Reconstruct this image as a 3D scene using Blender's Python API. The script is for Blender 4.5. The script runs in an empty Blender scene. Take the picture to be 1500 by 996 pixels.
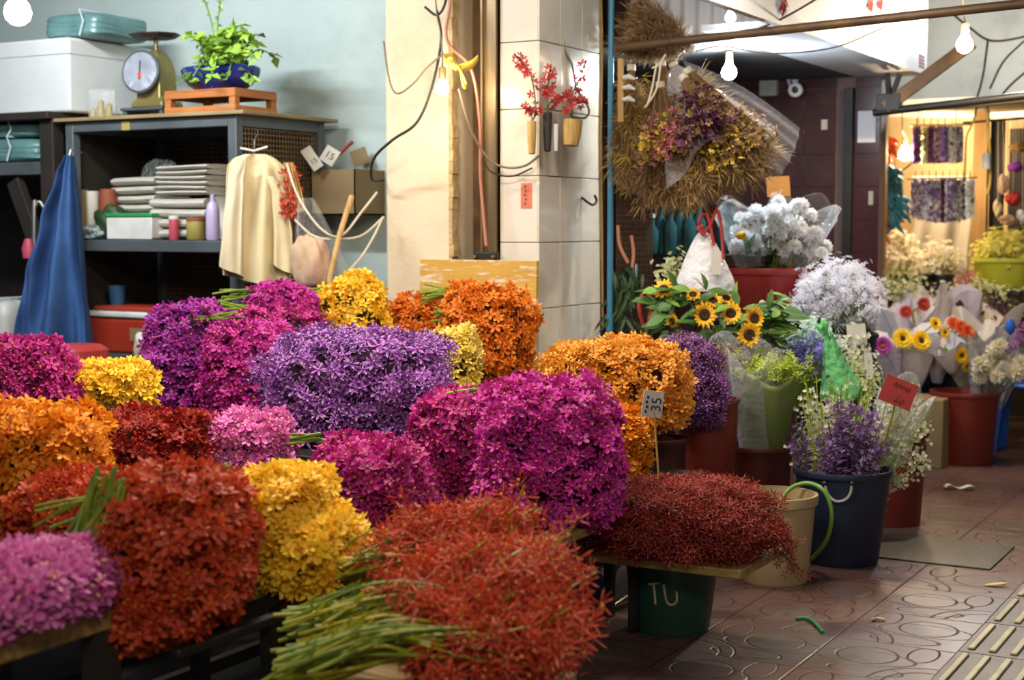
import bpy, math, random
import numpy as np
from mathutils import Vector, Matrix

random.seed(7)
RNG = np.random.default_rng(11)
C = bpy.context.scene.collection
PI = math.pi

# ------------------------------------------------------------------ camera frame
FPX = 2200.0
CAM_H = 1.4
YAW = math.radians(29.4)
PITCH = math.atan(168 / FPX)
FWD = Vector((-math.sin(YAW) * math.cos(PITCH), math.cos(YAW) * math.cos(PITCH), -math.sin(PITCH)))
RGT = Vector((math.cos(YAW), math.sin(YAW), 0))
UPV = RGT.cross(FWD)
CAM = Vector((0, 0, CAM_H))
HF = Vector((-math.sin(YAW), math.cos(YAW), 0))      # level direction away from the viewer
ZUP = Vector((0, 0, 1))


def ray(u, v):
    return FWD + (u - 750) / FPX * RGT - (v - 498) / FPX * UPV


def at(u, v, d):
    """A point of the place that lies d metres deep on the sight line through (u, v)."""
    return CAM + d * ray(u, v)


def onz(u, v, z):
    r = ray(u, v)
    return CAM + r * ((z - CAM_H) / r.z)


def ony(u, v, y):
    r = ray(u, v)
    return CAM + r * (y / r.y)


def onx(u, v, x):
    r = ray(u, v)
    return CAM + r * (x / r.x)


def lin(c):
    if isinstance(c, str):
        c = c.lstrip('#')
        c = tuple(int(c[i:i + 2], 16) / 255 for i in (0, 2, 4))
    return tuple((x / 12.92 if x <= 0.04045 else ((x + 0.055) / 1.055) ** 2.4) for x in c)


# ------------------------------------------------------------------ materials
def nodes_of(name):
    m = bpy.data.materials.new(name)
    m.use_nodes = True
    nt = m.node_tree
    b = nt.nodes['Principled BSDF']
    return m, nt, b


def mat(name, col, rough=0.6, col2=None, scale=8.0, bump=0.0, bscale=40.0, metal=0.0, spec=0.5, stain=None, stain_scale=2.0, stain_amt=0.5, trans=0.0, alpha=1.0, coat=0.0, stretch=None):
    m, nt, b = nodes_of(name)
    N, L = nt.nodes, nt.links
    tc = N.new('ShaderNodeTexCoord')
    mp = N.new('ShaderNodeMapping')
    L.new(tc.outputs['Object'], mp.inputs[0])
    if stretch:
        mp.inputs['Scale'].default_value = stretch
    base = (*lin(col), 1)
    b.inputs['Base Color'].default_value = base
    b.inputs['Roughness'].default_value = rough
    b.inputs['Metallic'].default_value = metal
    b.inputs['Specular IOR Level'].default_value = spec
    b.inputs['Transmission Weight'].default_value = trans
    b.inputs['Alpha'].default_value = alpha
    b.inputs['Coat Weight'].default_value = coat
    c2 = (*lin(col2), 1) if col2 else tuple(list(x * 0.82 for x in base[:3]) + [1])
    nz = N.new('ShaderNodeTexNoise')
    nz.inputs['Scale'].default_value = scale
    nz.inputs['Detail'].default_value = 4
    L.new(mp.outputs[0], nz.inputs['Vector'])
    rp = N.new('ShaderNodeValToRGB')
    rp.color_ramp.elements[0].position = 0.35
    rp.color_ramp.elements[1].position = 0.65
    rp.color_ramp.elements[0].color = base
    rp.color_ramp.elements[1].color = c2
    L.new(nz.outputs['Fac'], rp.inputs[0])
    out = rp.outputs[0]
    if stain:
        n2 = N.new('ShaderNodeTexNoise')
        n2.inputs['Scale'].default_value = stain_scale
        n2.inputs['Detail'].default_value = 8
        n2.inputs['Roughness'].default_value = 0.7
        L.new(mp.outputs[0], n2.inputs['Vector'])
        r2 = N.new('ShaderNodeValToRGB')
        r2.color_ramp.elements[0].position = 0.52
        r2.color_ramp.elements[1].position = 0.72
        r2.color_ramp.elements[0].color = (0, 0, 0, 1)
        r2.color_ramp.elements[1].color = (stain_amt,) * 3 + (1,)
        L.new(n2.outputs['Fac'], r2.inputs[0])
        mx = N.new('ShaderNodeMix')
        mx.data_type = 'RGBA'
        L.new(r2.outputs[0], mx.inputs[0])
        L.new(out, mx.inputs[6])
        mx.inputs[7].default_value = (*lin(stain), 1)
        out = mx.outputs[2]
    L.new(out, b.inputs['Base Color'])
    if bump:
        n3 = N.new('ShaderNodeTexNoise')
        n3.inputs['Scale'].default_value = bscale
        n3.inputs['Detail'].default_value = 5
        L.new(mp.outputs[0], n3.inputs['Vector'])
        bp = N.new('ShaderNodeBump')
        bp.inputs['Strength'].default_value = bump
        bp.inputs['Distance'].default_value = 0.01
        L.new(n3.outputs['Fac'], bp.inputs['Height'])
        L.new(bp.outputs[0], b.inputs['Normal'])
    return m


def petal_mat(name, cols, tip=None, heart=None, transl=0.22, rough=0.55):
    """Petals: three hues across the flowers of a bunch, an own hue at the tip and in the heart of each flower."""
    m, nt, b = nodes_of(name)
    N, L = nt.nodes, nt.links
    a = N.new('ShaderNodeAttribute')
    a.attribute_name = 'tint'
    sp = N.new('ShaderNodeSeparateColor')
    L.new(a.outputs['Color'], sp.inputs[0])
    rp = N.new('ShaderNodeValToRGB')
    el = rp.color_ramp.elements
    el[0].color = (*lin(cols[0]), 1)
    el[1].color = (*lin(cols[-1]), 1)
    for i, c in enumerate(cols[1:-1]):
        e = el.new((i + 1) / (len(cols) - 1))
        e.color = (*lin(c), 1)
    L.new(sp.outputs[0], rp.inputs[0])
    out = rp.outputs[0]

    def mixin(fac_out, lo, hi, colour, amt):
        nonlocal out
        mr = N.new('ShaderNodeMapRange')
        mr.inputs[1].default_value = lo
        mr.inputs[2].default_value = hi
        mr.inputs[4].default_value = amt
        L.new(fac_out, mr.inputs[0])
        mx = N.new('ShaderNodeMix')
        mx.data_type = 'RGBA'
        L.new(mr.outputs[0], mx.inputs[0])
        L.new(out, mx.inputs[6])
        mx.inputs[7].default_value = (*lin(colour), 1)
        out = mx.outputs[2]
    if tip:
        mixin(sp.outputs[1], 0.45, 1.0, tip, 0.8)
    if heart:
        mixin(sp.outputs[2], 0.2, 0.9, heart, 0.85)
    L.new(out, b.inputs['Base Color'])
    b.inputs['Roughness'].default_value = rough
    b.inputs['Specular IOR Level'].default_value = 0.35
    tr = N.new('ShaderNodeBsdfTranslucent')
    L.new(out, tr.inputs[0])
    ms = N.new('ShaderNodeMixShader')
    ms.inputs[0].default_value = transl
    L.new(b.outputs[0], ms.inputs[1])
    L.new(tr.outputs[0], ms.inputs[2])
    L.new(ms.outputs[0], N['Material Output'].inputs[0])
    return m


def film_mat(name, col=(1, 1, 1), opacity=0.25, rough=0.15):
    """Thin clear plastic film: mostly see-through with glossy creases."""
    m, nt, b = nodes_of(name)
    N, L = nt.nodes, nt.links
    b.inputs['Base Color'].default_value = (*lin(col), 1)
    b.inputs['Roughness'].default_value = rough
    tc = N.new('ShaderNodeTexCoord')
    nz = N.new('ShaderNodeTexNoise')
    nz.inputs['Scale'].default_value = 22
    L.new(tc.outputs['Object'], nz.inputs['Vector'])
    bp = N.new('ShaderNodeBump')
    bp.inputs['Strength'].default_value = 0.8
    bp.inputs['Distance'].default_value = 0.02
    L.new(nz.outputs['Fac'], bp.inputs['Height'])
    L.new(bp.outputs[0], b.inputs['Normal'])
    tr = N.new('ShaderNodeBsdfTransparent')
    lw = N.new('ShaderNodeLayerWeight')
    lw.inputs[0].default_value = 0.35
    L.new(bp.outputs[0], lw.inputs['Normal'])
    mr = N.new('ShaderNodeMapRange')
    mr.inputs[3].default_value = opacity
    mr.inputs[4].default_value = min(1, opacity + 0.28)
    L.new(lw.outputs['Facing'], mr.inputs[0])
    ms = N.new('ShaderNodeMixShader')
    L.new(mr.outputs[0], ms.inputs[0])
    L.new(tr.outputs[0], ms.inputs[1])
    L.new(b.outputs[0], ms.inputs[2])
    L.new(ms.outputs[0], N['Material Output'].inputs[0])
    return m


def glow_mat(name, col, strength):
    m, nt, b = nodes_of(name)
    e = nt.nodes.new('ShaderNodeEmission')
    e.inputs[0].default_value = (*col, 1)
    e.inputs[1].default_value = strength
    nt.links.new(e.outputs[0], nt.nodes['Material Output'].inputs[0])
    return m


# ------------------------------------------------------------------ object helpers
def tag(o, label=None, cat=None, group=None, kind=None):
    if label:
        o['label'] = label
    if cat:
        o['category'] = cat
    if group:
        o['group'] = group
    if kind:
        o['kind'] = kind
    return o


def thing(name, label, cat, loc=(0, 0, 0), group=None, rot=None):
    o = bpy.data.objects.new(name, None)
    o.empty_display_size = 0.05
    C.objects.link(o)
    o.location = loc
    if rot:
        o.rotation_euler = rot
    return tag(o, label, cat, group)


def wloc(o):
    p = Vector((0, 0, 0))
    while o is not None:
        p += o.location
        o = o.parent
    return p


class MB:
    def __init__(self):
        self.v = []
        self.f = []

    def add(self, vs, fs):
        n = len(self.v)
        self.v += [tuple(p) for p in vs]
        self.f += [tuple(i + n for i in f) for f in fs]
        return self

    def box(self, a, b):
        x0, y0, z0 = (min(p, q) for p, q in zip(a, b))
        x1, y1, z1 = (max(p, q) for p, q in zip(a, b))
        return self.add([(x0, y0, z0), (x1, y0, z0), (x1, y1, z0), (x0, y1, z0), (x0, y0, z1), (x1, y0, z1), (x1, y1, z1), (x0, y1, z1)],
                        [(0, 3, 2, 1), (4, 5, 6, 7), (0, 1, 5, 4), (1, 2, 6, 5), (2, 3, 7, 6), (3, 0, 4, 7)])

    def obox(self, c, size, ax=None, ay=None, az=None):
        c = Vector(c)
        ax = Vector(ax or (1, 0, 0)).normalized()
        az = Vector(az or (0, 0, 1)).normalized()
        ay = Vector(ay).normalized() if ay else az.cross(ax)
        h = [s / 2 for s in size]
        vs = [c + ax * (h[0] * i) + ay * (h[1] * j) + az * (h[2] * k) for k in (-1, 1) for i, j in ((-1, -1), (1, -1), (1, 1), (-1, 1))]
        return self.add(vs, [(0, 3, 2, 1), (4, 5, 6, 7), (0, 1, 5, 4), (1, 2, 6, 5), (2, 3, 7, 6), (3, 0, 4, 7)])

    def beam(self, p, q, w, h, up=ZUP):
        p, q = Vector(p), Vector(q)
        d = q - p
        side = d.cross(up)
        if side.length < 1e-5:
            side = Vector((1, 0, 0))
        side.normalize()
        u = side.cross(d).normalized()
        return self.obox((p + q) / 2, (d.length, w, h), d, side, u)

    def tube(self, pts, r, n=8, cap=True):
        pts = [Vector(p) for p in pts]
        rs = r if isinstance(r, (list, tuple)) else [r] * len(pts)
        t0 = (pts[1] - pts[0]).normalized()
        a = Vector((0, 0, 1)) if abs(t0.z) < 0.9 else Vector((1, 0, 0))
        a = (a - t0 * a.dot(t0)).normalized()
        vs = []
        for i, p in enumerate(pts):
            t = (pts[min(i + 1, len(pts) - 1)] - pts[max(i - 1, 0)])
            t = t.normalized() if t.length > 1e-9 else t0
            a = a - t * a.dot(t)
            a = a.normalized() if a.length > 1e-6 else t.orthogonal().normalized()
            b = t.cross(a)
            for k in range(n):
                w = 2 * PI * k / n
                vs.append(p + (a * math.cos(w) + b * math.sin(w)) * rs[i])
        fs = []
        for i in range(len(pts) - 1):
            for k in range(n):
                k2 = (k + 1) % n
                fs.append((i * n + k, i * n + k2, (i + 1) * n + k2, (i + 1) * n + k))
        if cap:
            fs.append(tuple(reversed(range(n))))
            fs.append(tuple(range((len(pts) - 1) * n, len(pts) * n)))
        return self.add(vs, fs)

    def lathe(self, prof, c, n=40, sx=1.0, sy=1.0, ax=None, cap=True):
        c = Vector(c)
        if ax is None:
            X, Y, Z = Vector((1, 0, 0)), Vector((0, 1, 0)), ZUP
        else:
            Z = Vector(ax).normalized()
            X = Z.orthogonal().normalized()
            Y = Z.cross(X)
        vs, fs = [], []
        for r, z in prof:
            for k in range(n):
                w = 2 * PI * k / n
                vs.append(c + X * (r * sx * math.cos(w)) + Y * (r * sy * math.sin(w)) + Z * z)
        for i in range(len(prof) - 1):
            for k in range(n):
                k2 = (k + 1) % n
                fs.append((i * n + k, i * n + k2, (i + 1) * n + k2, (i + 1) * n + k))
        if cap and prof[0][0] > 1e-6:
            fs.append(tuple(reversed(range(n))))
        if cap and prof[-1][0] > 1e-6:
            fs.append(tuple(range((len(prof) - 1) * n, len(prof) * n)))
        return self.add(vs, fs)

    def grid(self, fn, nu, nv, wrap=False):
        vs = [fn(i / (nu if wrap else nu - 1), j / (nv - 1)) for j in range(nv) for i in range(nu)]
        fs = []
        for j in range(nv - 1):
            for i in range(nu if wrap else nu - 1):
                i2 = (i + 1) % nu
                fs.append((j * nu + i, j * nu + i2, (j + 1) * nu + i2, (j + 1) * nu + i))
        return self.add(vs, fs)

    def ball(self, c, r, n=12, m=8, s=(1, 1, 1)):
        c = Vector(c)
        return self.grid(lambda u, v: c + Vector((math.cos(2 * PI * u) * math.sin(PI * v) * r * s[0], math.sin(2 * PI * u) * math.sin(PI * v) * r * s[1], -math.cos(PI * v) * r * s[2])), n, m, True)

    def build(self, name, m, parent=None, smooth=True, bevel=0.0, solid=0.0, sub=0, origin=None):
        me = bpy.data.meshes.new(name)
        V = np.array(self.v, dtype=float)
        if parent is not None:
            off = wloc(parent)
        elif origin is not None:
            off = Vector(origin)
        else:
            off = Vector(((V[:, 0].min() + V[:, 0].max()) / 2, (V[:, 1].min() + V[:, 1].max()) / 2, V[:, 2].min()))
        me.from_pydata([tuple(p) for p in (V - np.array(off))], [], self.f)
        if smooth:
            me.shade_smooth()
            me.set_sharp_from_angle(angle=0.7)
        me.materials.append(m)
        o = bpy.data.objects.new(name, me)
        C.objects.link(o)
        if parent is not None:
            o.parent = parent
        else:
            o.location = off
        if bevel:
            md = o.modifiers.new('bevel', 'BEVEL')
            md.width = bevel
            md.segments = 2
            md.limit_method = 'ANGLE'
        if solid:
            md = o.modifiers.new('solid', 'SOLIDIFY')
            md.thickness = solid
            md.offset = 0
        if sub:
            md = o.modifiers.new('sub', 'SUBSURF')
            md.levels = md.render_levels = sub
        return o


def struct(name, mb, m, **k):
    return tag(mb.build(name, m, **k), kind='structure')


def dup(root, loc, rot=None, label=None, group=None, scale=None):
    r = root.copy()
    C.objects.link(r)
    r.location = loc
    if rot is not None:
        r.rotation_euler = rot
    if scale is not None:
        r.scale = (scale,) * 3
    if label:
        r['label'] = label
    if group:
        r['group'] = group
    for ch in list(root.children):
        c = ch.copy()
        C.objects.link(c)
        c.parent = r
        for g in list(ch.children):
            d = g.copy()
            C.objects.link(d)
            d.parent = c
    return r


def curve_pts(a, b, sag=0.0, n=10, side=(0, 0, 0)):
    a, b, s = Vector(a), Vector(b), Vector(side)
    return [a.lerp(b, t) - ZUP * (sag * 4 * t * (1 - t)) + s * (4 * t * (1 - t)) for t in [i / (n - 1) for i in range(n)]]


def smooth_pts(pts, n=8):
    """Catmull-Rom through the points."""
    P = [Vector(p) for p in pts]
    P = [P[0] * 2 - P[1]] + P + [P[-1] * 2 - P[-2]]
    out = []
    for i in range(1, len(P) - 2):
        for k in range(n):
            t = k / n
            a, b, c, d = P[i - 1], P[i], P[i + 1], P[i + 2]
            out.append(0.5 * ((2 * b) + (c - a) * t + (2 * a - 5 * b + 4 * c - d) * t * t + (3 * b - a - 3 * c + d) * t ** 3))
    out.append(P[-2])
    return out


# ------------------------------------------------------------------ flowers in bulk (numpy)
def petal(L, W, cup, ang, base=0.12, notch=0.0):
    """One petal along +x, turned by ang about z; cup lifts (+) or reflexes (-) the tip."""
    rows = [(base, 0.25), (0.42, 0.95), (0.75, 0.85)]
    vs, g = [], []
    for t, w in rows:
        for s in (-1, 0, 1):
            vs.append((t * L, s * w * W / 2, cup * t * t * L + (0.0 if s == 0 else 0.16 * W * w)))
            g.append(t)
    vs.append((L, 0, cup * L))
    g.append(1.0)
    fs = []
    for i in range(2):
        for s in range(2):
            p = i * 3 + s
            fs += [(p, p + 3, p + 4), (p, p + 4, p + 1)]
    fs += [(6, 9, 7), (7, 9, 8)]
    c, s_ = math.cos(ang), math.sin(ang)
    vs = [(x * c - y * s_, x * s_ + y * c, z) for x, y, z in vs]
    return vs, fs, g


def flower_template(n=5, L=1.0, W=0.45, cup=0.15, lip=0.35, jitter=0.0, layers=1):
    V, Fc, G, Hh = [], [], [], []
    rr = random.Random(3)
    for ly in range(layers):
        for k in range(n):
            a = 2 * PI * (k + 0.5 * ly) / n + rr.uniform(-jitter, jitter)
            vs, fs, g = petal(L * (1 - 0.28 * ly), W, cup + 0.35 * ly + rr.uniform(-jitter, jitter) * 0.5, a)
            o = len(V)
            V += vs
            Fc += [tuple(i + o for i in f) for f in fs]
            G += g
            Hh += [0.0] * len(vs)
    if lip:
        o = len(V)
        for z, r in ((0.0, 0.10), (lip * 0.7, 0.13)):
            for k in range(4):
                w = PI / 2 * k
                V.append((r * math.cos(w), r * math.sin(w), z))
                G.append(0.2)
                Hh.append(1.0)
        V.append((0.12, 0, lip))
        G.append(0.2)
        Hh.append(1.0)
        for k in range(4):
            k2 = (k + 1) % 4
            Fc += [(o + k, o + k2, o + 4 + k2), (o + k, o + 4 + k2, o + 4 + k), (o + 4 + k, o + 4 + k2, o + 8)]
    return np.array(V), np.array(Fc), np.array(G), np.array(Hh)


MOKARA = flower_template(5, 1.0, 0.50, 0.22, 0.35, 0.12)
DENDRO = flower_template(5, 1.05, 0.34, 0.10, 0.30, 0.10)
SPIDER = flower_template(5, 1.15, 0.17, 0.30, 0.22, 0.18)
TINY = flower_template(5, 1.0, 0.62, 0.35, 0.25, 0.2)
TUFT = flower_template(7, 1.5, 0.13, 1.3, 0.0, 0.35)
DOUBLE = flower_template(7, 1.0, 0.36, 0.25, 0.0, 0.15, 2)


def bulk(name, tmpl, pos, nrm, scl, tint, m, parent=None, kind=None):
    """All small blossoms of one bunch as one mesh."""
    V, Fc, G, Hh = tmpl
    pos, nrm = np.asarray(pos, float), np.asarray(nrm, float)
    n = len(pos)
    nrm = nrm / np.linalg.norm(nrm, axis=1, keepdims=True)
    h = RNG.normal(size=(n, 3))
    xa = np.cross(nrm, h)
    xa /= np.linalg.norm(xa, axis=1, keepdims=True)
    ya = np.cross(nrm, xa)
    S = np.asarray(scl, float).reshape(-1, 1, 1) * np.ones((n, 1, 1))
    P = (V[None, :, 0:1] * xa[:, None, :] + V[None, :, 1:2] * ya[:, None, :] + V[None, :, 2:3] * nrm[:, None, :]) * S + pos[:, None, :]
    allv = P.reshape(-1, 3)
    off = wloc(parent) if parent is not None else Vector((float(allv[:, 0].mean()), float(allv[:, 1].mean()), float(allv[:, 2].min())))
    allv = allv - np.array(off)
    allf = (Fc[None] + (np.arange(n) * len(V))[:, None, None]).reshape(-1, 3)
    me = bpy.data.meshes.new(name)
    me.vertices.add(len(allv))
    me.vertices.foreach_set('co', allv.ravel())
    me.loops.add(allf.size)
    me.loops.foreach_set('vertex_index', allf.ravel().astype(np.int32))
    me.polygons.add(len(allf))
    me.polygons.foreach_set('loop_start', np.arange(0, allf.size, 3, dtype=np.int32))
    me.polygons.foreach_set('loop_total', np.full(len(allf), 3, dtype=np.int32))
    me.update(calc_edges=True)
    at_ = me.attributes.new('tint', 'FLOAT_COLOR', 'POINT')
    colr = np.ones((n, len(V), 4))
    colr[:, :, 0] = np.clip(np.asarray(tint).reshape(-1, 1), 0, 1)
    colr[:, :, 1] = G[None]
    colr[:, :, 2] = Hh[None]
    at_.data.foreach_set('color', colr.ravel())
    me.shade_smooth()
    me.materials.append(m)
    o = bpy.data.objects.new(name, me)
    C.objects.link(o)
    if parent is not None:
        o.parent = parent
    else:
        o.location = off
    return tag(o, kind=kind)


def lump(d, seed):
    r = np.random.default_rng(seed)
    s = np.zeros(len(d))
    for k in range(5):
        w = r.normal(size=3) * (1.6 + 0.9 * k)
        s += np.sin(d @ w + r.uniform(0, 6.28)) / (1.5 + k)
    return s


SEED = [100]


def blob_points(c, half, n, p=3.0, yaw=0.0, lumpy=0.06, zcut=-0.8, shell=(0.86, 1.08)):
    """Points and outward normals over a lumpy rounded block (half sizes: across, deep, up), denser than one layer."""
    SEED[0] += 1
    sd = SEED[0]
    r = np.random.default_rng(sd)
    d = r.normal(size=(int(n * 6), 3))
    d /= np.linalg.norm(d, axis=1, keepdims=True)
    d = d[d[:, 2] > zcut]
    h_ = np.array(half)
    r0 = (np.abs(d) ** p).sum(1) ** (-1 / p)
    n0 = np.sign(d) * np.abs(d) ** (p - 1)
    n0 /= np.linalg.norm(n0, axis=1, keepdims=True)
    wt = r0 ** 2 / np.maximum((d * n0).sum(1), 0.2) * np.linalg.norm(n0 / h_, axis=1)
    wt *= np.where((d @ np.array([0, 1, 0])) > 0.75, 0.35, 1.0)
    d = d[r.choice(len(d), size=min(n, len(d)), replace=False, p=wt / wt.sum())]

    def rad(dd):
        return (np.abs(dd) ** p).sum(1) ** (-1 / p) * (1 + lumpy * lump(dd, sd))
    rr = rad(d)
    q = d * rr[:, None]
    g = np.sign(q) * np.abs(q) ** (p - 1) / np.array(half)
    g /= np.linalg.norm(g, axis=1, keepdims=True)
    s = r.uniform(shell[0], shell[1], len(q))
    K_ = max(8, len(q) // 16)
    kc = d[r.choice(len(d), K_, replace=False)]
    s = s + (r.normal(size=K_) * 0.06)[np.argmax(d @ kc.T, axis=1)]
    loc = q * np.array(half) * s[:, None]
    R = np.array([[RGT.x * math.cos(yaw) + HF.x * math.sin(yaw), -RGT.x * math.sin(yaw) + HF.x * math.cos(yaw), 0],
                  [RGT.y * math.cos(yaw) + HF.y * math.sin(yaw), -RGT.y * math.sin(yaw) + HF.y * math.cos(yaw), 0], [0, 0, 1]])
    return loc @ R.T + np.array(c), g @ R.T, (R, rad, half)


def blob_core(c, half, m, parent, p, yaw, lumpy, shrink, name='shaded_core'):  # dark blob inside a bunch; shade between blossoms is put into its colour
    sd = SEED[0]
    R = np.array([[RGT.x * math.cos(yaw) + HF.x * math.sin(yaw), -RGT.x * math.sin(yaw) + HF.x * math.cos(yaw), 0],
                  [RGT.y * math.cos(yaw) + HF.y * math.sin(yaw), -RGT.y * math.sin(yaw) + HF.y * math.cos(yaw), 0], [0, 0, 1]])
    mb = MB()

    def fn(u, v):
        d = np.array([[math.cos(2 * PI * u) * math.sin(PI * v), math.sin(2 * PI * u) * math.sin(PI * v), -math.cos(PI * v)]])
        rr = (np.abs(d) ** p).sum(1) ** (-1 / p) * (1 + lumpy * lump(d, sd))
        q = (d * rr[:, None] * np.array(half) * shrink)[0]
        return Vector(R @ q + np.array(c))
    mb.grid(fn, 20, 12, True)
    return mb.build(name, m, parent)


def stems_between(parent, a, b, n, m, r=0.0035, spread=0.02, droop=0.007, bud=True):
    """n green flower stalks lying side by side from a to b, each one a part."""
    a, b = Vector(a), Vector(b)
    for k in range(n):
        j = lambda s: Vector((random.gauss(0, s), random.gauss(0, s), random.gauss(0, s)))
        p, q = a + j(spread), b + j(spread * 0.7)
        pts = curve_pts(p, q, random.uniform(-droop, droop), 6)
        mb = MB().tube(pts, [r * 1.15] * 3 + [r] * 3, 6)
        mb.build('stem', m, parent)


def bundle(box, D, depth, m, label, n=700, size=0.024, tmpl=MOKARA, p=3.5, yaw=None, lumpy=0.11, stems=(), z0=None, group='tied orchid bundles on the racks', name='orchid_bundle', core='core', tint_top=0.0, cat='flower bundle', nrm_j=0.75, zcut=-0.8):
    """A tied bunch: box = its outline (u0, v0, u1, v1) at distance D; z0 = the height of what it lies on."""
    u0, v0, u1, v1 = box
    n = int(n * 1.55)
    size *= 1.14
    yaw = random.uniform(-0.3, 0.3) if yaw is None else yaw
    ctr = at((u0 + u1) / 2, (v0 + v1) / 2, D)
    hw = (u1 - u0) / 2 / FPX * D
    zt = at((u0 + u1) / 2, v0, D).z
    zb = at((u0 + u1) / 2, v1, D).z if z0 is None else z0
    # the far/near edge of a rounded block shows above/below its centre: shrink to the seen outline
    hz = (zt - zb) / 2
    ctr.z = (zt + zb) / 2
    half = (max(hw - size * 0.55, 0.03), depth / 2, max(hz - size * 0.5, 0.03))
    t = thing(name, label, cat, (ctr.x, ctr.y, zb), group)
    pts, nr, _ = blob_points(ctr, half, n, p, yaw, lumpy, zcut)
    nr2 = nr + RNG.normal(size=nr.shape) * nrm_j + np.array([0, 0, 0.25])
    tint = RNG.uniform(0, 1, len(pts)) * 0.75 + 0.125 + 0.25 * lump(pts * 6, SEED[0]) * 0.5
    bulk('blossoms', tmpl, pts, nr2, RNG.uniform(0.75, 1.15, len(pts)) * size, tint, m, t, kind='stuff')
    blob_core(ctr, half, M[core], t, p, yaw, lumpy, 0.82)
    for s in stems:
        a, b, k = s[:3]
        stems_between(t, a, b, k, M['stem'], *(s[4:]))
    return t

# ------------------------------------------------------------------ material table
M = {}
M['core'] = mat('shade dark core leaves', '1d2410', 0.8, '2a1a12', 14)  # bunch cores: leaf and petal hues darkened to stand for shade in the gaps
M['core_warm'] = mat('shade dark core warm', '4a2408', 0.8, '33210c', 14)
M['core_pink'] = mat('shade dark core plum', '3a0a2c', 0.8, '241024', 14)
M['core_red'] = mat('shade dark core red', '3a0f08', 0.8, '2a1608', 14)
M['stem'] = mat('green flower stalk', '86962a', 0.5, '5c781c', 20)
M['stem_dark'] = mat('dark green stalk', '3f5a22', 0.55, '2c421a', 20)
M['stem_yellow'] = mat('yellow green stalk', 'b4a81c', 0.5, '7c8418', 25)
M['leaf'] = mat('green leaf', '4a6e2a', 0.5, '32561e', 12)
M['leaf_light'] = mat('fresh leaf', '7a9c3c', 0.5, '587f2c', 12)
M['vine'] = mat('vine leaf', '9abf3e', 0.45, '7ea832', 12)
M['mesh_wire'] = mat('rusty mesh wire', '8a7050', 0.6, '6e563a', 5, metal=0.2)
M['leaf_dark'] = mat('dark leaf', '2c4a24', 0.5, '1c3418', 12)
M['magenta'] = petal_mat('magenta orchid', ['8a1270', 'b31a86', 'd036a4'], tip='d64db0', heart='d9a03a')
M['magenta_deep'] = petal_mat('deep magenta orchid', ['7d0c52', 'a91470', 'c92a8e'], tip='d2479c', heart='d9a040')
M['violet_magenta'] = petal_mat('violet magenta orchid', ['6c1484', '98208f', 'bd2f9c'], tip='c24bb4', heart='c89a50')
M['pink'] = petal_mat('pink orchid', ['c23a94', 'd557a8', 'e47fc0'], tip='eaa0cf', heart='f0d090')
M['purple'] = petal_mat('purple star orchid', ['5a2274', '80389a', 'a856b2'], tip='d2a4d4', heart='d9b0e0')
M['purple_dark'] = petal_mat('dark purple orchid', ['4c1c60', '682c7a', '884894'], tip='a06cac', heart='d8c060')
M['yellow'] = petal_mat('yellow orchid', ['f0b41c', 'f6c828', 'fad840'], tip='fae058', heart='d8901c')
M['yellow_soft'] = petal_mat('soft yellow orchid', ['d8b838', 'e8cc50', 'f2dc70'], tip='f4e488', heart='b8902a')
M['orange'] = petal_mat('orange orchid', ['d8780f', 'e88e16', 'f0a428'], tip='f2ae3a', heart='b04c10')
M['orange_deep'] = petal_mat('deep orange orchid', ['c8590e', 'e07414', 'ee8f24'], tip='f0a03a', heart='8f3410')
M['amber'] = petal_mat('amber orchid', ['c87818', 'dc9024', 'ecaa3c'], tip='f0b850', heart='9a5214')
M['red'] = petal_mat('brick red orchid', ['962414', 'b8381c', 'cc5028'], tip='d46038', heart='d89030')
M['red_dark'] = petal_mat('dark red orchid', ['701410', '901c16', 'ac2a1e'], tip='b23a2a', heart='a86028')
M['coral'] = petal_mat('coral red spider orchid', ['a82a1c', 'c43c26', 'd85834'], tip='dd7048', heart='e0a050')
M['crimson'] = petal_mat('crimson spray orchid', ['641614', '84201c', 'a4362a'], tip='b45444', heart='c08060')
M['white_petal'] = petal_mat('white bloom', ['d8dce2', 'e6e9ec', 'f2f2f2'], tip='f7f7f5', heart='d8d8a0', transl=0.3)
M['white_violet'] = petal_mat('white lilac bloom', ['dcdcea', 'e8e8f2', 'f4f4f8'], tip='f4f4fa', heart='b0a0c8', transl=0.3)
M['cream_petal'] = petal_mat('cream bloom', ['d8cfae', 'e6dfc2', 'f0ebd6'], tip='f5f1e2', heart='c8b070', transl=0.3)
M['gyps'] = petal_mat('small white filler bloom', ['c9c8a8', 'dcdbc0', 'ecead8'], tip='f2f1e4', heart='c8c060')
M['gyps_green'] = petal_mat('pale green filler bloom', ['a8b070', 'c2c88c', 'd8dcae'], tip='e0e4bc', heart='b0a848')
M['statice'] = petal_mat('mauve statice', ['5e3a70', '7c5490', '9a72a8'], tip='b08cba', heart='d8c8d8')
M['blueviolet'] = petal_mat('blue violet statice', ['4a4490', '5f5aa6', '7a78bc'], tip='8f8cc8', heart='c8c8e0')
M['lime_bloom'] = petal_mat('lime bloom', ['8aa01e', 'a2b62c', 'bccb48'], tip='c6d458', heart='809018')
M['mint_bloom'] = petal_mat('pale mint bloom', ['a8c8b8', 'c0dccc', 'd8eae0'], tip='e2f0e8', heart='98b890')
M['lemon_bloom'] = petal_mat('lemon bloom', ['c8c03c', 'd8d058', 'e6e07c'], tip='ece890', heart='a8a030')
M['straw'] = petal_mat('dried straw bloom', ['6a4e2a', '866640', 'a6885c'], tip='b89a70', heart='805a30', transl=0.15)
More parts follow.
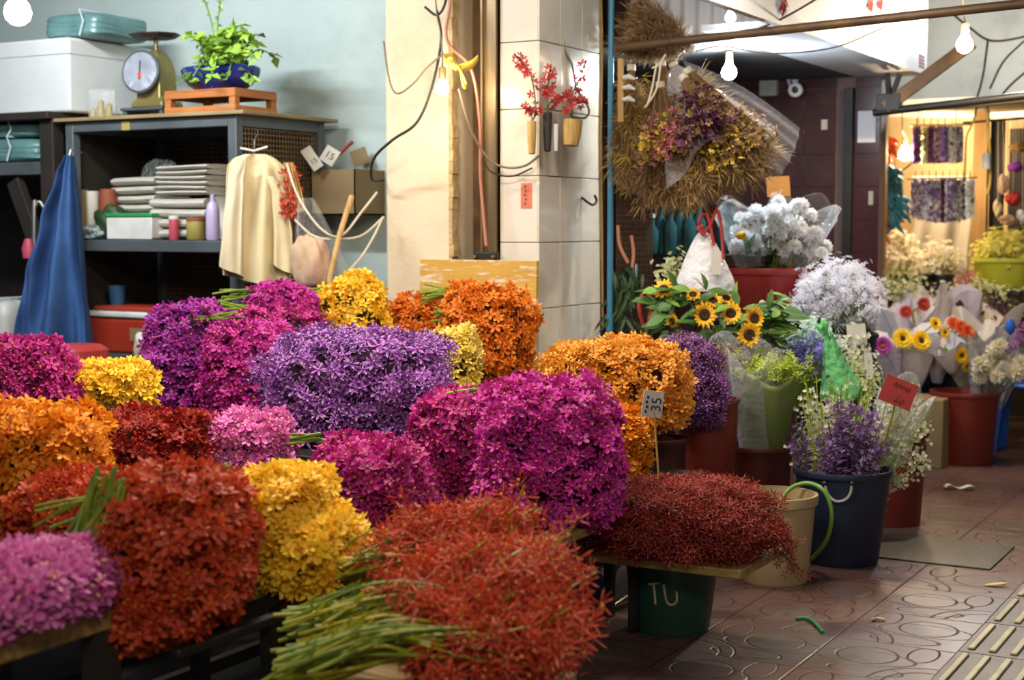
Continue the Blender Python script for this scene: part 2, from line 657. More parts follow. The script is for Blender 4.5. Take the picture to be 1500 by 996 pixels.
M['dry_yellow'] = petal_mat('dried yellow statice', ['b08e1e', 'bc9c34', 'ccb04c'], tip='d0b858', heart='90701a')
M['dry_pink'] = petal_mat('dried pink statice', ['9a4656', 'b45c6c', 'c87c88'], tip='d090a0', heart='a06858')
M['dry_plum'] = petal_mat('dried plum statice', ['38182f', '4a223e', '602f50'], tip='6e4060', heart='603850')
M['vermil'] = petal_mat('vermilion orchid', ['8e1c1e', 'ae2a2a', 'c43c38'], tip='c85048', heart='8e1c20')
M['sun_yellow'] = petal_mat('sunflower petal', ['e09c10', 'f0b41a', 'f6c62c'], tip='f8d040')
M['gerb_yellow'] = petal_mat('yellow gerbera', ['e8b80c', 'f4cc14', 'f8da30'], tip='fae048')
M['gerb_red'] = petal_mat('orange red gerbera', ['c8401c', 'd85428', 'e46a3a'], tip='e87848')
M['gerb_magenta'] = petal_mat('magenta gerbera', ['8c1c80', 'a82c98', 'bc48ac'], tip='c860b8')
M['gerb_wine'] = petal_mat('wine red gerbera', ['8a1a22', 'a82a2e', 'ba3c3c'], tip='c04848')
M['seed'] = mat('dark seed disc', '2a1708', 0.9, '46280c', 120, bump=0.8, bscale=200)
M['seed_gold'] = mat('golden disc', 'a86c10', 0.9, '6a4008', 150, bump=0.8, bscale=200)

M['plaster_blue'] = mat('pale blue plaster', 'bccbc8', 0.85, 'b0c2c0', 1.2, bump=0.15, bscale=60, stain='9fa394', stain_scale=1.6, stain_amt=0.5)
M['plaster_cream'] = mat('cream plaster', 'd8c9ac', 0.8, 'cdbc9d', 1.5, bump=0.2, bscale=50, stain='a58f6c', stain_scale=2.4, stain_amt=0.45)
M['plaster_edge'] = mat('chipped plaster edge', 'a88c58', 0.9, 'c2ab7c', 14, bump=0.6, bscale=40)
M['tile'] = mat('glazed cream tile', 'd6cfc0', 0.12, 'cec6b5', 3, coat=0.3, stain='b4a88e', stain_scale=3, stain_amt=0.35)
M['grout'] = mat('dark grout', '4b443a', 0.9)
M['tile_red'] = mat('oxblood tile', '43262a', 0.2, '3a2024', 4, stain='6b5550', stain_scale=3, stain_amt=0.3)
M['grout_red'] = mat('pale pink grout', '75605c', 0.9)
M['steel_brown'] = mat('brown rusted steel', '6a5238', 0.55, '4c3a28', 5, metal=0.3, bump=0.1, stain='8c6c44', stain_scale=4)
M['steel_dark'] = mat('black steel', '1a1917', 0.5, '26241f', 6, metal=0.3)
M['steel_grey'] = mat('grey painted steel', '50575a', 0.45, '454c50', 5, stain='35383a', stain_scale=4)
M['rail'] = mat('bronze rail', '8a7350', 0.4, '6e5a3e', 5, metal=0.4, stretch=(1, 1, 0.2))
M['white_paint'] = mat('white painted board', 'c8c9cc', 0.6, 'bfc1c6', 2, stain='a8a8a8', stain_scale=2, stain_amt=0.3)
M['soffit'] = mat('grey soffit', '6a6a68', 0.8, '5c5c5a', 3)
M['soffit_dark'] = mat('dark soffit', '3a3a39', 0.85, '2e2e2d', 3)
M['ceiling'] = mat('stained awning sheet', 'bab3a4', 0.9, 'a8a296', 2, stain='827a6c', stain_scale=2)
M['canvas'] = mat('beige canvas', 'b59f72', 0.9, '9d8860', 4, bump=0.2, bscale=10)
M['stall_wall'] = mat('warm cream sheet', 'd9c69a', 0.8, 'c9b486', 2)
M['concrete'] = mat('wet grey concrete', '69716f', 0.4, '596160', 3, bump=0.2, bscale=20)
M['navy_floor'] = mat('navy painted plinth', '1c2433', 0.5, '161c28', 3)
M['plate'] = mat('steel cover plate', '4a4744', 0.5, '3e3b38', 8, metal=0.2, bump=0.3, bscale=30)
M['tact'] = mat('grey tactile slab', '6c655c', 0.55, '5a544c', 6, bump=0.2, bscale=50)
M['tact_bar'] = mat('worn yellow tactile bar', 'a3966e', 0.5, '8d8058', 8, bump=0.15, bscale=60)
M['wood_plank'] = mat('weathered yellow plank', 'a8894c', 0.7, '806638', 6, bump=0.5, bscale=25, stretch=(1, 6, 6), stain='4a3a20', stain_scale=8)
M['wood_board'] = mat('scraped ochre board', 'c29a3e', 0.7, 'b48a34', 3, stretch=(0.9, 1, 5), stain='ded6c6', stain_scale=6, stain_amt=1.6, bump=0.2, bscale=12)
M['wood_orange'] = mat('orange wood crate', 'b06e34', 0.55, '96592a', 5, stretch=(1, 1, 8), bump=0.1)
M['wood_top'] = mat('ply top', '8f7c56', 0.6, '7c6a48', 5)
M['wood_post'] = mat('pale timber post', 'b8955c', 0.7, 'a07e4a', 4, stretch=(6, 6, 0.6), bump=0.2)
M['wood_dark'] = mat('dark timber', '2a211a', 0.7, '1e1813', 6)
M['bamboo'] = mat('bamboo', 'b3924e', 0.5, '9a7a3c', 12, stretch=(8, 8, 1))
M['tray_board'] = mat('mouldy cream board', 'a8904c', 0.7, '8f7a3e', 6, stain='3c3a20', stain_scale=9, stain_amt=0.9, bump=0.2)
M['foam'] = mat('white polystyrene', 'd0d3d2', 0.8, 'c6caca', 3, bump=0.15, bscale=90)
M['teal_wrap'] = mat('teal plastic wrap', '68908f', 0.3, '567c7c', 6, bump=0.5, bscale=9)
M['teal_rope'] = mat('pale twine', 'b8cccc', 0.8)
M['denim'] = mat('blue denim cloth', '335c94', 0.9, '284a7c', 5, bump=0.3, bscale=120)
M['cream_cloth'] = mat('cream cotton', 'd6c69c', 0.9, 'c9b88c', 3, bump=0.2, bscale=80)
M['cream_cloth2'] = mat('cream cotton lining', 'cfc3a6', 0.9, 'c2b492', 3)
M['paper_white'] = mat('folded off white paper', 'c0bbb0', 0.85, 'a29d92', 8, stretch=(1, 1, 30), bump=0.3, bscale=20)
M['paper_wrap'] = mat('white wrapping paper', 'e6e2e8', 0.6, 'dad6de', 6, bump=0.3, bscale=12)
M['paper_wrap_warm'] = mat('cream wrapping paper', 'e6ddd4', 0.6, 'dad0c6', 6, bump=0.3, bscale=12)
M['paper_grey'] = mat('lilac grey wrapping paper', 'cdc6d4', 0.6, 'beb6c6', 6, bump=0.3, bscale=12)
M['paper_green'] = mat('green wrapping paper', '6c7a42', 0.5, '5f6e3a', 5, bump=0.2, bscale=10)
M['film'] = film_mat('clear plastic film', (0.92, 0.92, 0.95), 0.10)
M['film_thin'] = film_mat('thin clear film', (0.9, 0.9, 0.9), 0.04)
M['bag_film'] = film_mat('white plastic bag', (0.9, 0.9, 0.92), 0.72, 0.35)
M['film_green'] = film_mat('green cellophane', (0.5, 0.86, 0.56), 0.9, 0.3)
M['red_plastic'] = mat('brick red plastic', '7a2a1e', 0.4, '6e2419', 3, stain='5a2a20', stain_scale=3)
M['red_tub'] = mat('red plastic tub', '9c2f2c', 0.35, '8e2826', 3)
M['red_cooler'] = mat('red cooler plastic', 'a03420', 0.4, '942d1c', 3)
M['maroon_plastic'] = mat('maroon plastic', '4d1c18', 0.45, '431714', 3)
M['navy_plastic'] = mat('navy plastic', '1b253c', 0.45, '171f33', 3, stain='2c3346', stain_scale=4)
M['blue_plastic'] = mat('dull blue plastic', '2c5274', 0.4, '264866', 3)
M['stool_blue'] = mat('bright blue plastic', '2a62c0', 0.35, '2558b0', 3)
M['green_plastic'] = mat('dark green plastic', '1c4634', 0.45, '183c2c', 3, stain='2e3a28', stain_scale=3)
M['cream_plastic'] = mat('grubby cream plastic', 'b09a70', 0.45, 'a89068', 2, stain='87775a', stain_scale=2.5, stain_amt=0.5)
M['lime_plastic'] = mat('lime plastic', 'b8b83a', 0.35, 'acae34', 3)
M['wire'] = mat('galvanised wire', '9a9890', 0.35, metal=0.8)
M['cable_black'] = mat('black cable', '1e1b18', 0.6)
M['cable_grey'] = mat('grey brown cable', '6e6250', 0.6)
M['cable_pink'] = mat('pink cable', 'b0745c', 0.5)
M['rope_white'] = mat('off white cord', 'c8bfa8', 0.8)
M['hose_green'] = mat('green hose', '5c8a2e', 0.4, '6f9838', 6)
M['pipe_blue'] = mat('blue water pipe', '3e86a8', 0.4, '377a9a', 4, stain='6a8a90', stain_scale=6, stain_amt=0.4)
M['black_plastic'] = mat('black plastic', '191a1b', 0.4)
M['white_plastic'] = mat('white plastic', 'd2d2cc', 0.4)
M['grey_plastic'] = mat('pale grey plastic', 'a6a49a', 0.5)
M['scale_dial'] = mat('scale dial face', 'ccd3e2', 0.3)
M['scale_body'] = mat('brass green scale body', '8a8048', 0.4, '766c3c', 6, metal=0.4)
M['scale_pan'] = mat('dark iron pan', '3b2c26', 0.5, metal=0.3)
M['pot_blue'] = mat('cobalt glazed ceramic', '20307c', 0.1, '1a2566', 3, coat=0.5)
M['card_white'] = mat('white card', 'c9c4b8', 0.7)
M['card_orange'] = mat('orange card', 'cf8a3c', 0.6)
M['card_red'] = mat('red card', '9c2620', 0.6, '8c2019', 5)
M['card_red_light'] = mat('pale red sticker', 'cc5c40', 0.6, 'd87858', 20)
M['ink'] = mat('black ink', '2c2a28', 0.7)
M['ink_red'] = mat('red ink', '8a1e16', 0.7)
M['ink_dark_red'] = mat('dark ink on red', '4a100e', 0.7)
M['stencil'] = mat('worn beige paint', 'c0a888', 0.8, 'a08c6c', 30)
M['pink_plastic'] = mat('pink plastic', 'b84a5c', 0.4)
M['lavender'] = mat('lavender bottle', 'b3a4c8', 0.35)
M['ochre'] = mat('ochre jar', '9a8a48', 0.5)
M['terracotta'] = mat('rust red pot', '8a4426', 0.7)
M['green_lid'] = mat('green lid', '2f8a4c', 0.4)
M['patterned'] = mat('dark checked cloth', '2c5660', 0.9, 'b8c4c0', 55)
M['ribbon_yellow'] = mat('yellow ribbon', 'c9a83c', 0.5)
M['ribbon_orange'] = mat('orange ribbon', 'd8743c', 0.6, 'c8442c', 12)
M['ribbon_teal'] = mat('teal ribbon', '2f8aa0', 0.6, '2a6a90', 12)
M['dry_stem'] = mat('dry brown stalk', '7a5c34', 0.8, '5e4424', 20)
M['cardboard'] = mat('brown cardboard', '8a7452', 0.85, '7c6848', 4)
M['bag_beige'] = mat('beige sack', 'b89a78', 0.8, 'c8a890', 6, stain='c05048', stain_scale=7, stain_amt=0.6, bump=0.3)
M['litter'] = mat('white litter', 'c8c8c8', 0.7)
M['litter_green'] = mat('green string', '3c9a5a', 0.6)
M['tassel_red'] = mat('red cloth', 'b02c28', 0.8, '981f22', 8)
M['tassel_violet'] = mat('violet cloth', '8a3ca8', 0.8, '7a3098', 8)
M['bulb_warm'] = glow_mat('warm bulb glass', (1.0, 0.78, 0.48), 45)
M['bulb_cool'] = glow_mat('cool bulb glass', (0.78, 0.9, 1.0), 45)
M['bulb_white'] = glow_mat('white bulb glass', (1.0, 0.93, 0.82), 40)
M['brass'] = mat('brass cap', '7a6a48', 0.4, metal=0.7)


# ---------------- paving: square pavers with a moulded leaf-and-disc relief
def paving_material():
    m, nt, b = nodes_of('moulded red brown paving')
    N, L = nt.nodes, nt.links
    tc = N.new('ShaderNodeTexCoord')
    mp = N.new('ShaderNodeMapping')
    L.new(tc.outputs['Object'], mp.inputs[0])
    S = 1 / 0.41
    mp.inputs['Scale'].default_value = (S, S, S)
    mp.inputs['Location'].default_value = (1.51 * S, -5.75 * S, 0)

    def M_(op, a, b_=None, c=None):
        n = N.new('ShaderNodeMath')
        n.operation = op
        for i, x in enumerate((a, b_, c)):
            if x is None:
                continue
            if isinstance(x, (int, float)):
                n.inputs[i].default_value = x
            else:
                L.new(x, n.inputs[i])
        return n.outputs[0]
    sx = N.new('ShaderNodeSeparateXYZ')
    L.new(mp.outputs[0], sx.inputs[0])
    fx = M_('FRACT', sx.outputs[0])
    fy = M_('FRACT', sx.outputs[1])
    par = M_('FRACT', M_('MULTIPLY', M_('ADD', M_('FLOOR', sx.outputs[0]), M_('FLOOR', sx.outputs[1])), 0.5))
    par = M_('GREATER_THAN', par, 0.25)
    px0 = M_('SUBTRACT', fx, 0.5)
    py = M_('SUBTRACT', fy, 0.5)
    px = M_('MULTIPLY', px0, M_('SUBTRACT', M_('MULTIPLY', par, 2.0), 1.0))

    def ring(cx, cy, r, ex=1.0, ey=1.0, w=0.014):
        dx = M_('MULTIPLY', M_('SUBTRACT', px, cx), ex)
        dy = M_('MULTIPLY', M_('SUBTRACT', py, cy), ey)
        d = M_('SQRT', M_('ADD', M_('MULTIPLY', dx, dx), M_('MULTIPLY', dy, dy)))
        e = M_('ABSOLUTE', M_('SUBTRACT', d, r))
        return M_('SUBTRACT', 1.0, M_('SMOOTH_MIN', M_('DIVIDE', e, w), 1.0, 0.2))
    parts = [ring(-0.12, 0.1, 0.24), ring(0.5, -0.5, 0.34), ring(0.5, -0.5, 0.46), ring(-0.02, -0.32, 0.2, 0.7, 1.6), ring(0.28, 0.3, 0.17, 1.5, 0.75), ring(-0.12, 0.02, 0.3, 0.75, 1.5)]
    g = parts[0]
    for q in parts[1:]:
        g = M_('MAXIMUM', g, q)
    ed = M_('MINIMUM', M_('MINIMUM', fx, M_('SUBTRACT', 1.0, fx)), M_('MINIMUM', fy, M_('SUBTRACT', 1.0, fy)))
    joint = M_('SUBTRACT', 1.0, M_('MINIMUM', M_('DIVIDE', ed, 0.016), 1.0))
    groove = M_('MAXIMUM', M_('MAXIMUM', g, 0.0), joint)
    n1 = N.new('ShaderNodeTexNoise')
    n1.inputs['Scale'].default_value = 1.3
    n1.inputs['Detail'].default_value = 6
    L.new(tc.outputs['Object'], n1.inputs['Vector'])
    n2 = N.new('ShaderNodeTexNoise')
    n2.inputs['Scale'].default_value = 30
    n2.inputs['Detail'].default_value = 5
    L.new(tc.outputs['Object'], n2.inputs['Vector'])
    rp = N.new('ShaderNodeValToRGB')
    rp.color_ramp.elements[0].position = 0.3
    rp.color_ramp.elements[1].position = 0.7
    rp.color_ramp.elements[0].color = (*lin('45302b'), 1)
    rp.color_ramp.elements[1].color = (*lin('5f423c'), 1)
    L.new(n1.outputs['Fac'], rp.inputs[0])
    # worn grey inside the discs
    dx = M_('SUBTRACT', px, -0.12)
    dy = M_('SUBTRACT', py, 0.1)
    inside = M_('LESS_THAN', M_('ADD', M_('MULTIPLY', dx, dx), M_('MULTIPLY', dy, dy)), 0.0576)
    mx0 = N.new('ShaderNodeMix')
    mx0.data_type = 'RGBA'
    L.new(M_('MULTIPLY', inside, 0.6), mx0.inputs[0])
    L.new(rp.outputs[0], mx0.inputs[6])
    mx0.inputs[7].default_value = (*lin('4f433e'), 1)
    mx = N.new('ShaderNodeMix')
    mx.data_type = 'RGBA'
    L.new(M_('MULTIPLY', groove, 0.75), mx.inputs[0])
    L.new(mx0.outputs[2], mx.inputs[6])
    mx.inputs[7].default_value = (*lin('241917'), 1)
    L.new(mx.outputs[2], b.inputs['Base Color'])
    hgt = M_('ADD', M_('MULTIPLY', groove, -1.0), M_('MULTIPLY', n2.outputs['Fac'], 0.25))
    bp = N.new('ShaderNodeBump')
    bp.inputs['Strength'].default_value = 0.45
    bp.inputs['Distance'].default_value = 0.006
    L.new(hgt, bp.inputs['Height'])
    L.new(bp.outputs[0], b.inputs['Normal'])
    rr = N.new('ShaderNodeMapRange')
    rr.inputs[1].default_value = 0.35
    rr.inputs[2].default_value = 0.7
    rr.inputs[3].default_value = 0.32
    rr.inputs[4].default_value = 0.6
    L.new(n1.outputs['Fac'], rr.inputs[0])
    L.new(rr.outputs[0], b.inputs['Roughness'])
    return m


# ------------------------------------------------------------------ the setting
FLOOR = struct('floor', MB().add([(-11, -1, 0), (3, -1, 0), (3, 15, 0), (-11, 15, 0)], [(0, 1, 2, 3)]), paving_material(), origin=(0, 0, 0))
XS = onz(345, 918, 0.0).x
struct('floor_concrete', MB().box((-11, -1, 0.0), (-2.72, 6.1, 0.006)), M['concrete'])
struct('floor_plinth', MB().box((-11, 1.0, 0.006), (XS, 6.1, 0.03)), M['navy_floor'])

# tactile strip: slabs and raised bars
mb, mb2 = MB(), MB()
X0 = -1.10
for i in range(10):
    y = 5.75 - 0.41 * 8 + i * 0.41
    for k in range(4):
        x = X0 + k * 0.41
        mb.box((x + 0.004, y + 0.004, 0), (x + 0.406, y + 0.406, 0.008))
        for q in range(6):
            xb = x + 0.035 + q * 0.068
            mb2.box((xb - 0.012, y + 0.035, 0.008), (xb + 0.012, y + 0.375, 0.016))
struct('trim_1', mb, M['tact'])
struct('trim_2', mb2, M['tact_bar'], bevel=0.004)
# cover plate let into the paving
tag(MB().box((-1.86, 6.2, 0), (-1.26, 6.7, 0.007)).build('drain_cover', M['plate'], bevel=0.003), 'flat grey steel cover plate let into the red brown paving', 'cover')

# back wall of the shop
YB = 6.78
struct('wall_back', MB().box((-11, YB, 0), (-3.9, YB + 0.15, 3.4)), M['plaster_blue'])
# plaster column and rail recess
YC = 6.08
cx0 = ony(565, 300, YC).x
cx1 = ony(661, 300, YC).x
cx2 = ony(733, 300, 6.15).x
XP = -3.325
struct('wall_column', MB().box((cx0, YC, 0), (cx1, YC + 0.55, 3.4)), M['plaster_cream'], bevel=0.012)
mb = MB()
for k in range(60):
    z = 0.02 + k * 0.056
    w = random.uniform(0.004, 0.016)
    mb.box((cx1 - 0.012, YC - 0.003, z), (cx1 + w, YC + 0.05, z + 0.058))
struct('trim_3', mb, M['plaster_edge'])
struct('wall_recess', MB().box((cx1, YC + 0.2, 0), (cx2, YC + 0.5, 3.4)), M['steel_brown'])
# steel channel: two flanges, a web and the end bracket
ra, rb = ony(706, 300, 6.13).x, ony(731, 300, 6.13).x
mb = MB()
zb = ony(715, 380, 6.1).z
mb.box((ra - 0.05, 6.2, zb + 0.03), (ra - 0.028, 6.29, 3.4)).box((ra, 6.14, zb), (rb - 0.012, 6.16, 3.4)).box((ra, 6.12, zb), (ra + 0.008, 6.2, 3.4)).box((rb - 0.02, 6.12, zb), (rb - 0.012, 6.2, 3.4))
rail = mb.build('shutter_rail', M['rail'])
tag(rail, 'bronze brown shutter guide rail standing in the recess beside the tiled pillar', 'rail')
mb = MB().box((ra - 0.03, 6.1, zb - 0.01), (rb + 0.0, 6.135, zb + 0.035))
br = mb.build('bracket', M['steel_dark'], rail, bevel=0.006)
mb = MB()
for xq in (ra - 0.018, rb - 0.012):
    mb.lathe([(0.008, 0), (0.008, 0.012), (0.0, 0.014)], (xq, 6.1, zb + 0.012), 10, ax=(0, -1, 0))
mb.build('bolt', M['rail'], br)

# tiled pillar: grout core and tiles
YP0, YP1 = 6.15, 6.80
struct('wall_pillar', MB().box((cx2, YP0, 0), (XP, YP1, 3.4)), M['grout'])
mb = MB()
zg = 1.629
TH = 0.309
tz = [zg + k * TH for k in range(-6, 7)]
for z in tz:
    z0, z1 = max(z, 0), z + TH
    if z1 <= 0.02:
        continue
    mb.box((cx2 + 0.002, YP0 - 0.006, z0 + 0.002), (XP - 0.001, YP0 + 0.004, z1 - 0.002))
    ys = [YP0 - 0.006, YP0 + 0.205, YP0 + 0.43, YP1 - 0.002]
    for a, b_ in zip(ys, ys[1:]):
        mb.box((XP - 0.004, a + 0.002, z0 + 0.002), (XP + 0.006, b_ - 0.002, z1 - 0.002))
struct('wall_pillar_tiles', mb, M['tile'], bevel=0.002)

# oxblood tiled wall of the next bay, facing the shop
YT = 9.28
xt1 = ony(1289, 250, YT).x
xpost = ony(1245, 250, YT).x
struct('wall_bay', MB().box((-5.5, YT, 0), (xt1, YT + 0.12, 3.0)), M['grout_red'])
mb = MB()
tw, thh = 0.205, 0.205
x = xpost - 0.09
while x > -4.6:
    z = 0.0
    while z < 2.6:
        mb.box((x - tw + 0.0015, YT - 0.008, z + 0.0015), (x - 0.0015, YT, z + thh - 0.0015))
        z += thh
    x -= tw
z = 0.0
while z < 2.6:
    mb.box((xpost + 0.03, YT - 0.008, z + 0.0015), (xt1 - 0.002, YT, z + thh - 0.0015))
    z += thh
struct('wall_bay_tiles', mb, M['tile_red'], bevel=0.0015)
tag(MB().box((xpost - 0.03, YT - 0.05, 0), (xpost + 0.025, YT - 0.008, 2.25)).build('steel_post', M['steel_dark'], bevel=0.003), 'thin black steel post in front of the oxblood tiled wall', 'post')
struct('wall_bay_side', MB().box((-4.7, 6.8, 0), (-4.5, YT, 3.0)), M['soffit_dark'])
# white fascia box of the bay, its soffit and the dark ceiling behind it
XF, ZF = -2.36, 2.32
struct('trim_4', MB().box((XF - 0.04, 5.6, ZF), (XF, YT + 0.1, 3.3)), M['white_paint'])
struct('trim_5', MB().box((XF - 0.41, 6.75, ZF - 0.0), (XF - 0.04, YT + 0.1, ZF + 0.03)), M['white_paint'])
struct('trim_6', MB().grid(lambda u, v: Vector((-3.3 + 0.9 * u, 7.1 + 0.012 * math.sin(70 * u), ZF + 0.02 + 0.4 * v)), 200, 2), M['white_paint'])
struct('ceiling_bay', MB().box((-4.6, 7.12, ZF + 0.0), (XF - 0.41, YT, ZF + 0.04)), M['soffit_dark'])
# far market roof and walls
struct('ceiling', MB().add([(-6, 7.6, 3.35), (2.5, 7.6, 3.1), (2.5, 14.5, 3.1), (-6, 14.5, 3.35)], [(0, 3, 2, 1)]), M['ceiling'], solid=0.03)
struct('wall_far', MB().box((-6, 12.6, 0), (2.5, 12.75, 3.3)), M['ceiling'])
# garland stall: cream back sheet, canvas roof, timber posts
YS = 11.5
struct('wall_stall', MB().box((-4.4, YS, 0), (-2.06, YS + 0.05, 2.35)), M['stall_wall'])
struct('wall_stall_side', MB().box((-4.4, 9.45, 0), (-4.35, YS, 2.35)), M['stall_wall'])
tag(MB().grid(lambda u, v: Vector((-4.3 + 3.6 * u, 9.55 + 1.9 * v, 2.16 + 0.1 * v + 0.03 * math.sin(9 * u))), 14, 6).build('stall_canvas', M['canvas'], solid=0.008), 'beige canvas roof stretched over the garland stall', 'canopy')


def post(u, d, w, name, label, m, ztop=2.2, dd=0.06):
    p = at(u, 400, d)
    return tag(MB().box((p.x - w / 2, p.y - dd / 2, 0), (p.x + w / 2, p.y + dd / 2, ztop)).build(name, m, bevel=0.004), label, 'post')


post(1292, 9.8, 0.035, 'timber_post', 'thin brown timber post at the edge of the oxblood wall', M['wood_post'], 2.14)
post(1433, 10.5, 0.10, 'timber_post', 'pale timber post between garlands and lime tub', M['wood_post'], 2.2)
post(1457, 10.5, 0.09, 'timber_post', 'dark timber post behind the hanging yellow cord', M['wood_dark'], 2.12)
struct('wall_stall_panel', MB().box((-2.25, YS - 0.12, 0), (-0.9, YS - 0.06, 2.1)), M['wood_dark'])

# awning pipes, the brace between them
pa = at(903, 70, 7.25)
pb = pa + (at(1520, 3, 6.3) - pa) * 1.8
tag(MB().tube([pa, pb], 0.021, 12).build('awning_pipe', M['steel_brown']), 'long rusty awning pipe crossing in front of the white fascia', 'pipe')
tag(MB().tube([at(1280, 165, 9.05), at(1280, 165, 9.05) + (at(1520, 138, 8.5) - at(1280, 165, 9.05)) * 2], 0.024, 12).build('awning_pipe', M['steel_dark']), 'dark pipe over the garlands on the far stall', 'pipe')
tag(MB().beam(at(1296, 158, 9.0), at(1425, 62, 8.8), 0.05, 0.075).build('awning_brace', M['steel_brown'], bevel=0.004), 'brown diagonal steel brace rising beside the white fascia', 'brace')
mb = MB()
p = at(1303, 150, 9.0)
mb.obox(p, (0.14, 0.08, 0.1)).beam(p, at(1300, 108, 8.95), 0.03, 0.03).beam(p, at(1318, 108, 8.95), 0.02, 0.03)
tag(mb.build('bracket_joint', M['steel_dark'], bevel=0.004), 'black steel joint bracket above the thin timber post', 'bracket')

# ------------------------------------------------------------------ shop side: shelf, rack and what stands on them
SX1 = -4.92                                  # near corner of the shelf unit
SY0, SY1 = 5.92, 6.66
SX0 = ony(98, 300, SY0).x
ZT = ony(340, 162, SY0).z                    # top board
ZM = ony(340, 352, SY0).z                    # middle board
ZL = ony(200, 520, SY0).z


def shelf_unit():
    t = thing('shelf_unit', 'tall grey steel shelf with mesh sides against the pale blue wall', 'shelf', ((SX0 + SX1) / 2, (SY0 + SY1) / 2, 0.006))
    w = 0.055
    for x in (SX0, SX1 - w):
        for y in (SY0, SY1 - w):
            MB().box((x, y, 0.006), (x + w, y + w, ZT - 0.02)).build('post', M['steel_grey'], t, bevel=0.004)
    for y in (SY0, SY1 - w):
        MB().box((SX0 + w, y, ZT - 0.075), (SX1 - w, y + w * 0.8, ZT - 0.02)).build('rail', M['steel_grey'], t, bevel=0.003)
    for x in (SX0, SX1 - w):
        MB().box((x + 0.002, SY0 + w, ZT - 0.075), (x + w - 0.002, SY1 - w, ZT - 0.02)).build('rail', M['steel_grey'], t, bevel=0.003)
    MB().box((SX0 - 0.06, SY0 - 0.03, ZT - 0.02), (SX1 + 0.07, SY1 + 0.03, ZT)).build('top_board', M['wood_top'], t, bevel=0.004)
    MB().box((SX0 + w, SY0, ZM - 0.062), (SX1 - w, SY0 + 0.03, ZM - 0.004)).build('shelf_lip', M['steel_grey'], t, bevel=0.003)
    MB().box((SX0 + w, SY0 + 0.03, ZM - 0.02), (SX1 - w, SY1 - w, ZM - 0.002)).build('shelf_board', M['steel_grey'], t)
    MB().box((SX0 + w, SY0 + 0.02, ZL - 0.04), (SX1 - w, SY1 - w, ZL)).build('shelf_board', M['steel_grey'], t, bevel=0.003)
    # wire mesh: back and near side
    mb = MB()
    n = 46
    for k in range(n):
        x = SX0 + w + (SX1 - SX0 - 2 * w) * k / (n - 1)
        mb.box((x - 0.0022, SY1 - 0.02, 0.1), (x + 0.0022, SY1 - 0.016, ZT - 0.07))
    z = 0.12
    while z < ZT - 0.08:
        mb.box((SX0 + w, SY1 - 0.016, z), (SX1 - w, SY1 - 0.012, z + 0.0045))
        z += 0.026
    mb.build('mesh_panel', M['mesh_wire'], t, smooth=False)
    mb = MB()
    n = 26
    for k in range(n):
        y = SY0 + w + (SY1 - SY0 - 2 * w) * k / (n - 1)
        mb.box((SX1 - 0.03, y - 0.0022, 0.1), (SX1 - 0.026, y + 0.0022, ZT - 0.07))
    z = 0.12
    while z < ZT - 0.08:
        mb.box((SX1 - 0.026, SY0 + w, z), (SX1 - 0.022, SY1 - w, z + 0.0045))
        z += 0.026
    mb.build('mesh_panel', M['mesh_wire'], t, smooth=False)
    MB().box((SX0 + 0.01, SY1 - 0.01, 0.05), (SX1 - 0.01, SY1 - 0.004, ZT - 0.03)).build('back_panel', M['wood_dark'], t)
    MB().box((SX0 + 0.004, SY0 + w, 0.05), (SX0 + 0.01, SY1 - w, ZT - 0.03)).build('side_panel', M['wood_dark'], t)
    MB().box((ony(178, 172, SY0 - 0.001).x, SY0 - 0.003, ZT - 0.075), (ony(190, 172, SY0 - 0.001).x, SY0 - 0.001, ZT - 0.03)).build('sticker', M['ochre'], t)


shelf_unit()


def sy(u, v, y=None):
    return ony(u, v, SY0 + 0.18 if y is None else y)


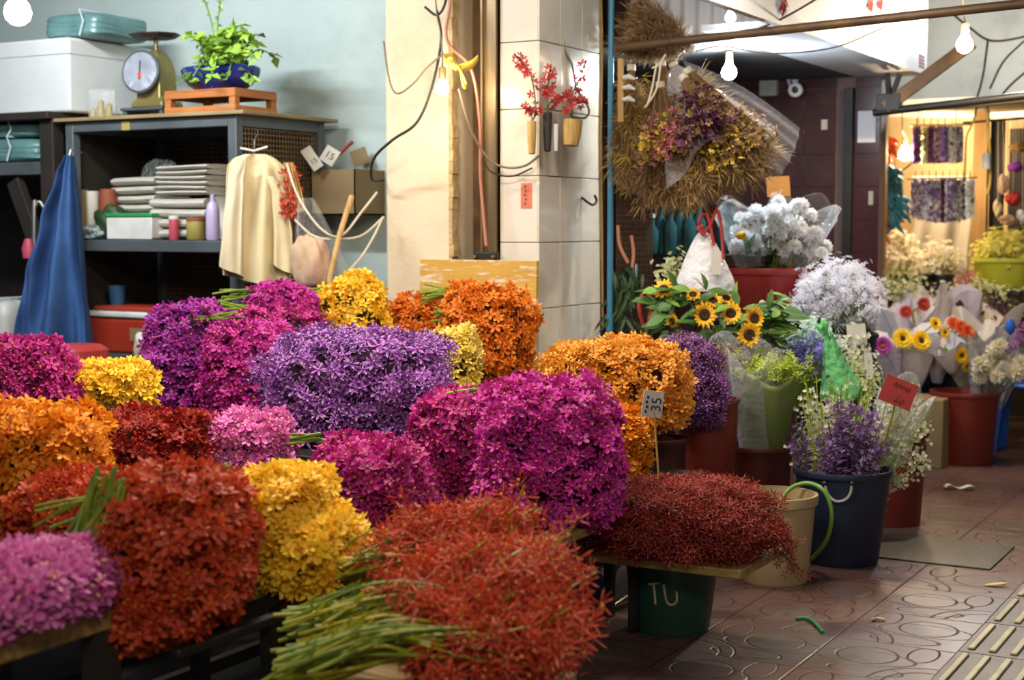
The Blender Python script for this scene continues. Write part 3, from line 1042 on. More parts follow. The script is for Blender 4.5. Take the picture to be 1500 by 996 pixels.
# --- on the top board
def weighing_scale():
    c = sy(215, 158, SY0 + 0.30)
    z = ZT
    t = thing('weighing_scale', 'old dial weighing scale with round white face and flat dark pan on the shelf top', 'scale', (c.x, c.y, z))
    k = 7.6 / FPX
    nrm = Vector((0.16, -1, 0.12)).normalized()
    # low grey blue stand
    mb = MB().box((c.x - 0.10, c.y - 0.1, z + 0.045), (c.x + 0.20, c.y + 0.12, z + 0.062))
    for sx in (-0.08, 0.18):
        mb.box((c.x + sx - 0.012, c.y - 0.09, z), (c.x + sx + 0.012, c.y + 0.1, z + 0.045))
    mb.build('stand', M['steel_grey'], t, bevel=0.003)
    zz = z + 0.062
    mb = MB()
    bx, by = c.x + 0.075, c.y
    lv = [(0.0, 0.115, 0.085), (0.03, 0.11, 0.08), (0.05, 0.085, 0.07), (0.2, 0.08, 0.066), (0.26, 0.06, 0.055), (0.30, 0.04, 0.04), (0.305, 0.02, 0.02)]
    vs, fs = [], []
    for zq, wx, wy in lv:
        vs += [(bx + sx_ * wx, by + sy_ * wy, zz + zq) for sx_, sy_ in ((-1, -1), (1, -1), (1, 1), (-1, 1))]
    for i in range(len(lv) - 1):
        for q in range(4):
            fs.append((i * 4 + q, i * 4 + (q + 1) % 4, i * 4 + 4 + (q + 1) % 4, i * 4 + 4 + q))
    fs += [(3, 2, 1, 0), tuple(range(len(lv) * 4 - 4, len(lv) * 4))]
    mb.add(vs, fs)
    mb.build('body', M['scale_body'], t, bevel=0.008)
    dc = Vector((c.x + 0.055, c.y - 0.085, zz + 0.185))
    d = MB().lathe([(0.0, 0), (0.108, 0.0), (0.116, 0.008), (0.116, 0.024), (0.108, 0.03), (0.104, 0.026), (0.0, 0.026)], dc, 40, ax=nrm)
    dial = d.build('dial_rim', M['steel_grey'], t)
    f = MB().lathe([(0.0, 0.0275), (0.104, 0.0275)], dc, 40, ax=nrm).build('dial_face', M['scale_dial'], dial)
    mb = MB()
    Z = nrm
    X = Vector((1, 0.16, 0)).normalized()
    Y = Z.cross(X)
    if Y.z < 0:
        Y = -Y
    for i in range(40):
        w = 2 * PI * i / 40
        rad = X * math.cos(w) + Y * math.sin(w)
        ln = 0.014 if i % 5 == 0 else 0.007
        mb.beam(dc + Z * 0.029 + rad * (0.1 - ln), dc + Z * 0.029 + rad * 0.1, 0.0015, 0.001, Z)
    mb.build('scale_marks', M['ink'], dial)
    MB().beam(dc + Z * 0.031 - Y * 0.045, dc + Z * 0.031 + Y * 0.06, 0.006, 0.002, Z).build('pointer', M['ink'], dial)
    MB().obox(dc + Z * 0.03 - Y * 0.02, (0.026, 0.002, 0.03), X, Z, Y).build('dial_badge', M['card_red_light'], dial)
    MB().tube([(bx, c.y, zz + 0.29), (bx, c.y, zz + 0.375)], 0.012, 12).build('pan_post', M['brass'], t)
    MB().lathe([(0.0, 0.375), (0.12, 0.372), (0.15, 0.39), (0.152, 0.396), (0.12, 0.382), (0.0, 0.382)], (bx - 0.01, c.y, zz), 8, sx=1.0, sy=0.8).build('pan', M['scale_pan'], t, smooth=False)


weighing_scale()


def planter():
    # slatted orange crate
    p0, p1 = sy(249, 158, SY0 + 0.14), sy(397, 160, SY0 + 0.14)
    x0, x1 = p0.x, p0.x + 0.47
    y0, y1 = SY0 + 0.10, SY0 + 0.44
    h = 0.115
    t = thing('wooden_crate', 'low orange wooden slatted crate under the blue bowl on the shelf top', 'crate', ((x0 + x1) / 2, (y0 + y1) / 2, ZT))
    for x in (x0, x1 - 0.04):
        for y in (y0, y1 - 0.04):
            MB().box((x, y, ZT), (x + 0.04, y + 0.04, ZT + h)).build('corner_block', M['wood_orange'], t, bevel=0.003)
    for y in (y0 - 0.004, y1 - 0.012):
        MB().box((x0, y, ZT + 0.005), (x1, y + 0.014, ZT + 0.04)).build('slat', M['wood_orange'], t, bevel=0.002)
        MB().box((x0, y, ZT + h - 0.032), (x1, y + 0.014, ZT + h)).build('slat', M['wood_orange'], t, bevel=0.002)
    for x in (x0 - 0.004, x1 - 0.01):
        MB().box((x, y0, ZT + 0.005), (x + 0.014, y1, ZT + 0.04)).build('slat', M['wood_orange'], t, bevel=0.002)
        MB().box((x, y0, ZT + h - 0.032), (x + 0.014, y1, ZT + h)).build('slat', M['wood_orange'], t, bevel=0.002)
    MB().box((x0, y0, ZT + h), (x1, y1, ZT + h + 0.012)).build('lid_board', M['wood_orange'], t, bevel=0.003)
    zc = ZT + h + 0.012
    c = Vector(((x0 + x1) / 2 + 0.0, (y0 + y1) / 2, zc))
    b = thing('blue_bowl', 'oval cobalt blue glazed bowl planter on the orange crate', 'planter', c)
    prof = [(0.0, 0.0), (0.13, 0.0), (0.18, 0.03), (0.222, 0.08), (0.228, 0.115), (0.218, 0.125), (0.205, 0.118), (0.2, 0.1), (0.0, 0.1)]
    MB().lathe(prof, c, 40, sx=1.05, sy=0.66).build('bowl', M['pot_blue'], b)
    # leafy green plant
    pl = thing('potted_vine', 'bright green trailing pothos vine growing in the cobalt blue bowl', 'plant', (c.x, c.y, zc + 0.1))
    for k in range(34):
        w = random.uniform(0, 2 * PI)
        base = Vector((c.x + 0.14 * math.cos(w) * random.random() ** .5, c.y + 0.08 * math.sin(w), zc + 0.1))
        lean = Vector((random.uniform(-0.16, 0.26), random.uniform(-0.16, 0.1), random.uniform(0.05, 0.22)))
        if k % 5 == 0:
            lean = Vector((random.uniform(-0.2, 0.1), -0.17, -0.06))
        if k == 1:
            lean = Vector((-0.1, -0.03, 0.42))
        if k == 2:
            lean = Vector((0.04, 0.0, 0.36))
        if k in (3, 4, 7):
            lean = Vector((0.3, -0.1, random.uniform(-0.06, 0.14)))
        mid = base + lean * 0.55 + Vector((0, 0, 0.07))
        pts = smooth_pts([base, mid, base + lean], 5)
        vn = MB().tube(pts, 0.0035, 5).build('vine', M['leaf_light'], pl)
        lf = MB()
        for q in range(2, len(pts)):
            for s in range(2 if k % 3 else 1):
                dr = Vector((random.gauss(0, 1), random.gauss(-0.4, 1), random.gauss(0.1, 0.6))).normalized()
                nn = Vector((random.gauss(0, .5), -0.6, 0.8 + random.gauss(0, .3))).normalized()
                sd = dr.cross(nn).normalized()
                L_ = random.uniform(0.04, 0.075) * (0.45 if k in (1, 2) else 1)
                W_ = L_ * 0.33
                o = pts[q]
                up = sd.cross(dr)
                lf.add([o, o + dr * L_ * 0.4 + sd * W_ + up * .006, o + dr * L_ * 0.4, o + dr * L_ * 0.4 - sd * W_ + up * .006, o + dr * L_ - up * 0.01], [(0, 1, 2), (0, 2, 3), (1, 4, 2), (2, 4, 3)])
        lf.build('leaves', M['vine' if k % 3 else 'leaf_light'], vn)


planter()

# glass jar of brown sticks
c = sy(148, 160, SY0 + 0.12)
t = thing('glass_jar', 'clear straight jar with a yellow brown bottom row of sticks on the shelf top', 'jar', (c.x, c.y, ZT))
for k, dx in enumerate((-0.06, -0.03, 0.0, 0.03, 0.06)):
    MB().lathe([(0.02, 0), (0.016, 0.05 + 0.02 * (k % 3)), (0.0, 0.06 + 0.02 * (k % 3))], (c.x + dx, c.y + 0.02 * (k % 2), ZT + 0.004), 10).build('bottle_cap', M['ochre'], t)
MB().lathe([(0.085, 0.002), (0.09, 0.02), (0.09, 0.15), (0.086, 0.155), (0.086, 0.02), (0.08, 0.006)], (c.x, c.y + 0.01, ZT), 32, sy=0.6, cap=False).build('jar_wall', M['film_thin'], t)

# --- tall dark rack further along the wall, with the foam box and teal bundles
RX1 = ony(60, 300, 5.9).x
ZR = ony(60, 164, 5.9).z
t = thing('timber_rack', 'dark timber rack beside the grey shelf carrying the white foam box', 'rack', (RX1 - 0.6, 6.0, 0.006))
for x in (RX1, RX1 - 1.5):
    for y in (5.9, 6.5):
        MB().box((x, y, 0.006), (x + 0.1, y + 0.08, ZR - 0.03)).build('post', M['wood_dark'], t, bevel=0.004)
MB().box((RX1 - 1.6, 5.86, ZR - 0.04), (SX0 - 0.07, 6.62, ZR)).build('top_board', M['wood_dark'], t, bevel=0.004)
ZR2 = ony(30, 238, 5.95).z
MB().box((RX1 - 1.6, 5.92, ZR2 - 0.07), (RX1, 6.6, ZR2)).build('shelf_board', M['steel_grey'], t, bevel=0.004)
MB().beam((RX1 - 0.25, 5.95, ZR2 - 0.1), (RX1 + 0.05, 5.95, ZR2 - 0.75), 0.05, 0.09).build('brace', M['wood_dark'], t, bevel=0.004)
MB().box((RX1 - 1.6, 5.92, 0.5), (RX1, 6.6, 0.56)).build('shelf_board', M['wood_dark'], t, bevel=0.004)
MB().box((RX1 - 1.6, 6.64, 0.05), (SX0 - 0.02, 6.66, ZR - 0.05)).build('back_panel', M['wood_dark'], t)

fx1 = ony(101, 100, 5.95).x
zf = ony(60, 57, 5.95).z
t = tag(MB().box((fx1 - 1.1, 5.95, ZR), (fx1, 6.6, zf)).build('foam_box', M['foam'], bevel=0.015), 'big white polystyrene box on top of the dark timber rack', 'box')
MB().box((fx1 - 1.102, 5.948, zf - 0.09), (fx1 + 0.002, 6.602, zf - 0.086)).build('lid_seam', M['grey_plastic'], t)


def wrapped(name, label, a, b, m=None, ropes=2, seed=1):
    """A soft block in plastic wrap, tied with twine."""
    a, b = Vector(a), Vector(b)
    c = (a + b) / 2
    h = (b - a) / 2
    t = thing(name, label, 'wrapped bundle', (c.x, c.y, min(a.z, b.z)))
    rs = np.random.default_rng(seed)

    def fn(u, v):
        d = np.array([math.cos(2 * PI * u) * math.sin(PI * v), math.sin(2 * PI * u) * math.sin(PI * v), -math.cos(PI * v)])
        r = (np.abs(d) ** 7).sum() ** (-1 / 7)
        w = 1 - 0.03 * abs(math.sin(17 * u + 5 * v + seed)) - 0.025 * abs(math.sin(31 * v + 9 * u))
        q = np.clip(d * r, -1, 1) * w
        return c + Vector((q[0] * h.x, q[1] * h.y, max(q[2], -0.97) * h.z))
    MB().grid(fn, 60, 30, True).build('wrapped_block', m or M['teal_wrap'], t)
    for k in range(ropes):
        x = c.x + h.x * (0.45 - 0.75 * k)
        e = 0.006
        MB().tube([(x, c.y - h.y - e, c.z - h.z + .01), (x + 0.03, c.y - h.y - e, c.z + h.z * .2), (x, c.y - h.y - e, c.z + h.z + e), (x, c.y + h.y, c.z + h.z + e)], 0.006, 6).build('twine', M['teal_rope'], t)
    return t


p = ony(70, 57, 5.9)
wrapped('wrapped_bundle', 'long teal plastic wrapped bundle lying on top of the white foam box', (ony(62, 50, 6.02).x, 6.0, zf), (ony(190, 50, 6.2).x - 0.05, 6.45, zf + 0.14), ropes=1, seed=3)
x_r = ony(57, 200, 5.94).x
zmid = ony(30, 201, 5.94).z
wrapped('wrapped_bundle', 'upper teal wrapped bundle stacked in the dark rack beneath the foam box', (x_r - 0.85, 5.94, zmid), (x_r, 6.4, ZR - 0.045), seed=5)
wrapped('wrapped_bundle', 'lower teal wrapped bundle stacked in the dark rack', (x_r - 0.85, 5.93, ZR2), (x_r, 6.4, zmid), seed=8)


# --- hanging cloths
def drape(parent, name, m, top, rows, folds=7, amp=0.02, depth=0.05, nu=84, phase=0.0, sharp=1.6, open_bottom=True):
    """A hanging folded cloth: rows of (z, centre shift, half width, fold strength)."""
    top = Vector(top)
    zs = [r[0] for r in rows]

    def interp(z):
        for a, b in zip(rows, rows[1:]):
            if b[0] <= z <= a[0]:
                k = (a[0] - z) / max(1e-6, a[0] - b[0])
                k2 = k * k * (3 - 2 * k)
                return [a[i] + (b[i] - a[i]) * k2 for i in range(4)]
        return rows[-1]

    def fn(u, v):
        z = zs[0] + (zs[-1] - zs[0]) * v
        _, sx, hw, fs = interp(z)
        w = 2 * PI * u
        x = math.cos(w)
        f = math.sin(folds * w + phase + 1.3 * math.sin(3 * v + phase)) * 0.6 + 0.4 * math.sin(folds * 1.7 * w + 2 * phase)
        f = math.copysign(abs(f) ** (1 / sharp), f)
        d = depth * (0.35 + 0.65 * v)
        s = Vector((RGT.x, RGT.y, 0))
        hem = 0.006 * math.sin(2 * w + phase) * v ** 6 - 0.03 * math.cos(w) * v ** 6
        return top + s * (sx + hw * x) - HF * (math.sin(w) * d + amp * fs * f) + Vector((0, 0, z + hem))
    return MB().grid(fn, nu, 40, True).build(name, m, parent, sub=1)


# blue cloth on the rack post
top = at(104, 228, 7.88)
zb_ = at(70, 500, 7.88).z - top.z
t = thing('blue_cloth', 'blue denim cloth hanging in folds from the dark rack post', 'cloth', (top.x, top.y - 0.0, top.z + zb_))
k = 7.88 / FPX
drape(t, 'cloth', M['denim'], top, [(0, -0.01, 6 * k, 0.2), (-0.10, -8 * k, 14 * k, 0.6), (-0.35, -18 * k, 30 * k, 1.0), (-0.62, -26 * k, 43 * k, 1.1), (zb_, -30 * k, 53 * k, 1.2)], 5, 0.075, 0.10, phase=0.7, sharp=1.2)
MB().tube([top + Vector((0.0, 0.08, 0.02)), top + Vector((0, 0.0, 0.03)), top + Vector((0, -0.02, -0.02))], 0.004, 6).build('hook', M['wire'], t)

# cream shirt on a hanger at the shelf corner
top = at(372, 226, 7.45)
k = 7.45 / FPX
zb_ = at(372, 412, 7.45).z - top.z
t = thing('cream_shirt', 'cream cotton shirt hung on a white hanger in front of the shelf corner', 'shirt', (top.x, top.y, top.z + zb_))
drape(t, 'shirt_body', M['cream_cloth'], top, [(0, 2 * k, 16 * k, 0.1), (-0.02, 0, 32 * k, 0.4), (-0.06, 2 * k, 42 * k, 0.8), (-0.14, 2 * k, 44 * k, 1.0), (-0.33, 2 * k, 48 * k, 1.0), (zb_, 2 * k, 50 * k, 1.25)], 5, 0.035, 0.08, phase=1.9, sharp=1.0)
slv = at(345, 250, 7.36)
drape(t, 'sleeve', M['cream_cloth2'], slv, [(0.05, 10 * k, 7 * k, 0.2), (-0.05, 0, 12 * k, 0.6), (-0.3, -6 * k, 15 * k, 1.0), (-0.49, -8 * k, 17 * k, 1.2)], 3, 0.014, 0.05, phase=0.2, sharp=1.0)
slv = at(412, 300, 7.42)
drape(t, 'sleeve', M['cream_cloth'], slv, [(0.14, -14 * k, 7 * k, 0.2), (0.05, -4 * k, 10 * k, 0.6), (-0.15, 2 * k, 14 * k, 1.0), (-0.32, 4 * k, 16 * k, 1.2)], 3, 0.012, 0.05, phase=0.9, sharp=1.0)
MB().tube([at(352, 217, 7.45), at(372, 221, 7.45), at(392, 215, 7.45)], 0.006, 8).build('hanger', M['white_plastic'], t)
MB().tube(smooth_pts([top + Vector((0, 0, 0.0)), at(373, 205, 7.45), at(378, 195, 7.5), at(376, 190, 7.55)], 6), 0.0025, 6).build('hanger_hook', M['wire'], t)

# --- contents of the shelf
zs = ZM


def paper_stack(u0, u1, v1, z0, label, n=6, y=None):
    y = SY0 + 0.10 if y is None else y
    a, b = ony(u0, v1, y), ony(u1, v1, y)
    z1 = a.z
    t = thing('paper_stack', label, 'paper stack', ((a.x + b.x) / 2, y + 0.15, z0), 'folded paper on the shelf')
    h = (z1 - z0) / n
    for k in range(n):
        j = random.uniform(-0.008, 0.008)
        zc = z0 + h * (k + .5)
        mb = MB()

        def fn(uu, vv):
            w = 2 * PI * vv
            yy = math.copysign(abs(math.cos(w)) ** 0.6, math.cos(w)) * 0.15
            zz = math.copysign(abs(math.sin(w)) ** 0.8, math.sin(w)) * h * 0.52
            bow = 0.003 * math.sin(3 * uu + k)
            return Vector((a.x + (b.x - a.x) * uu + j, y + 0.15 + yy, zc + zz + bow))
        mb.grid(fn, 8, 17)
        n0 = len(mb.v)
        mb.f.append(tuple(range(0, 17 * 8, 8)))
        mb.f.append(tuple(range(7, 17 * 8, 8))[::-1])
        mb.build('folded_sheet', M['paper_white'], t)


paper_stack(218, 298, 290, zs + 0.002, 'stack of folded off white paper under another stack behind the white tub', 4)
paper_stack(226, 300, 242, sy(226, 290, SY0 + 0.1).z + 0.012, 'topmost stack of folded off white paper beside the cream shirt', 6)
paper_stack(160, 224, 260, zs + 0.002, 'smaller stack of folded off white paper behind the checked cloth', 7, SY0 + 0.2)


def pot(name, label, cat, u, v0, v1, r, m, y=SY0 + 0.07, prof=None, lid=None, base=None):
    c = ony(u, v1, y)
    zz = zs if base is None else base
    h = ony(u, v0, y).z - zz
    t = thing(name, label, cat, (c.x, c.y, zz))
    prof = prof or [(0.9, 0), (1.0, 0.06), (1.0, 0.94), (0.95, 1.0), (0.0, 1.0)]
    MB().lathe([(a * r, b * h) for a, b in prof], (c.x, c.y, zz), 24).build('body', m, t)
    if lid:
        MB().lathe([(r * 1.03, 0), (r * 1.03, h * 0.13), (r * 0.9, h * 0.16), (0, h * 0.16)], (c.x, c.y, zz + h * 0.93), 24).build('lid', lid, t)
    return t


pot('small_can', 'small pink and white can on the front edge of the middle shelf', 'can', 255, 319, 345, 0.026, M['pink_plastic'], lid=M['white_plastic'])
pot('ochre_jar', 'short ochre jar with a rust lid on the front edge of the middle shelf', 'jar', 287, 322, 345, 0.048, M['ochre'], lid=M['terracotta'])
t = pot('lavender_bottle', 'lavender plastic bottle standing next to the cream shirt on the shelf', 'bottle', 312, 284, 345, 0.035, M['lavender'], prof=[(0.9, 0), (1, 0.05), (1, 0.62), (0.75, 0.78), (0.35, 0.84), (0.35, 0.98), (0, 1.0)])
pot('rust_pot', 'rust red round pot between checked cloth and paper on the shelf', 'pot', 158, 277, 300, 0.05, M['terracotta'], y=SY0 + 0.16, prof=[(0.7, 0), (1, 0.4), (1, 0.8), (0.8, 1), (0, 1)])
pot('white_mug', 'off white mug with an orange print standing at the back of the middle shelf', 'mug', 136, 280, 345, 0.04, M['card_white'], y=SY0 + 0.16)
pot('orange_tin', 'brown orange tin at the shelf end near the blue cloth', 'tin', 120, 278, 345, 0.04, M['cardboard'], y=SY0 + 0.12)
a, b = sy(156, 345, SY0 + 0.05), sy(226, 318, SY0 + 0.05)
t = thing('lunch_box', 'white plastic box with a green lid on the middle shelf', 'box', ((a.x + b.x) / 2, SY0 + 0.12, zs))
MB().box((a.x, SY0 + 0.05, zs), (b.x - 0.02, SY0 + 0.2, b.z)).build('box_body', M['white_plastic'], t, bevel=0.006)
MB().box((a.x - 0.005, SY0 + 0.045, b.z), (b.x - 0.015, SY0 + 0.205, b.z + 0.022)).build('lid', M['green_lid'], t, bevel=0.006)


def soft_lump(name, label, cat, c, s, m, seed=1, z0=None):
    c = Vector(c)

    def fn(u, v):
        d = np.array([math.cos(2 * PI * u) * math.sin(PI * v), math.sin(2 * PI * u) * math.sin(PI * v), -math.cos(PI * v)])
        r = (np.abs(d) ** 2.6).sum() ** (-1 / 2.6) * (1 + 0.13 * float(lump(d[None] * 1.9, seed)[0]))
        q = d * r
        return c + Vector((q[0] * s[0], q[1] * s[1], max(q[2], -0.85) * s[2]))
    o = MB().grid(fn, 40, 24, True).build(name, m)
    return tag(o, label, cat)


c = sy(137, 338, SY0 + 0.1)
soft_lump('checked_cloth', 'small folded blue and white checked cloth on the middle shelf', 'cloth', (c.x, c.y, zs + 0.035), (0.075, 0.07, 0.04), M['patterned'], 21)
c = sy(163, 312, SY0 + 0.16)
soft_lump('green_bag', 'dark green crumpled bag behind the white lunch box', 'bag', (c.x, c.y, zs + 0.09), (0.09, 0.07, 0.1), M['leaf_dark'], 22)
c = sy(237, 343, SY0 + 0.05)
t = thing('garden_scissors', 'black handled scissors lying on the shelf edge beside the pink can', 'scissors', (c.x, c.y, zs))
MB().beam((c.x - 0.06, c.y, zs + 0.008), (c.x + 0.02, c.y + 0.01, zs + 0.008), 0.012, 0.006).build('blade', M['steel_dark'], t)
MB().tube([(c.x + 0.02 + 0.02 * math.cos(w), c.y + 0.01 + 0.014 * math.sin(w), zs + 0.009) for w in [i * PI / 6 for i in range(13)]], 0.005, 6).build('handle', M['black_plastic'], t)
c = sy(232, 228, SY0 + 0.4)
soft_lump('woven_basket', 'brown woven basket lying at the back of the middle shelf above the paper', 'basket', (c.x, c.y, zs + 0.33), (0.11, 0.06, 0.1), M['patterned'], 23)
soft_lump('white_bag', 'crumpled white carrier bag behind the lavender bottle', 'bag', (sy(318, 300, SY0 + 0.25).x, SY0 + 0.28, zs + 0.13), (0.07, 0.09, 0.15), M['white_plastic'], 24)

# red cooler box on the low board
a, b = ony(124, 515, SY0 + 0.0), ony(222, 450, SY0 + 0.0)
t = thing('cooler_box', 'red plastic cooler box with a white lid under the shelf', 'cooler', ((a.x + b.x) / 2, SY0 + 0.2, ZL))
zc = ony(160, 466, SY0).z
MB().box((a.x, SY0 + 0.03, ZL), (b.x + 0.05, SY0 + 0.36, zc)).build('cooler_body', M['red_cooler'], t, bevel=0.015)
MB().box((a.x - 0.01, SY0 + 0.02, zc), (b.x + 0.06, SY0 + 0.37, zc + 0.035)).build('lid', M['white_plastic'], t, bevel=0.012)
MB().box((a.x + 0.02, SY0 + 0.05, zc + 0.035), (b.x + 0.03, SY0 + 0.34, zc + 0.06)).build('lid_panel', M['red_cooler'], t, bevel=0.01)
MB().box((ony(185, 490, SY0).x, SY0 + 0.026, zc - 0.12), (ony(214, 490, SY0).x, SY0 + 0.031, zc - 0.05)).build('label_patch', M['cardboard'], t)
pot('blue_cup', 'small blue cup standing on the red cooler', 'cup', 172, 418, 446, 0.05, M['blue_plastic'], y=SY0 + 0.2, base=zc + 0.06, prof=[(0.75, 0), (0.95, 0.9), (1.0, 1.0), (0.9, 1), (0.0, 0.5)])
c = ony(212, 505, SY0 - 0.08)
soft_lump('snack_packet', 'white and yellow plastic packet beside the red cooler', 'packet', (c.x, c.y, c.z), (0.055, 0.05, 0.075), mat('white yellow packet', 'd0d0c8', 0.35, 'c8b43c', 12), 31)
MB_ = MB().box((c.x - 0.09, SY0 - 0.16, c.z - 0.1), (c.x + 0.07, SY0 - 0.0, c.z - 0.062))
tag(MB_.build('step_ledge', M['steel_dark'], bevel=0.004), 'dark ledge under the white and yellow packet', 'ledge')
MB_ = MB().box((c.x - 0.08, SY0 - 0.15, 0.03), (c.x + 0.06, SY0 - 0.01, c.z - 0.1))
# red bowl stool next to the magenta bundle
c = at(108, 520, 6.6)
prof = [(0.10, 0), (0.13, 0.01), (0.16, 0.05), (0.165, 0.055), (0.155, 0.05), (0.0, 0.012)]
t = thing('red_stool', 'red plastic stool with a rounded seat behind the magenta bundle', 'stool', (c.x, c.y, 0.03))
zt_ = at(108, 505, 6.6).z
MB().lathe([(0.0, zt_), (0.12, zt_), (0.15, zt_ - 0.02), (0.158, zt_ - 0.07), (0.15, zt_ - 0.075), (0.0, zt_ - 0.03)], (c.x, c.y, 0), 32).build('seat', M['red_tub'], t)
for sx, sy_ in ((-1, -1), (1, -1), (1, 1), (-1, 1)):
    MB().beam((c.x + sx * 0.09, c.y + sy_ * 0.09, zt_ - 0.05), (c.x + sx * 0.13, c.y + sy_ * 0.13, 0.03), 0.03, 0.025).build('leg', M['red_tub'], t)
# pale handled things at the frame edge
c = at(20, 470, 8.35)
wrapped('grey_bundle', 'pale grey plastic bundle on the low board of the dark rack', (c.x - 0.3, c.y - 0.1, 0.56), (c.x + 0.03, c.y + 0.2, c.z + 0.12), M['white_plastic'], 1, 12)
t = thing('metal_walking_stick', 'pale grey hooked metal handle between the rack and the blue cloth', 'handle', at(50, 360, 8.0))
MB().tube(smooth_pts([Vector((at(50, 640, 8.0).x, at(50, 640, 8.0).y, 0.03)), at(50, 330, 8.0), at(52, 302, 8.0), at(58, 296, 8.0), at(64, 304, 8.0)], 6), 0.011, 10).build('shaft', M['wire'], t)
MB().lathe([(0.03, 0), (0.035, 0.05), (0.02, 0.1), (0.0, 0.105)], at(42, 378, 7.95), 16).build('pink_charm', M['pink_plastic'], t)

# --- corner between shelf and column
p0, p1 = ony(456, 315, 6.5), ony(520, 315, 6.5)
zt_, zb2 = ony(490, 248, 6.5).z, p0.z
t = thing('holder_box', 'brown plastic holder box fixed to the wall between shelf and plaster column', 'box', ((p0.x + p1.x) / 2, 6.6, zb2))
MB().box((p0.x, 6.5, zb2), (p1.x, 6.505, zt_)).box((p0.x, 6.5, zb2), (p0.x + 0.006, YB, zt_)).box((p1.x - 0.006, 6.5, zb2), (p1.x, YB, zt_)).box((p0.x, 6.5, zb2), (p1.x, YB, zb2 + 0.008)).build('box_shell', M['cardboard'], t)
MB().box((p0.x + 0.015, 6.52, zb2 + 0.01), (p1.x - 0.015, 6.74, zb2 + 0.16)).build('papers', M['bag_beige'], t)


def tag_card(name, label, c, w, h, rot, m, text=None, tsize=None, stick=None, facing=None, ink='ink', trot=0.0):
    """A price card: face towards the viewer side, turned by rot in its own plane, writing on its face."""
    c = Vector(c)
    n = Vector(facing or (-HF.x, -HF.y, 0.15)).normalized()
    X = ZUP.cross(n).normalized()
    Y = n.cross(X)
    Xr = X * math.cos(rot) + Y * math.sin(rot)
    Yr = -X * math.sin(rot) + Y * math.cos(rot)
    t = thing(name, label, 'price card', c)
    MB().obox(c, (w, h, 0.003), Xr, Yr, n).build('card', m, t)
    if text:
        for txt, ox, oy, sz, extra in text:
            cu = bpy.data.curves.new('lettering', 'FONT')
            cu.body = txt
            cu.size = sz
            cu.align_x = 'CENTER'
            cu.align_y = 'CENTER'
            cu.extrude = 0.0004
            tmp = bpy.data.objects.new('lettering_outline', cu)
            C.objects.link(tmp)
            bpy.context.view_layer.update()
            me = bpy.data.meshes.new_from_object(tmp.evaluated_get(bpy.context.evaluated_depsgraph_get()))
            bpy.data.objects.remove(tmp)
            bpy.data.curves.remove(cu)
            me.materials.clear()
            me.materials.append(M[ink])
            o = bpy.data.objects.new('lettering', me)
            C.objects.link(o)
            o.parent = t
            a = extra
            Xt = Xr * math.cos(a) + Yr * math.sin(a)
            Yt = -Xr * math.sin(a) + Yr * math.cos(a)
            R = Matrix((Xt, Yt, n)).transposed().to_4x4()
            R.translation = Xr * ox + Yr * oy + n * 0.0022
            o.matrix_local = R
    if stick:
        for a, b_ in stick:
            MB().tube([a, b_], 0.004, 6).build('stick', M['bamboo'], t)
    return t, Xr, Yr, n


tag_card('price_card', 'white card reading 15 stuck in the brown wall holder', at(483, 228, 7.92), 0.08, 0.09, -0.55, M['card_white'], [('15', 0.0, 0.0, 0.052, 0.0)])
tag_card('price_card', 'creased pale card tucked behind the shelf edge next to the 15 card', at(457, 232, 7.92), 0.06, 0.13, 0.6, M['card_white'], [('15', 0.0, -0.02, 0.04, 0.0)])
tag_card('price_card', 'plain grey card hanging beside the black cable loop', at(527, 230, 8.1), 0.09, 0.09, 0.35, M['cardboard'])
tag(MB().tube([at(490, 232, 7.96), at(517, 207, 7.96)], 0.009, 8).build('red_marker', M['ink_red']), 'red stick slanting out of the brown holder above the 15 card', 'stick')
MB_ = MB().tube([at(515, 288, 7.15), at(497, 345, 7.0), at(483, 405, 6.85), Vector((at(476, 470, 6.75).x, at(476, 470, 6.75).y, 0.662))], [0.014, 0.013, 0.012, 0.012], 10)
tag(MB_.build('wooden_stick', M['wood_post']), 'yellow wooden broom stick leaning against the wall corner', 'stick')
c = at(455, 385, 7.15)
soft_lump('hanging_sack', 'clear beige plastic sack with red print hanging behind the magenta bundle', 'sack', (c.x, c.y, c.z), (0.085, 0.07, 0.13), M['bag_beige'], 41)
t = thing('plastic_sheet_bag', 'clear plastic bag hanging over the beige sack', 'bag', at(470, 380, 7.05))


def bagfn(u, v):
    w = 2 * PI * u
    r = 0.03 + 0.10 * v ** 0.8
    return at(448 + 28 * v, 290 + 125 * v, 7.15) + RGT * (math.cos(w) * r * (1 + 0.12 * math.sin(7 * w))) + HF * (math.sin(w) * r * 0.6)


MB().grid(bagfn, 40, 16, True).build('film', M['film_thin'], t)
# cords between the shelf and the column
cords = [
    ([(420, 240, 7.3), (438, 290, 7.2), (470, 335, 7.1), (500, 345, 7.1), (530, 310, 7.2), (552, 282, 7.3)], 'off white cord looped from shelf to plaster column, upper loop'),
    ([(432, 322, 7.2), (460, 346, 7.15), (495, 350, 7.1), (530, 345, 7.15), (562, 318, 7.2)], 'off white cord sagging low behind the wooden stick'),
    ([(510, 398, 7.0), (530, 375, 7.05), (548, 345, 7.15), (560, 320, 7.2)], 'off white cord rising beside the column above the yellow bundle'),
]
for pts, lb in cords:
    tag(MB().tube(smooth_pts([at(*q) for q in pts], 8), 0.006, 6).build('cord', M['rope_white']), lb, 'cord')
t = thing('dried_bunch', 'dried orange brown bunch hanging between cream shirt and wall holder', 'dried flowers', at(428, 330, 7.35))
pts = np.array([at(random.gauss(425, 7), random.uniform(245, 320), random.gauss(7.35, 0.03)) for _ in range(150)])
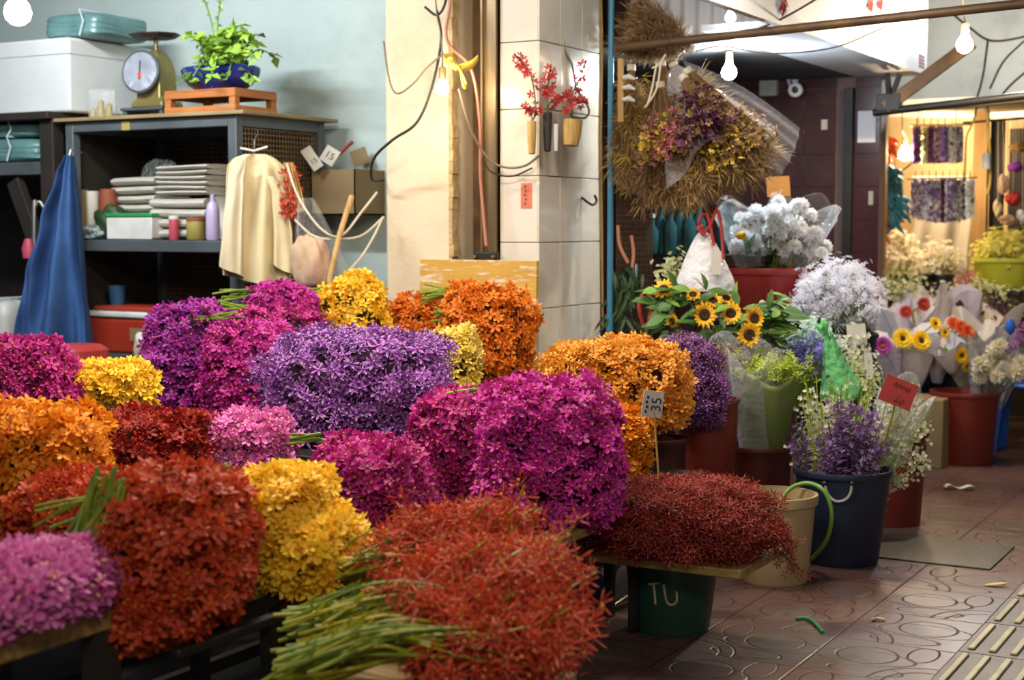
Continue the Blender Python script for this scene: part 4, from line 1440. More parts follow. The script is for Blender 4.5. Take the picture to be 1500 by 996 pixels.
bulk('blossoms', TINY, pts, RNG.normal(size=pts.shape) - np.array(HF) * 1.2, RNG.uniform(.008, .016, 150), RNG.uniform(0, 1, 150), M['coral'], t, 'stuff')
for k in range(5):
    MB().tube(smooth_pts([at(416 + k * 3, 238, 7.36), at(422 + k * 4, 270, 7.34), at(436 + k * 3, 310, 7.33)], 5), 0.004, 5).build('stem', M['bamboo'], t)

# --- on the column: bulb, cables, ribbon
def bulb(name, label, c, r, m, cable=None, cap_len=0.05):
    c = Vector(c)
    t = thing(name, label, 'light bulb', c)
    MB().lathe([(0.0, -r), (r * 0.5, -r * 0.87), (r * 0.87, -r * 0.5), (r, 0), (r * 0.87, r * 0.5), (r * 0.55, r * 0.95), (r * 0.42, r * 1.3), (r * 0.42, r * 1.45), (0, r * 1.5)], c, 20).build('glass', m, t)
    MB().lathe([(r * 0.45, r * 1.3), (r * 0.5, r * 1.4), (r * 0.5, r * 1.4 + cap_len), (r * 0.3, r * 1.5 + cap_len), (0, r * 1.5 + cap_len)], c, 16).build('socket', M['brass'], t)
    if cable:
        MB().tube(smooth_pts([c + ZUP * (r * 1.5 + cap_len)] + [Vector(p) for p in cable], 6), 0.004, 6).build('cable', M['cable_grey'], t)
    return t


B1 = at(648, 130, 6.85)
bulb('light_bulb', 'glowing warm bulb hanging in front of the plaster column', B1, 0.032, M['bulb_warm'], [at(648, 80, 6.86), at(645, 45, 6.9), at(640, 20, 6.95), at(636, -30, 6.95)])
cab = [
    ([(640, 15, 6.97), (646, 60, 6.96), (632, 130, 6.96), (610, 180, 6.96), (575, 205, 6.97), (548, 232, 7.1), (545, 262, 7.2), (562, 264, 7.3)], 'cable_black', 0.007, 'black cable swinging from the bulb over the column to its edge'),
    ([(622, 10, 6.97), (640, 22, 6.96), (652, 5, 6.95), (656, -30, 6.95)], 'cable_black', 0.006, 'short dark cable forked at the top of the plaster column'),
    ([(562, 60, 7.0), (570, 115, 7.0), (582, 137, 7.0), (606, 122, 6.98), (625, 100, 6.96), (650, 78, 6.94)], 'cable_grey', 0.005, 'thin grey cable drooping on the plaster column beside the bulb'),
    ([(660, 0, 6.95), (655, 60, 6.93), (690, 100, 6.9), (703, 180, 6.95), (704, 260, 7.0), (712, 360, 7.0)], 'cable_pink', 0.008, 'pink cable running down the recess beside the shutter rail'),
    ([(672, 130, 6.9), (690, 190, 6.93), (715, 232, 6.95), (740, 245, 6.94), (768, 243, 6.9), (790, 228, 6.88)], 'cable_grey', 0.006, 'grey cable sagging from the recess to the bamboo vases'),
    ([(826, -10, 7.12), (826, 66, 7.12), (838, 95, 7.15), (845, 130, 7.18), (862, 158, 7.25), (858, 172, 7.25), (840, 172, 7.2)], 'cable_grey', 0.006, 'thin cable running down the side of the tiled pillar'),
    ([(706, 232, 6.95), (720, 252, 6.95), (750, 258, 6.95), (780, 246, 6.92)], 'cable_black', 0.004, 'thin dark wire at the lower edge of the pillar cable'),
]
for pts, m_, r_, lb in cab:
    tag(MB().tube(smooth_pts([at(*q) for q in pts], 8), r_, 6).build('cable', M[m_]), lb, 'cable')
t = thing('ribbon_bow', 'yellow ribbon bow tied next to the glowing bulb on the column', 'ribbon', at(675, 100, 6.85))
for pts in ([(672, 98), (660, 82), (650, 86), (668, 100)], [(672, 98), (690, 92), (700, 84), (692, 96), (676, 102)], [(672, 99), (678, 112), (684, 126), (678, 124), (674, 104)], [(672, 99), (664, 92), (662, 72)]):
    P = smooth_pts([at(u, v, 6.84 - 0.01 * i) for i, (u, v) in enumerate(pts)], 5)
    mb = MB()
    vs = []
    for q in P:
        vs += [q - HF * 0.002 + ZUP * 0.011, q + HF * 0.012 - ZUP * 0.011]
    mb.add(vs, [(2 * i, 2 * i + 1, 2 * i + 3, 2 * i + 2) for i in range(len(P) - 1)])
    mb.build('ribbon_loop', M['ribbon_yellow'], t, solid=0.002)

# --- on the pillar: sticker, hook, bamboo vases with vermilion orchids
c0, c1 = ony(763, 305, YP0 - 0.008), ony(779, 268, YP0 - 0.008)
st = tag(MB().box((c0.x, YP0 - 0.0085, c0.z), (c1.x, YP0 - 0.006, c1.z)).build('red_sticker', M['card_red_light']), 'small orange red paper label on the cream pillar tile', 'label')
mb = MB()
for k in range(5):
    z = c0.z + (c1.z - c0.z) * (0.15 + 0.17 * k)
    mb.box((c0.x + 0.012, YP0 - 0.0095, z), (c1.x - 0.012 - 0.004 * (k % 3), YP0 - 0.0083, z + 0.008))
    mb.box((c0.x + 0.02 + 0.005 * (k % 2), YP0 - 0.0095, z - 0.006), (c0.x + 0.026 + 0.005 * (k % 2), YP0 - 0.0083, z + 0.014))
mb.build('printed_marks', M['cable_pink'], st)
hk = [onx(854, 291, XP + 0.03), onx(862, 297, XP + 0.04), onx(869, 300, XP + 0.05), onx(874, 294, XP + 0.05), onx(871, 286, XP + 0.045)]
tag(MB().tube([onx(852, 289, XP)] + smooth_pts(hk, 5), 0.006, 8).build('wall_hook', M['steel_dark']), 'black curved hook screwed into the tiled pillar side', 'hook')


def orchid_vase(u, v0, v1, d, w, m, label, tilt=0.0):
    a, b = at(u, v1, d), at(u + tilt, v0, d)
    t = thing('bamboo_vase', label, 'vase', a)
    MB().tube([a, a.lerp(b, 0.02), a.lerp(b, .5), b], [w * 0.5, w * .8, w, w * 1.08], 16).build('tube', m, t)
    MB().tube([b + HF * 0.0, b + HF * 0.05 + ZUP * 0.05], 0.003, 5).build('hanger', M['wire'], t)
    return b


va = orchid_vase(779, 178, 226, 6.86, 0.020, M['bamboo'], 'narrow bamboo vase tied at the pillar corner with red orchids')
vb = orchid_vase(802, 165, 222, 6.88, 0.020, M['wood_dark'], 'dark narrow vase tied beside the bamboo vase on the pillar')
vc = orchid_vase(836, 176, 214, 6.98, 0.044, M['bamboo'], 'wide woven vase tied on the pillar side with red orchids', 3)
vd = orchid_vase(814, 182, 222, 6.9, 0.012, M['white_plastic'], 'thin white tube between the two vases on the pillar')


def orchid_sprig(base, pts, d, label, n=10):
    P = smooth_pts([base] + [at(u, v, d) for u, v in pts], 6)
    t = thing('orchid_sprig', label, 'orchid sprig', base)
    MB().tube(P, 0.0035, 6).build('stem', M['stem_dark'], t)
    L_ = len(P)
    pos, nr = [], []
    for k in range(n):
        q = P[int(L_ * (0.3 + 0.62 * k / n))]
        for _ in range(1 + k % 2):
            o = Vector((random.gauss(0, 1), random.gauss(0, 1), random.gauss(0, 1))).normalized()
            pos.append(q + o * 0.02)
            nr.append(o - HF * 0.8)
    bulk('blossoms', MOKARA, pos, nr, RNG.uniform(0.019, 0.030, len(pos)), RNG.uniform(0, 1, len(pos)), M['vermil'], t)
    mb = MB()
    for k in range(4):
        mb.ball(P[-1 - k * 2], 0.006 + 0.001 * k, 8, 6)
    mb.build('buds', M['vermil'], t)


orchid_sprig(va, [(785, 160), (778, 110), (765, 92), (754, 80)], 6.84, 'red orchid sprig leaning outward over the front of the pillar')
orchid_sprig(va, [(786, 165), (776, 162), (764, 155)], 6.84, 'short red orchid sprig low at the pillar corner', 6)
orchid_sprig(vb, [(802, 140), (804, 115), (807, 98)], 6.86, 'upright red orchid sprig between the two pillar vases', 8)
orchid_sprig(vc, [(838, 140), (850, 115), (858, 90)], 6.95, 'red orchid sprig in the wide woven vase reaching high', 10)
orchid_sprig(vc, [(834, 160), (848, 150), (860, 150)], 6.95, 'low red orchid sprig spilling over the wide woven vase', 7)
orchid_sprig(vb, [(806, 150), (822, 143), (834, 140)], 6.9, 'red orchid sprig leaning toward the wide woven vase', 7)

# blue pipe behind the pillar, grille beside it
p = at(893, 500, 7.42)
zt_ = at(893, -40, 7.42).z
t = tag(MB().tube([(p.x, p.y, 0.0), (p.x, p.y, p.z + 0.06), (p.x, p.y, zt_)], 0.014, 14).build('water_pipe', M['pipe_blue']), 'blue plastic water pipe running up beside the tiled pillar', 'pipe')
MB().tube([(p.x, p.y, p.z), (p.x, p.y, p.z + 0.13)], 0.0175, 14).build('coupling', M['pipe_blue'], t)
tag(MB().tube([onx(880, -20, XP + 0.012), onx(882, 60, XP + 0.012), onx(880, 200, XP + 0.012), onx(883, 480, XP + 0.012)], 0.006, 6).build('edge_strip', M['bamboo']), 'ochre strip along the far edge of the tiled pillar', 'strip')
mb = MB()
a, b = at(903, 500, 7.7), at(956, 255, 7.7)
for k in range(16):
    x = a.x + (b.x - a.x) * k / 15
    y = a.y + (b.y - a.y) * k / 15
    mb.tube([(x, y, 0.0), (x, y, b.z + 0.1)], 0.0035, 5)
for k in range(60):
    z = 0.05 + k * 0.028
    if z < b.z + 0.1:
        mb.tube([(a.x, a.y, z), (b.x, b.y, z)], 0.003, 5)
tag(mb.build('wire_grille', M['steel_brown']), 'brown wire mesh grille behind the blue pipe', 'grille')

# ------------------------------------------------------------------ racks that carry the bundles
def rack(name, label, x0, x1, y0, y1, z, th, mtop, mleg, legs=None, lw=0.03, planks=4, low_rail=None, gap=0.008, cat='table', overhang=0.0, floor=0.03):
    t = thing(name, label, cat, ((x0 + x1) / 2, (y0 + y1) / 2, floor))
    for k in range(planks):
        a = x0 + (x1 - x0) * k / planks
        b = x0 + (x1 - x0) * (k + 1) / planks - gap
        MB().box((a, y0, z - th), (b, y1, z)).build('plank', mtop, t, bevel=0.006)
    for (x, y) in legs or ((x0 + .03, y0 + .03), (x1 - .03, y0 + .03), (x0 + .03, y1 - .03), (x1 - .03, y1 - .03)):
        MB().box((x - lw / 2, y - lw / 2, floor), (x + lw / 2, y + lw / 2, z - th)).build('leg', mleg, t)
    if low_rail:
        for yy in (y0 + .03, y1 - .03):
            MB().box((x0 + .03, yy - lw * .4, low_rail - lw * .5), (x1 - .03, yy + lw * .4, low_rail + lw * .5)).build('cross_rail', mleg, t)
        for xx in (x0 + .03, x1 - .03):
            MB().box((xx - lw * .4, y0 + .03, low_rail - lw * .5), (xx + lw * .4, y1 - .03, low_rail + lw * .5)).build('cross_rail', mleg, t)
    return t


pe = onz(176, 888, 0.56)
rack('plank_table', 'thick weathered yellow plank table under the pink bundle at the front corner', pe.x - 0.75, pe.x, 1.2, pe.y, 0.56, 0.05, M['wood_plank'], M['wood_dark'], planks=2, lw=0.06, floor=0.03)
Z2, Z3, Z4, Z5, Z6, Z7, Z8 = 0.47, 0.56, 0.45, 0.60, 0.70, 0.66, 0.43
q1, q2 = at(293, 960, 3.72), at(396, 960, 3.62)
rack('metal_rack', 'low black metal rack with a cross bar under the red and yellow bundles', -2.72, -2.14, 2.46, 3.42, Z2, 0.025, M['steel_dark'], M['steel_dark'], planks=5, gap=0.085, lw=0.035, low_rail=0.2, legs=((q1.x, q1.y), (q2.x, q2.y), (-2.69, 3.39), (-2.17, 3.39)))
rack('crate_bench', 'dark timber bench under the orange and dark red bundles', -3.8, -2.78, 2.46, 4.12, Z3, 0.04, M['wood_dark'], M['steel_dark'], planks=4)
rack('plank_bench', 'plank bench with a pale wood edge under the magenta bundles', -2.77, -2.08, 3.46, 4.62, Z4, 0.03, M['wood_plank'], M['steel_dark'], planks=3)
rack('crate_bench', 'dark bench under the big purple bundle', -4.75, -2.95, 4.16, 5.08, Z5, 0.04, M['steel_dark'], M['steel_dark'], planks=4)
rack('crate_bench', 'dark bench at the shop side under the magenta and yellow bundles', -5.0, -3.84, 3.3, 4.14, Z6, 0.04, M['wood_dark'], M['steel_dark'], planks=4)
rack('crate_bench', 'dark bench in front of the plaster column under the back row of bundles', -4.7, -3.36, 5.12, 5.98, Z7, 0.04, M['wood_dark'], M['steel_dark'], planks=4)
rack('crate_bench', 'dark bench under the orange bundle beside the red bin', -2.93, -2.22, 4.66, 5.5, Z8, 0.03, M['wood_dark'], M['steel_dark'], planks=3)
# scraped ochre board leaning against column and pillar
p0, p1 = ony(612, 380, YC - 0.05), ony(783, 388, YC - 0.05)
mb = MB()
za, zb_ = 0.03, p0.z
mb.add([(p0.x, YC - 0.075, za), (p1.x, YC - 0.075, za), (p1.x, YC - 0.05, za), (p0.x, YC - 0.05, za), (p0.x, YC - 0.03, zb_), (p1.x, YC - 0.03, zb_ - 0.0), (p1.x, YC - 0.005, zb_), (p0.x, YC - 0.005, zb_)],
       [(0, 3, 2, 1), (4, 5, 6, 7), (0, 1, 5, 4), (1, 2, 6, 5), (2, 3, 7, 6), (3, 0, 4, 7)])
tag(mb.build('ochre_board', M['wood_board'], bevel=0.002), 'scraped ochre painted board standing behind the deep orange bundle', 'board')

G = 'tied orchid bundles on the racks'


def S(u0, v0, u1, v1, d, n=10, r=0.0045, sp=0.016):
    return (at(u0, v0, d), at(u1, v1, d), n, M['stem'], r, sp)


# back rows
bundle((362, 412, 462, 478), 6.6, 0.3, M['magenta'], 'uppermost magenta orchid bundle of the heap under the cream shirt', 420, 0.026, z0=at(400, 480, 6.6).z, core='core_pink', stems=[S(322, 437, 372, 426, 6.55, 8)])
bundle((350, 448, 482, 560), 6.42, 0.34, M['magenta_deep'], 'magenta orchid bundle beneath the uppermost one, next to the yellow back bundle', 620, 0.026, z0=Z7, core='core_pink', stems=[S(300, 443, 362, 452, 6.3, 9)])
bundle((216, 440, 342, 605), 6.3, 0.42, M['violet_magenta'], 'tall violet magenta orchid bundle nearest the red cooler', 900, 0.026, z0=Z5, core='core_pink')
bundle((292, 472, 428, 608), 6.05, 0.36, M['magenta'], 'tall magenta orchid bundle between the red cooler bundle and the big purple bundle', 800, 0.026, z0=Z5, core='core_pink', stems=[S(288, 470, 352, 465, 6.12, 10)])
bundle((462, 400, 576, 545), 6.85, 0.34, M['yellow'], 'yellow orchid bundle standing in front of the cream plaster column', 720, 0.028, z0=Z7, core='core_warm', stems=[S(448, 428, 478, 424, 6.8, 6)])
bundle((560, 436, 660, 560), 6.9, 0.34, M['orange_deep'], 'orange orchid bundle between the yellow bundle and the ochre board', 620, 0.026, z0=Z7, core='core_warm')
bundle((642, 416, 776, 575), 6.72, 0.36, M['orange_deep'], 'tall deep orange orchid bundle in front of the ochre board', 980, 0.026, z0=Z7, core='core_warm', stems=[S(618, 436, 668, 430, 6.75, 10), S(640, 462, 662, 462, 6.62, 6)])
bundle((628, 482, 704, 556), 6.35, 0.26, M['yellow_soft'], 'small pale yellow orchid bundle in front of the deep orange one', 330, 0.026, z0=Z7, core='core_warm')
# middle
bundle((408, 492, 662, 652), 5.6, 0.46, M['purple'], 'large light purple star orchid bundle in the middle of the stand', 1500, 0.027, DENDRO, 5.0, z0=Z5, core='core_pink', stems=[S(470, 494, 520, 500, 5.62, 7), S(515, 520, 590, 532, 5.5, 8, 0.004, 0.012)], nrm_j=0.6)
bundle((-40, 490, 108, 605), 5.5, 0.4, M['magenta_deep'], 'magenta orchid bundle behind the orange bundle at the shop side', 800, 0.026, z0=Z6, core='core_pink')
bundle((92, 526, 230, 615), 5.68, 0.34, M['yellow'], 'flat yellow orchid bundle between two magenta bundles at the shop side', 620, 0.026, z0=Z6, core='core_warm')
bundle((-40, 592, 158, 765), 4.3, 0.44, M['orange'], 'big orange orchid bundle above the pink one', 1150, 0.026, z0=Z3, core='core_warm')
bundle((128, 600, 318, 702), 4.9, 0.4, M['red_dark'], 'dark red orchid bundle behind the brick red ones', 900, 0.024, z0=Z3, core='core_red')
bundle((300, 602, 428, 702), 5.0, 0.34, M['pink'], 'light pink orchid bundle in front of the purple one', 620, 0.026, z0=Z3, core='core_pink', stems=[S(470, 642, 420, 648, 4.95, 8)])
bundle((452, 645, 628, 806), 4.5, 0.38, M['magenta_deep'], 'deep magenta orchid bundle next to the bright yellow pair', 1000, 0.026, z0=Z4, core='core_pink')
bundle((608, 575, 742, 738), 5.02, 0.36, M['magenta_deep'], 'magenta orchid bundle with green stalks on top, touching the purple bundle', 800, 0.025, z0=Z4, core='core_pink', stems=[S(662, 578, 748, 572, 4.95, 10), S(690, 628, 742, 600, 4.85, 8)])
bundle((704, 560, 900, 742), 4.85, 0.44, M['magenta'], 'large round magenta orchid bundle at the street end of the plank bench', 1350, 0.025, z0=Z4, core='core_pink')
bundle((792, 504, 1002, 625), 5.85, 0.42, M['amber'], 'wide amber orange orchid bundle behind the white price card', 1250, 0.023, z0=at(900, 626, 5.85).z, core='core_warm', stems=[S(868, 508, 925, 506, 6.0, 8)])
bundle((868, 592, 950, 708), 5.62, 0.3, M['orange'], 'drooping orange orchid bundle under the wide amber one', 480, 0.025, z0=Z8, core='core_warm')
bundle((944, 492, 1058, 628), 6.35, 0.38, M['purple_dark'], 'dark purple orchid bundle lying over the red bin', 900, 0.022, DENDRO, z0=at(1000, 628, 6.35).z, core='core_pink')
# front
bundle((28, 690, 196, 812), 4.0, 0.4, M['red'], 'brick red orchid bundle half hidden behind the big round red one', 700, 0.026, z0=Z3, core='core_red', stems=[S(128, 815, 152, 694, 3.42, 14, 0.0045, 0.022), S(70, 765, 160, 735, 3.55, 8, 0.0035, 0.025), S(148, 800, 176, 705, 3.34, 9, 0.0045, 0.018)])
bundle((150, 690, 378, 890), 3.5, 0.4, M['red'], 'big round brick red orchid bundle hanging over the black metal rack', 1350, 0.025, z0=Z2, core='core_red', p=2.9, zcut=-0.95)
bundle((160, 815, 300, 940), 3.45, 0.3, M['red'], 'lower drooping brick red orchid bundle hanging beneath the big round red one', 420, 0.026, z0=at(230, 940, 3.45).z, core='core_red', p=2.6, zcut=-0.95)
bundle((312, 692, 490, 880), 3.9, 0.34, M['yellow'], 'bright yellow orchid bundle next to the big red one', 850, 0.026, z0=Z2, core='core_warm', stems=[S(262, 700, 340, 690, 4.0, 10)])
bundle((380, 680, 482, 765), 4.05, 0.24, M['yellow'], 'small upper bright yellow orchid bundle with a green tie', 360, 0.026, z0=at(430, 765, 4.05).z, core='core_warm', stems=[S(412, 738, 450, 742, 3.9, 7, 0.004, 0.008)])
bundle((400, 745, 524, 880), 3.85, 0.32, M['yellow'], 'bright yellow orchid bundle leaning to the deep magenta one', 650, 0.026, z0=Z2, core='core_warm')
bundle((-40, 800, 146, 928), 3.2, 0.4, M['pink'], 'rosy pink orchid bundle lying on the yellow plank table', 800, 0.027, z0=0.56, core='core_pink')

# front heap: long stalked coral spider orchids, tied bunches on a low plank
HZ = 0.36
pe2 = onz(850, 985, HZ)
rack('low_plank', 'low wooden plank stand carrying the long stalked coral orchids', -2.11, pe2.x, 2.15, pe2.y, HZ, 0.045, M['wood_plank'], M['wood_dark'], planks=2, lw=0.05)


def heap(label, base, box, D, depth, nst, nfl, hseed, base_sd=(14, 12), size=0.034, sprigs=10, r=0.0036, zmin=HZ + 0.012, p=2.6):
    """A tied bunch lying down: bare stalk ends fanned at base, a shaggy cloud of spider blossoms filling box."""
    rs = random.Random(hseed)
    u0, v0, u1, v1 = box
    ctr = at((u0 + u1) / 2, (v0 + v1) / 2, D)
    half = ((u1 - u0) / 2 / FPX * D, depth / 2, (v1 - v0) / 2 / FPX * D)
    t = thing('stalked_orchid_bunch', label, 'flower bundle', (ctr.x, ctr.y, HZ), 'long stalked coral orchid bunches')
    P0, N0, _ = blob_points(ctr, half, int(nfl * .85), p, 0.0, 0.19, -0.85, (0.6, 1.14))
    P0[:, 2] = np.maximum(P0[:, 2], zmin)
    pos, nr = list(P0), list(N0 + RNG.normal(size=N0.shape) * 0.9 + np.array([0, 0, .25]))
    side = MB()
    for k in range(nst):
        a = at(rs.gauss(base[0], base_sd[0]), rs.gauss(base[1], base_sd[1]), rs.gauss(D, 0.06))
        tu = u0 + (u1 - u0) * rs.uniform(.2, .75)
        b = at(tu, v0 + (v1 - v0) * rs.uniform(.22, .8), D + rs.uniform(-.8, .2) * depth * .5)
        a.z = max(a.z, zmin)
        b.z = max(b.z, zmin + 0.01)
        m_ = a.lerp(b, rs.uniform(.4, .55)) + ZUP * rs.uniform(0.0, 0.07) + HF * rs.gauss(0, .02)
        P = smooth_pts([a, m_, b], 7)
        mb = MB().tube(P, [r * 1.3] * 4 + [r] * (len(P) - 7) + [r * 0.6] * 3, 6)
        for i in (2, 5):
            q = P[i]
            mb.tube([q, q + (P[i + 2] - P[i]).normalized() * 0.03 + Vector((rs.gauss(0, .012), rs.gauss(0, .012), 0.016))], [r * .8, r * .55], 5)
        mb.build('stem', M['stem_yellow' if k % 3 else 'stem'], t)
    for k in range(sprigs):
        q = Vector(P0[rs.randrange(len(P0))])
        if q.z < ctr.z + half[2] * .2:
            q = ctr + RGT * half[0] * rs.uniform(-.8, .9) + ZUP * half[2] * rs.uniform(.5, .8)
        e = q + ZUP * rs.uniform(.03, .07) + RGT * rs.uniform(-.03, .09) + HF * rs.gauss(0, .03)
        PP = smooth_pts([q - ZUP * .04, q, e], 4)
        side.tube(PP, [0.003] * (len(PP) - 1) + [0.0015], 5)
        for f in range(4):
            w = PP[-1 - f]
            o = Vector((rs.gauss(0, 1), rs.gauss(-.4, 1), rs.gauss(0.4, 0.8))).normalized()
            pos.append(w + o * .018)
            nr.append(o)
    tag(side.build('sprig_stalks', M['stem_yellow'], t), kind='stuff')
    bulk('blossoms', SPIDER, pos, nr, RNG.uniform(0.75, 1.2, len(pos)) * size, RNG.uniform(0, 1, len(pos)), M['coral'], t, 'stuff')
    return t


heap('topmost long stalked coral orchid bunch of the heap on the low plank', (482, 846), (555, 760, 785, 880), 3.75, 0.34, 34, 900, 1, sprigs=34)
heap('coral orchid bunch reaching back under the bright yellow bundle', (560, 850), (424, 806, 570, 892), 3.95, 0.3, 4, 420, 2, sprigs=4)
heap('middle long stalked coral orchid bunch with stalk ends fanned over the plank edge', (445, 920), (590, 815, 832, 960), 3.45, 0.36, 56, 1250, 3, (24, 14), sprigs=26)
heap('lowest long stalked coral orchid bunch at the bottom of the heap', (425, 982), (600, 890, 826, 1010), 3.25, 0.34, 62, 1000, 4, (20, 14), sprigs=4)

# crimson sprays heaped on the mouldy board over the green bucket
ctr = at(1000, 782, 5.1)
zt = onz(1000, 815, 0.0)
ZB = at(1000, 828, 4.85).z
bc = onz(990, 936, 0.0) + HF * 0.14
BH = ZB - 0.03


def bucket(name, label, c, rt, rb, h, m, rim=None, wall=0.006, group=None, z0=0.0, cat='bucket', ribs=(), band=0.02):
    t = thing(name, label, cat, (c[0], c[1], z0), group)
    rim = rim or m
    pr = [(0, 0), (rb * 0.96, 0), (rb, 0.012), (rt, h), (rt - wall, h), (rb - wall, 0.02), (0, 0.02)]
    MB().lathe(pr, (c[0], c[1], z0), 48).build('body', m, t)
    e = wall * 1.2
    MB().lathe([(rt - wall, h + .002), (rt + e, h + .002), (rt + e + 0.002, h - band * .5), (rt + e, h - band), (rt - 0.002, h - band), (rt - 0.002, h - band * .8)], (c[0], c[1], z0), 48, cap=False).build('rim', rim, t)
    for zz in ribs:
        rr = rb + (rt - rb) * zz / h
        MB().lathe([(rr - .002, zz - .006), (rr + .005, zz - .003), (rr + .005, zz + .003), (rr - .002, zz + .006)], (c[0], c[1], z0), 48, cap=False).build('ring', m, t)
    return t


gb = bucket('green_bucket', 'dark green plastic bucket painted TU carrying the crimson orchid board', (bc.x, bc.y), 0.165, 0.132, BH - 0.003, M['green_plastic'])
# TU lettering lying on the bucket side
for txt, du in (('T', 963), ('U', 983)):
    mb = MB()
    tb = (-HF)
    vc = 868
    cen = Vector((bc.x, bc.y, 0))
    hh = at(du, 868, 4.98).z

    def onb(u, v, e=0.0015):
        r = ray(u, v)
        best = None
        lo, hi = 4.3, 5.3
        for i in range(400):
            d = lo + (hi - lo) * i / 399
            p = CAM + r * d
            rr = 0.132 + (0.165 - 0.132) * p.z / BH
            if (p.xy - cen.xy).length <= rr + e:
                return p
        return CAM + r * 4.95
    if txt == 'T':
        strokes = [[(950, 856), (957, 855), (966, 854)], [(957, 855), (959, 870), (960, 885)]]
    else:
        strokes = [[(972, 856), (974, 870), (977, 882), (984, 886), (991, 881), (991, 866)]]
    for st in strokes:
        mb.tube(smooth_pts([onb(*q) for q in st], 5), 0.0042, 6)
    mb.build('lettering', M['stencil'], gb)

c0, c1 = onz(878, 800, ZB), onz(1130, 818, ZB)
bx0, bx1 = c0.x, onz(1085, 836, ZB).x
by0 = onz(1085, 836, ZB).y
mb = MB().box((bx0 - 0.0, by0, ZB - 0.03), (bx1, by0 + 0.42, ZB))
tag(mb.build('cream_board', M['tray_board'], bevel=0.005), 'mouldy cream board laid over the green bucket', 'board')
t = bundle((846, 702, 1142, 828), 5.0, 0.44, M['crimson'], 'wide crimson spray orchid heap on the cream board over the green bucket', 2600, 0.021, SPIDER, 2.7, 0.0, z0=ZB, group=None, name='crimson_orchid_heap', core='core_red', lumpy=0.09, nrm_j=0.7)
# loose sprig tips
pts, nr = [], []
for (a, b_) in (((1120, 790), (1176, 838)), ((1110, 790), (1165, 800)), ((1125, 775), (1160, 790))):
    for k in range(75):
        f = random.random()
        q = at(a[0] + (b_[0] - a[0]) * f + random.gauss(0, 7), a[1] + (b_[1] - a[1]) * f + random.gauss(0, 7), random.gauss(4.9, 0.03))
        pts.append(q)
        nr.append(Vector((random.gauss(0, 1), random.gauss(-.5, 1), random.gauss(0, 1))))
    MB().tube(curve_pts(at(*a, 4.92), at(*b_, 4.9), 0.0, 6), 0.003, 5).build('stem', M['stem_dark'], t)
bulk('loose_sprigs', SPIDER, pts, nr, RNG.uniform(.014, .02, len(pts)), RNG.uniform(0, 1, len(pts)), M['crimson'], t, 'stuff')

# white price card on a cane stuck in the crimson heap
fac = (-HF + RGT * 0.25)
tp = at(956, 592, 5.0)
t, Xr, Yr, nn = tag_card('price_card', 'white price card on a cane in front of the amber orchid bundle', tp, 0.072, 0.088, -0.12, M['card_white'], [('35', 0.014, 0.0, 0.05, PI / 2)], stick=[(tp + HF * 0.005 + ZUP * 0.04, at(968, 740, 5.02))], facing=fac)
mb = MB()
for k in range(4):
    mb.obox(tp + Xr * (-0.022 + 0.003 * (k % 2)) + Yr * (-0.026 + 0.016 * k) + nn * 0.002, (0.008, 0.009, 0.001), Xr + Yr * 0.3 * (-1) ** k, None, nn)
mb.build('small_marks', M['ink'], t)

# ------------------------------------------------------------------ street side: buckets
def floor_c(u, v, back):
    p = onz(u, v, 0.0)
    return p + HF * back


c = floor_c(1142, 861, 0.135)
wb = bucket('cream_bucket', 'grubby cream plastic pail with a green hose looped over its rim', c, 0.162, 0.135, 0.345, M['cream_plastic'], band=0.035)
WBC = c
MB().box((c.x - 0.03, c.y - 0.17, 0.245), (c.x + 0.02, c.y - 0.15, 0.27)).build('handle_lug', M['cream_plastic'], wb, bevel=0.004)
MB().lathe([(0.0, 0.0), (0.143, 0.0)], (c.x, c.y, 0.2), 32).build('water', mat('dull water', '5a6a70', 0.05, '4c5a60', 2), wb)
hp = smooth_pts([at(1140, 742, 5.95), at(1151, 722, 5.97), at(1166, 711, 5.99), at(1186, 708, 5.97), at(1206, 718, 5.93), at(1217, 742, 5.92), at(1217, 770, 5.93), at(1208, 796, 5.98), at(1190, 818, 6.1)], 8)
tag(MB().tube(hp, 0.0085, 10).build('garden_hose', M['hose_green']), 'green hose bending out of the cream pail', 'hose')

c = floor_c(1243, 832, 0.14)
NVC = c
nb = bucket('navy_bucket', 'navy blue plastic bucket with a wire handle holding mauve and white sprays', c, 0.197, 0.153, 0.39, M['navy_plastic'])
hpz = 0.30


def on_side(u, v, c, rb, rt, h, e=0.008):
    """Where the sight line meets the side of a tapered bucket."""
    r = ray(u, v)
    for i in range(1600):
        p = CAM + r * (4.0 + 0.003 * i)
        if math.hypot(p.x - c[0], p.y - c[1]) <= rb + (rt - rb) * p.z / h + e:
            return p
    return CAM + r * 6.2


hw_ = [on_side(u, v, NVC, .153, .197, .39) for u, v in ((1208, 708), (1213, 724), (1224, 734), (1238, 732), (1246, 722), (1248, 708))]
MB().tube(smooth_pts(hw_, 5), 0.006, 8).build('handle', M['grey_plastic'], nb)
for q in (hw_[0], hw_[-1]):
    MB().ball(q, 0.011, 10, 8).build('handle_mount', M['navy_plastic'], nb)

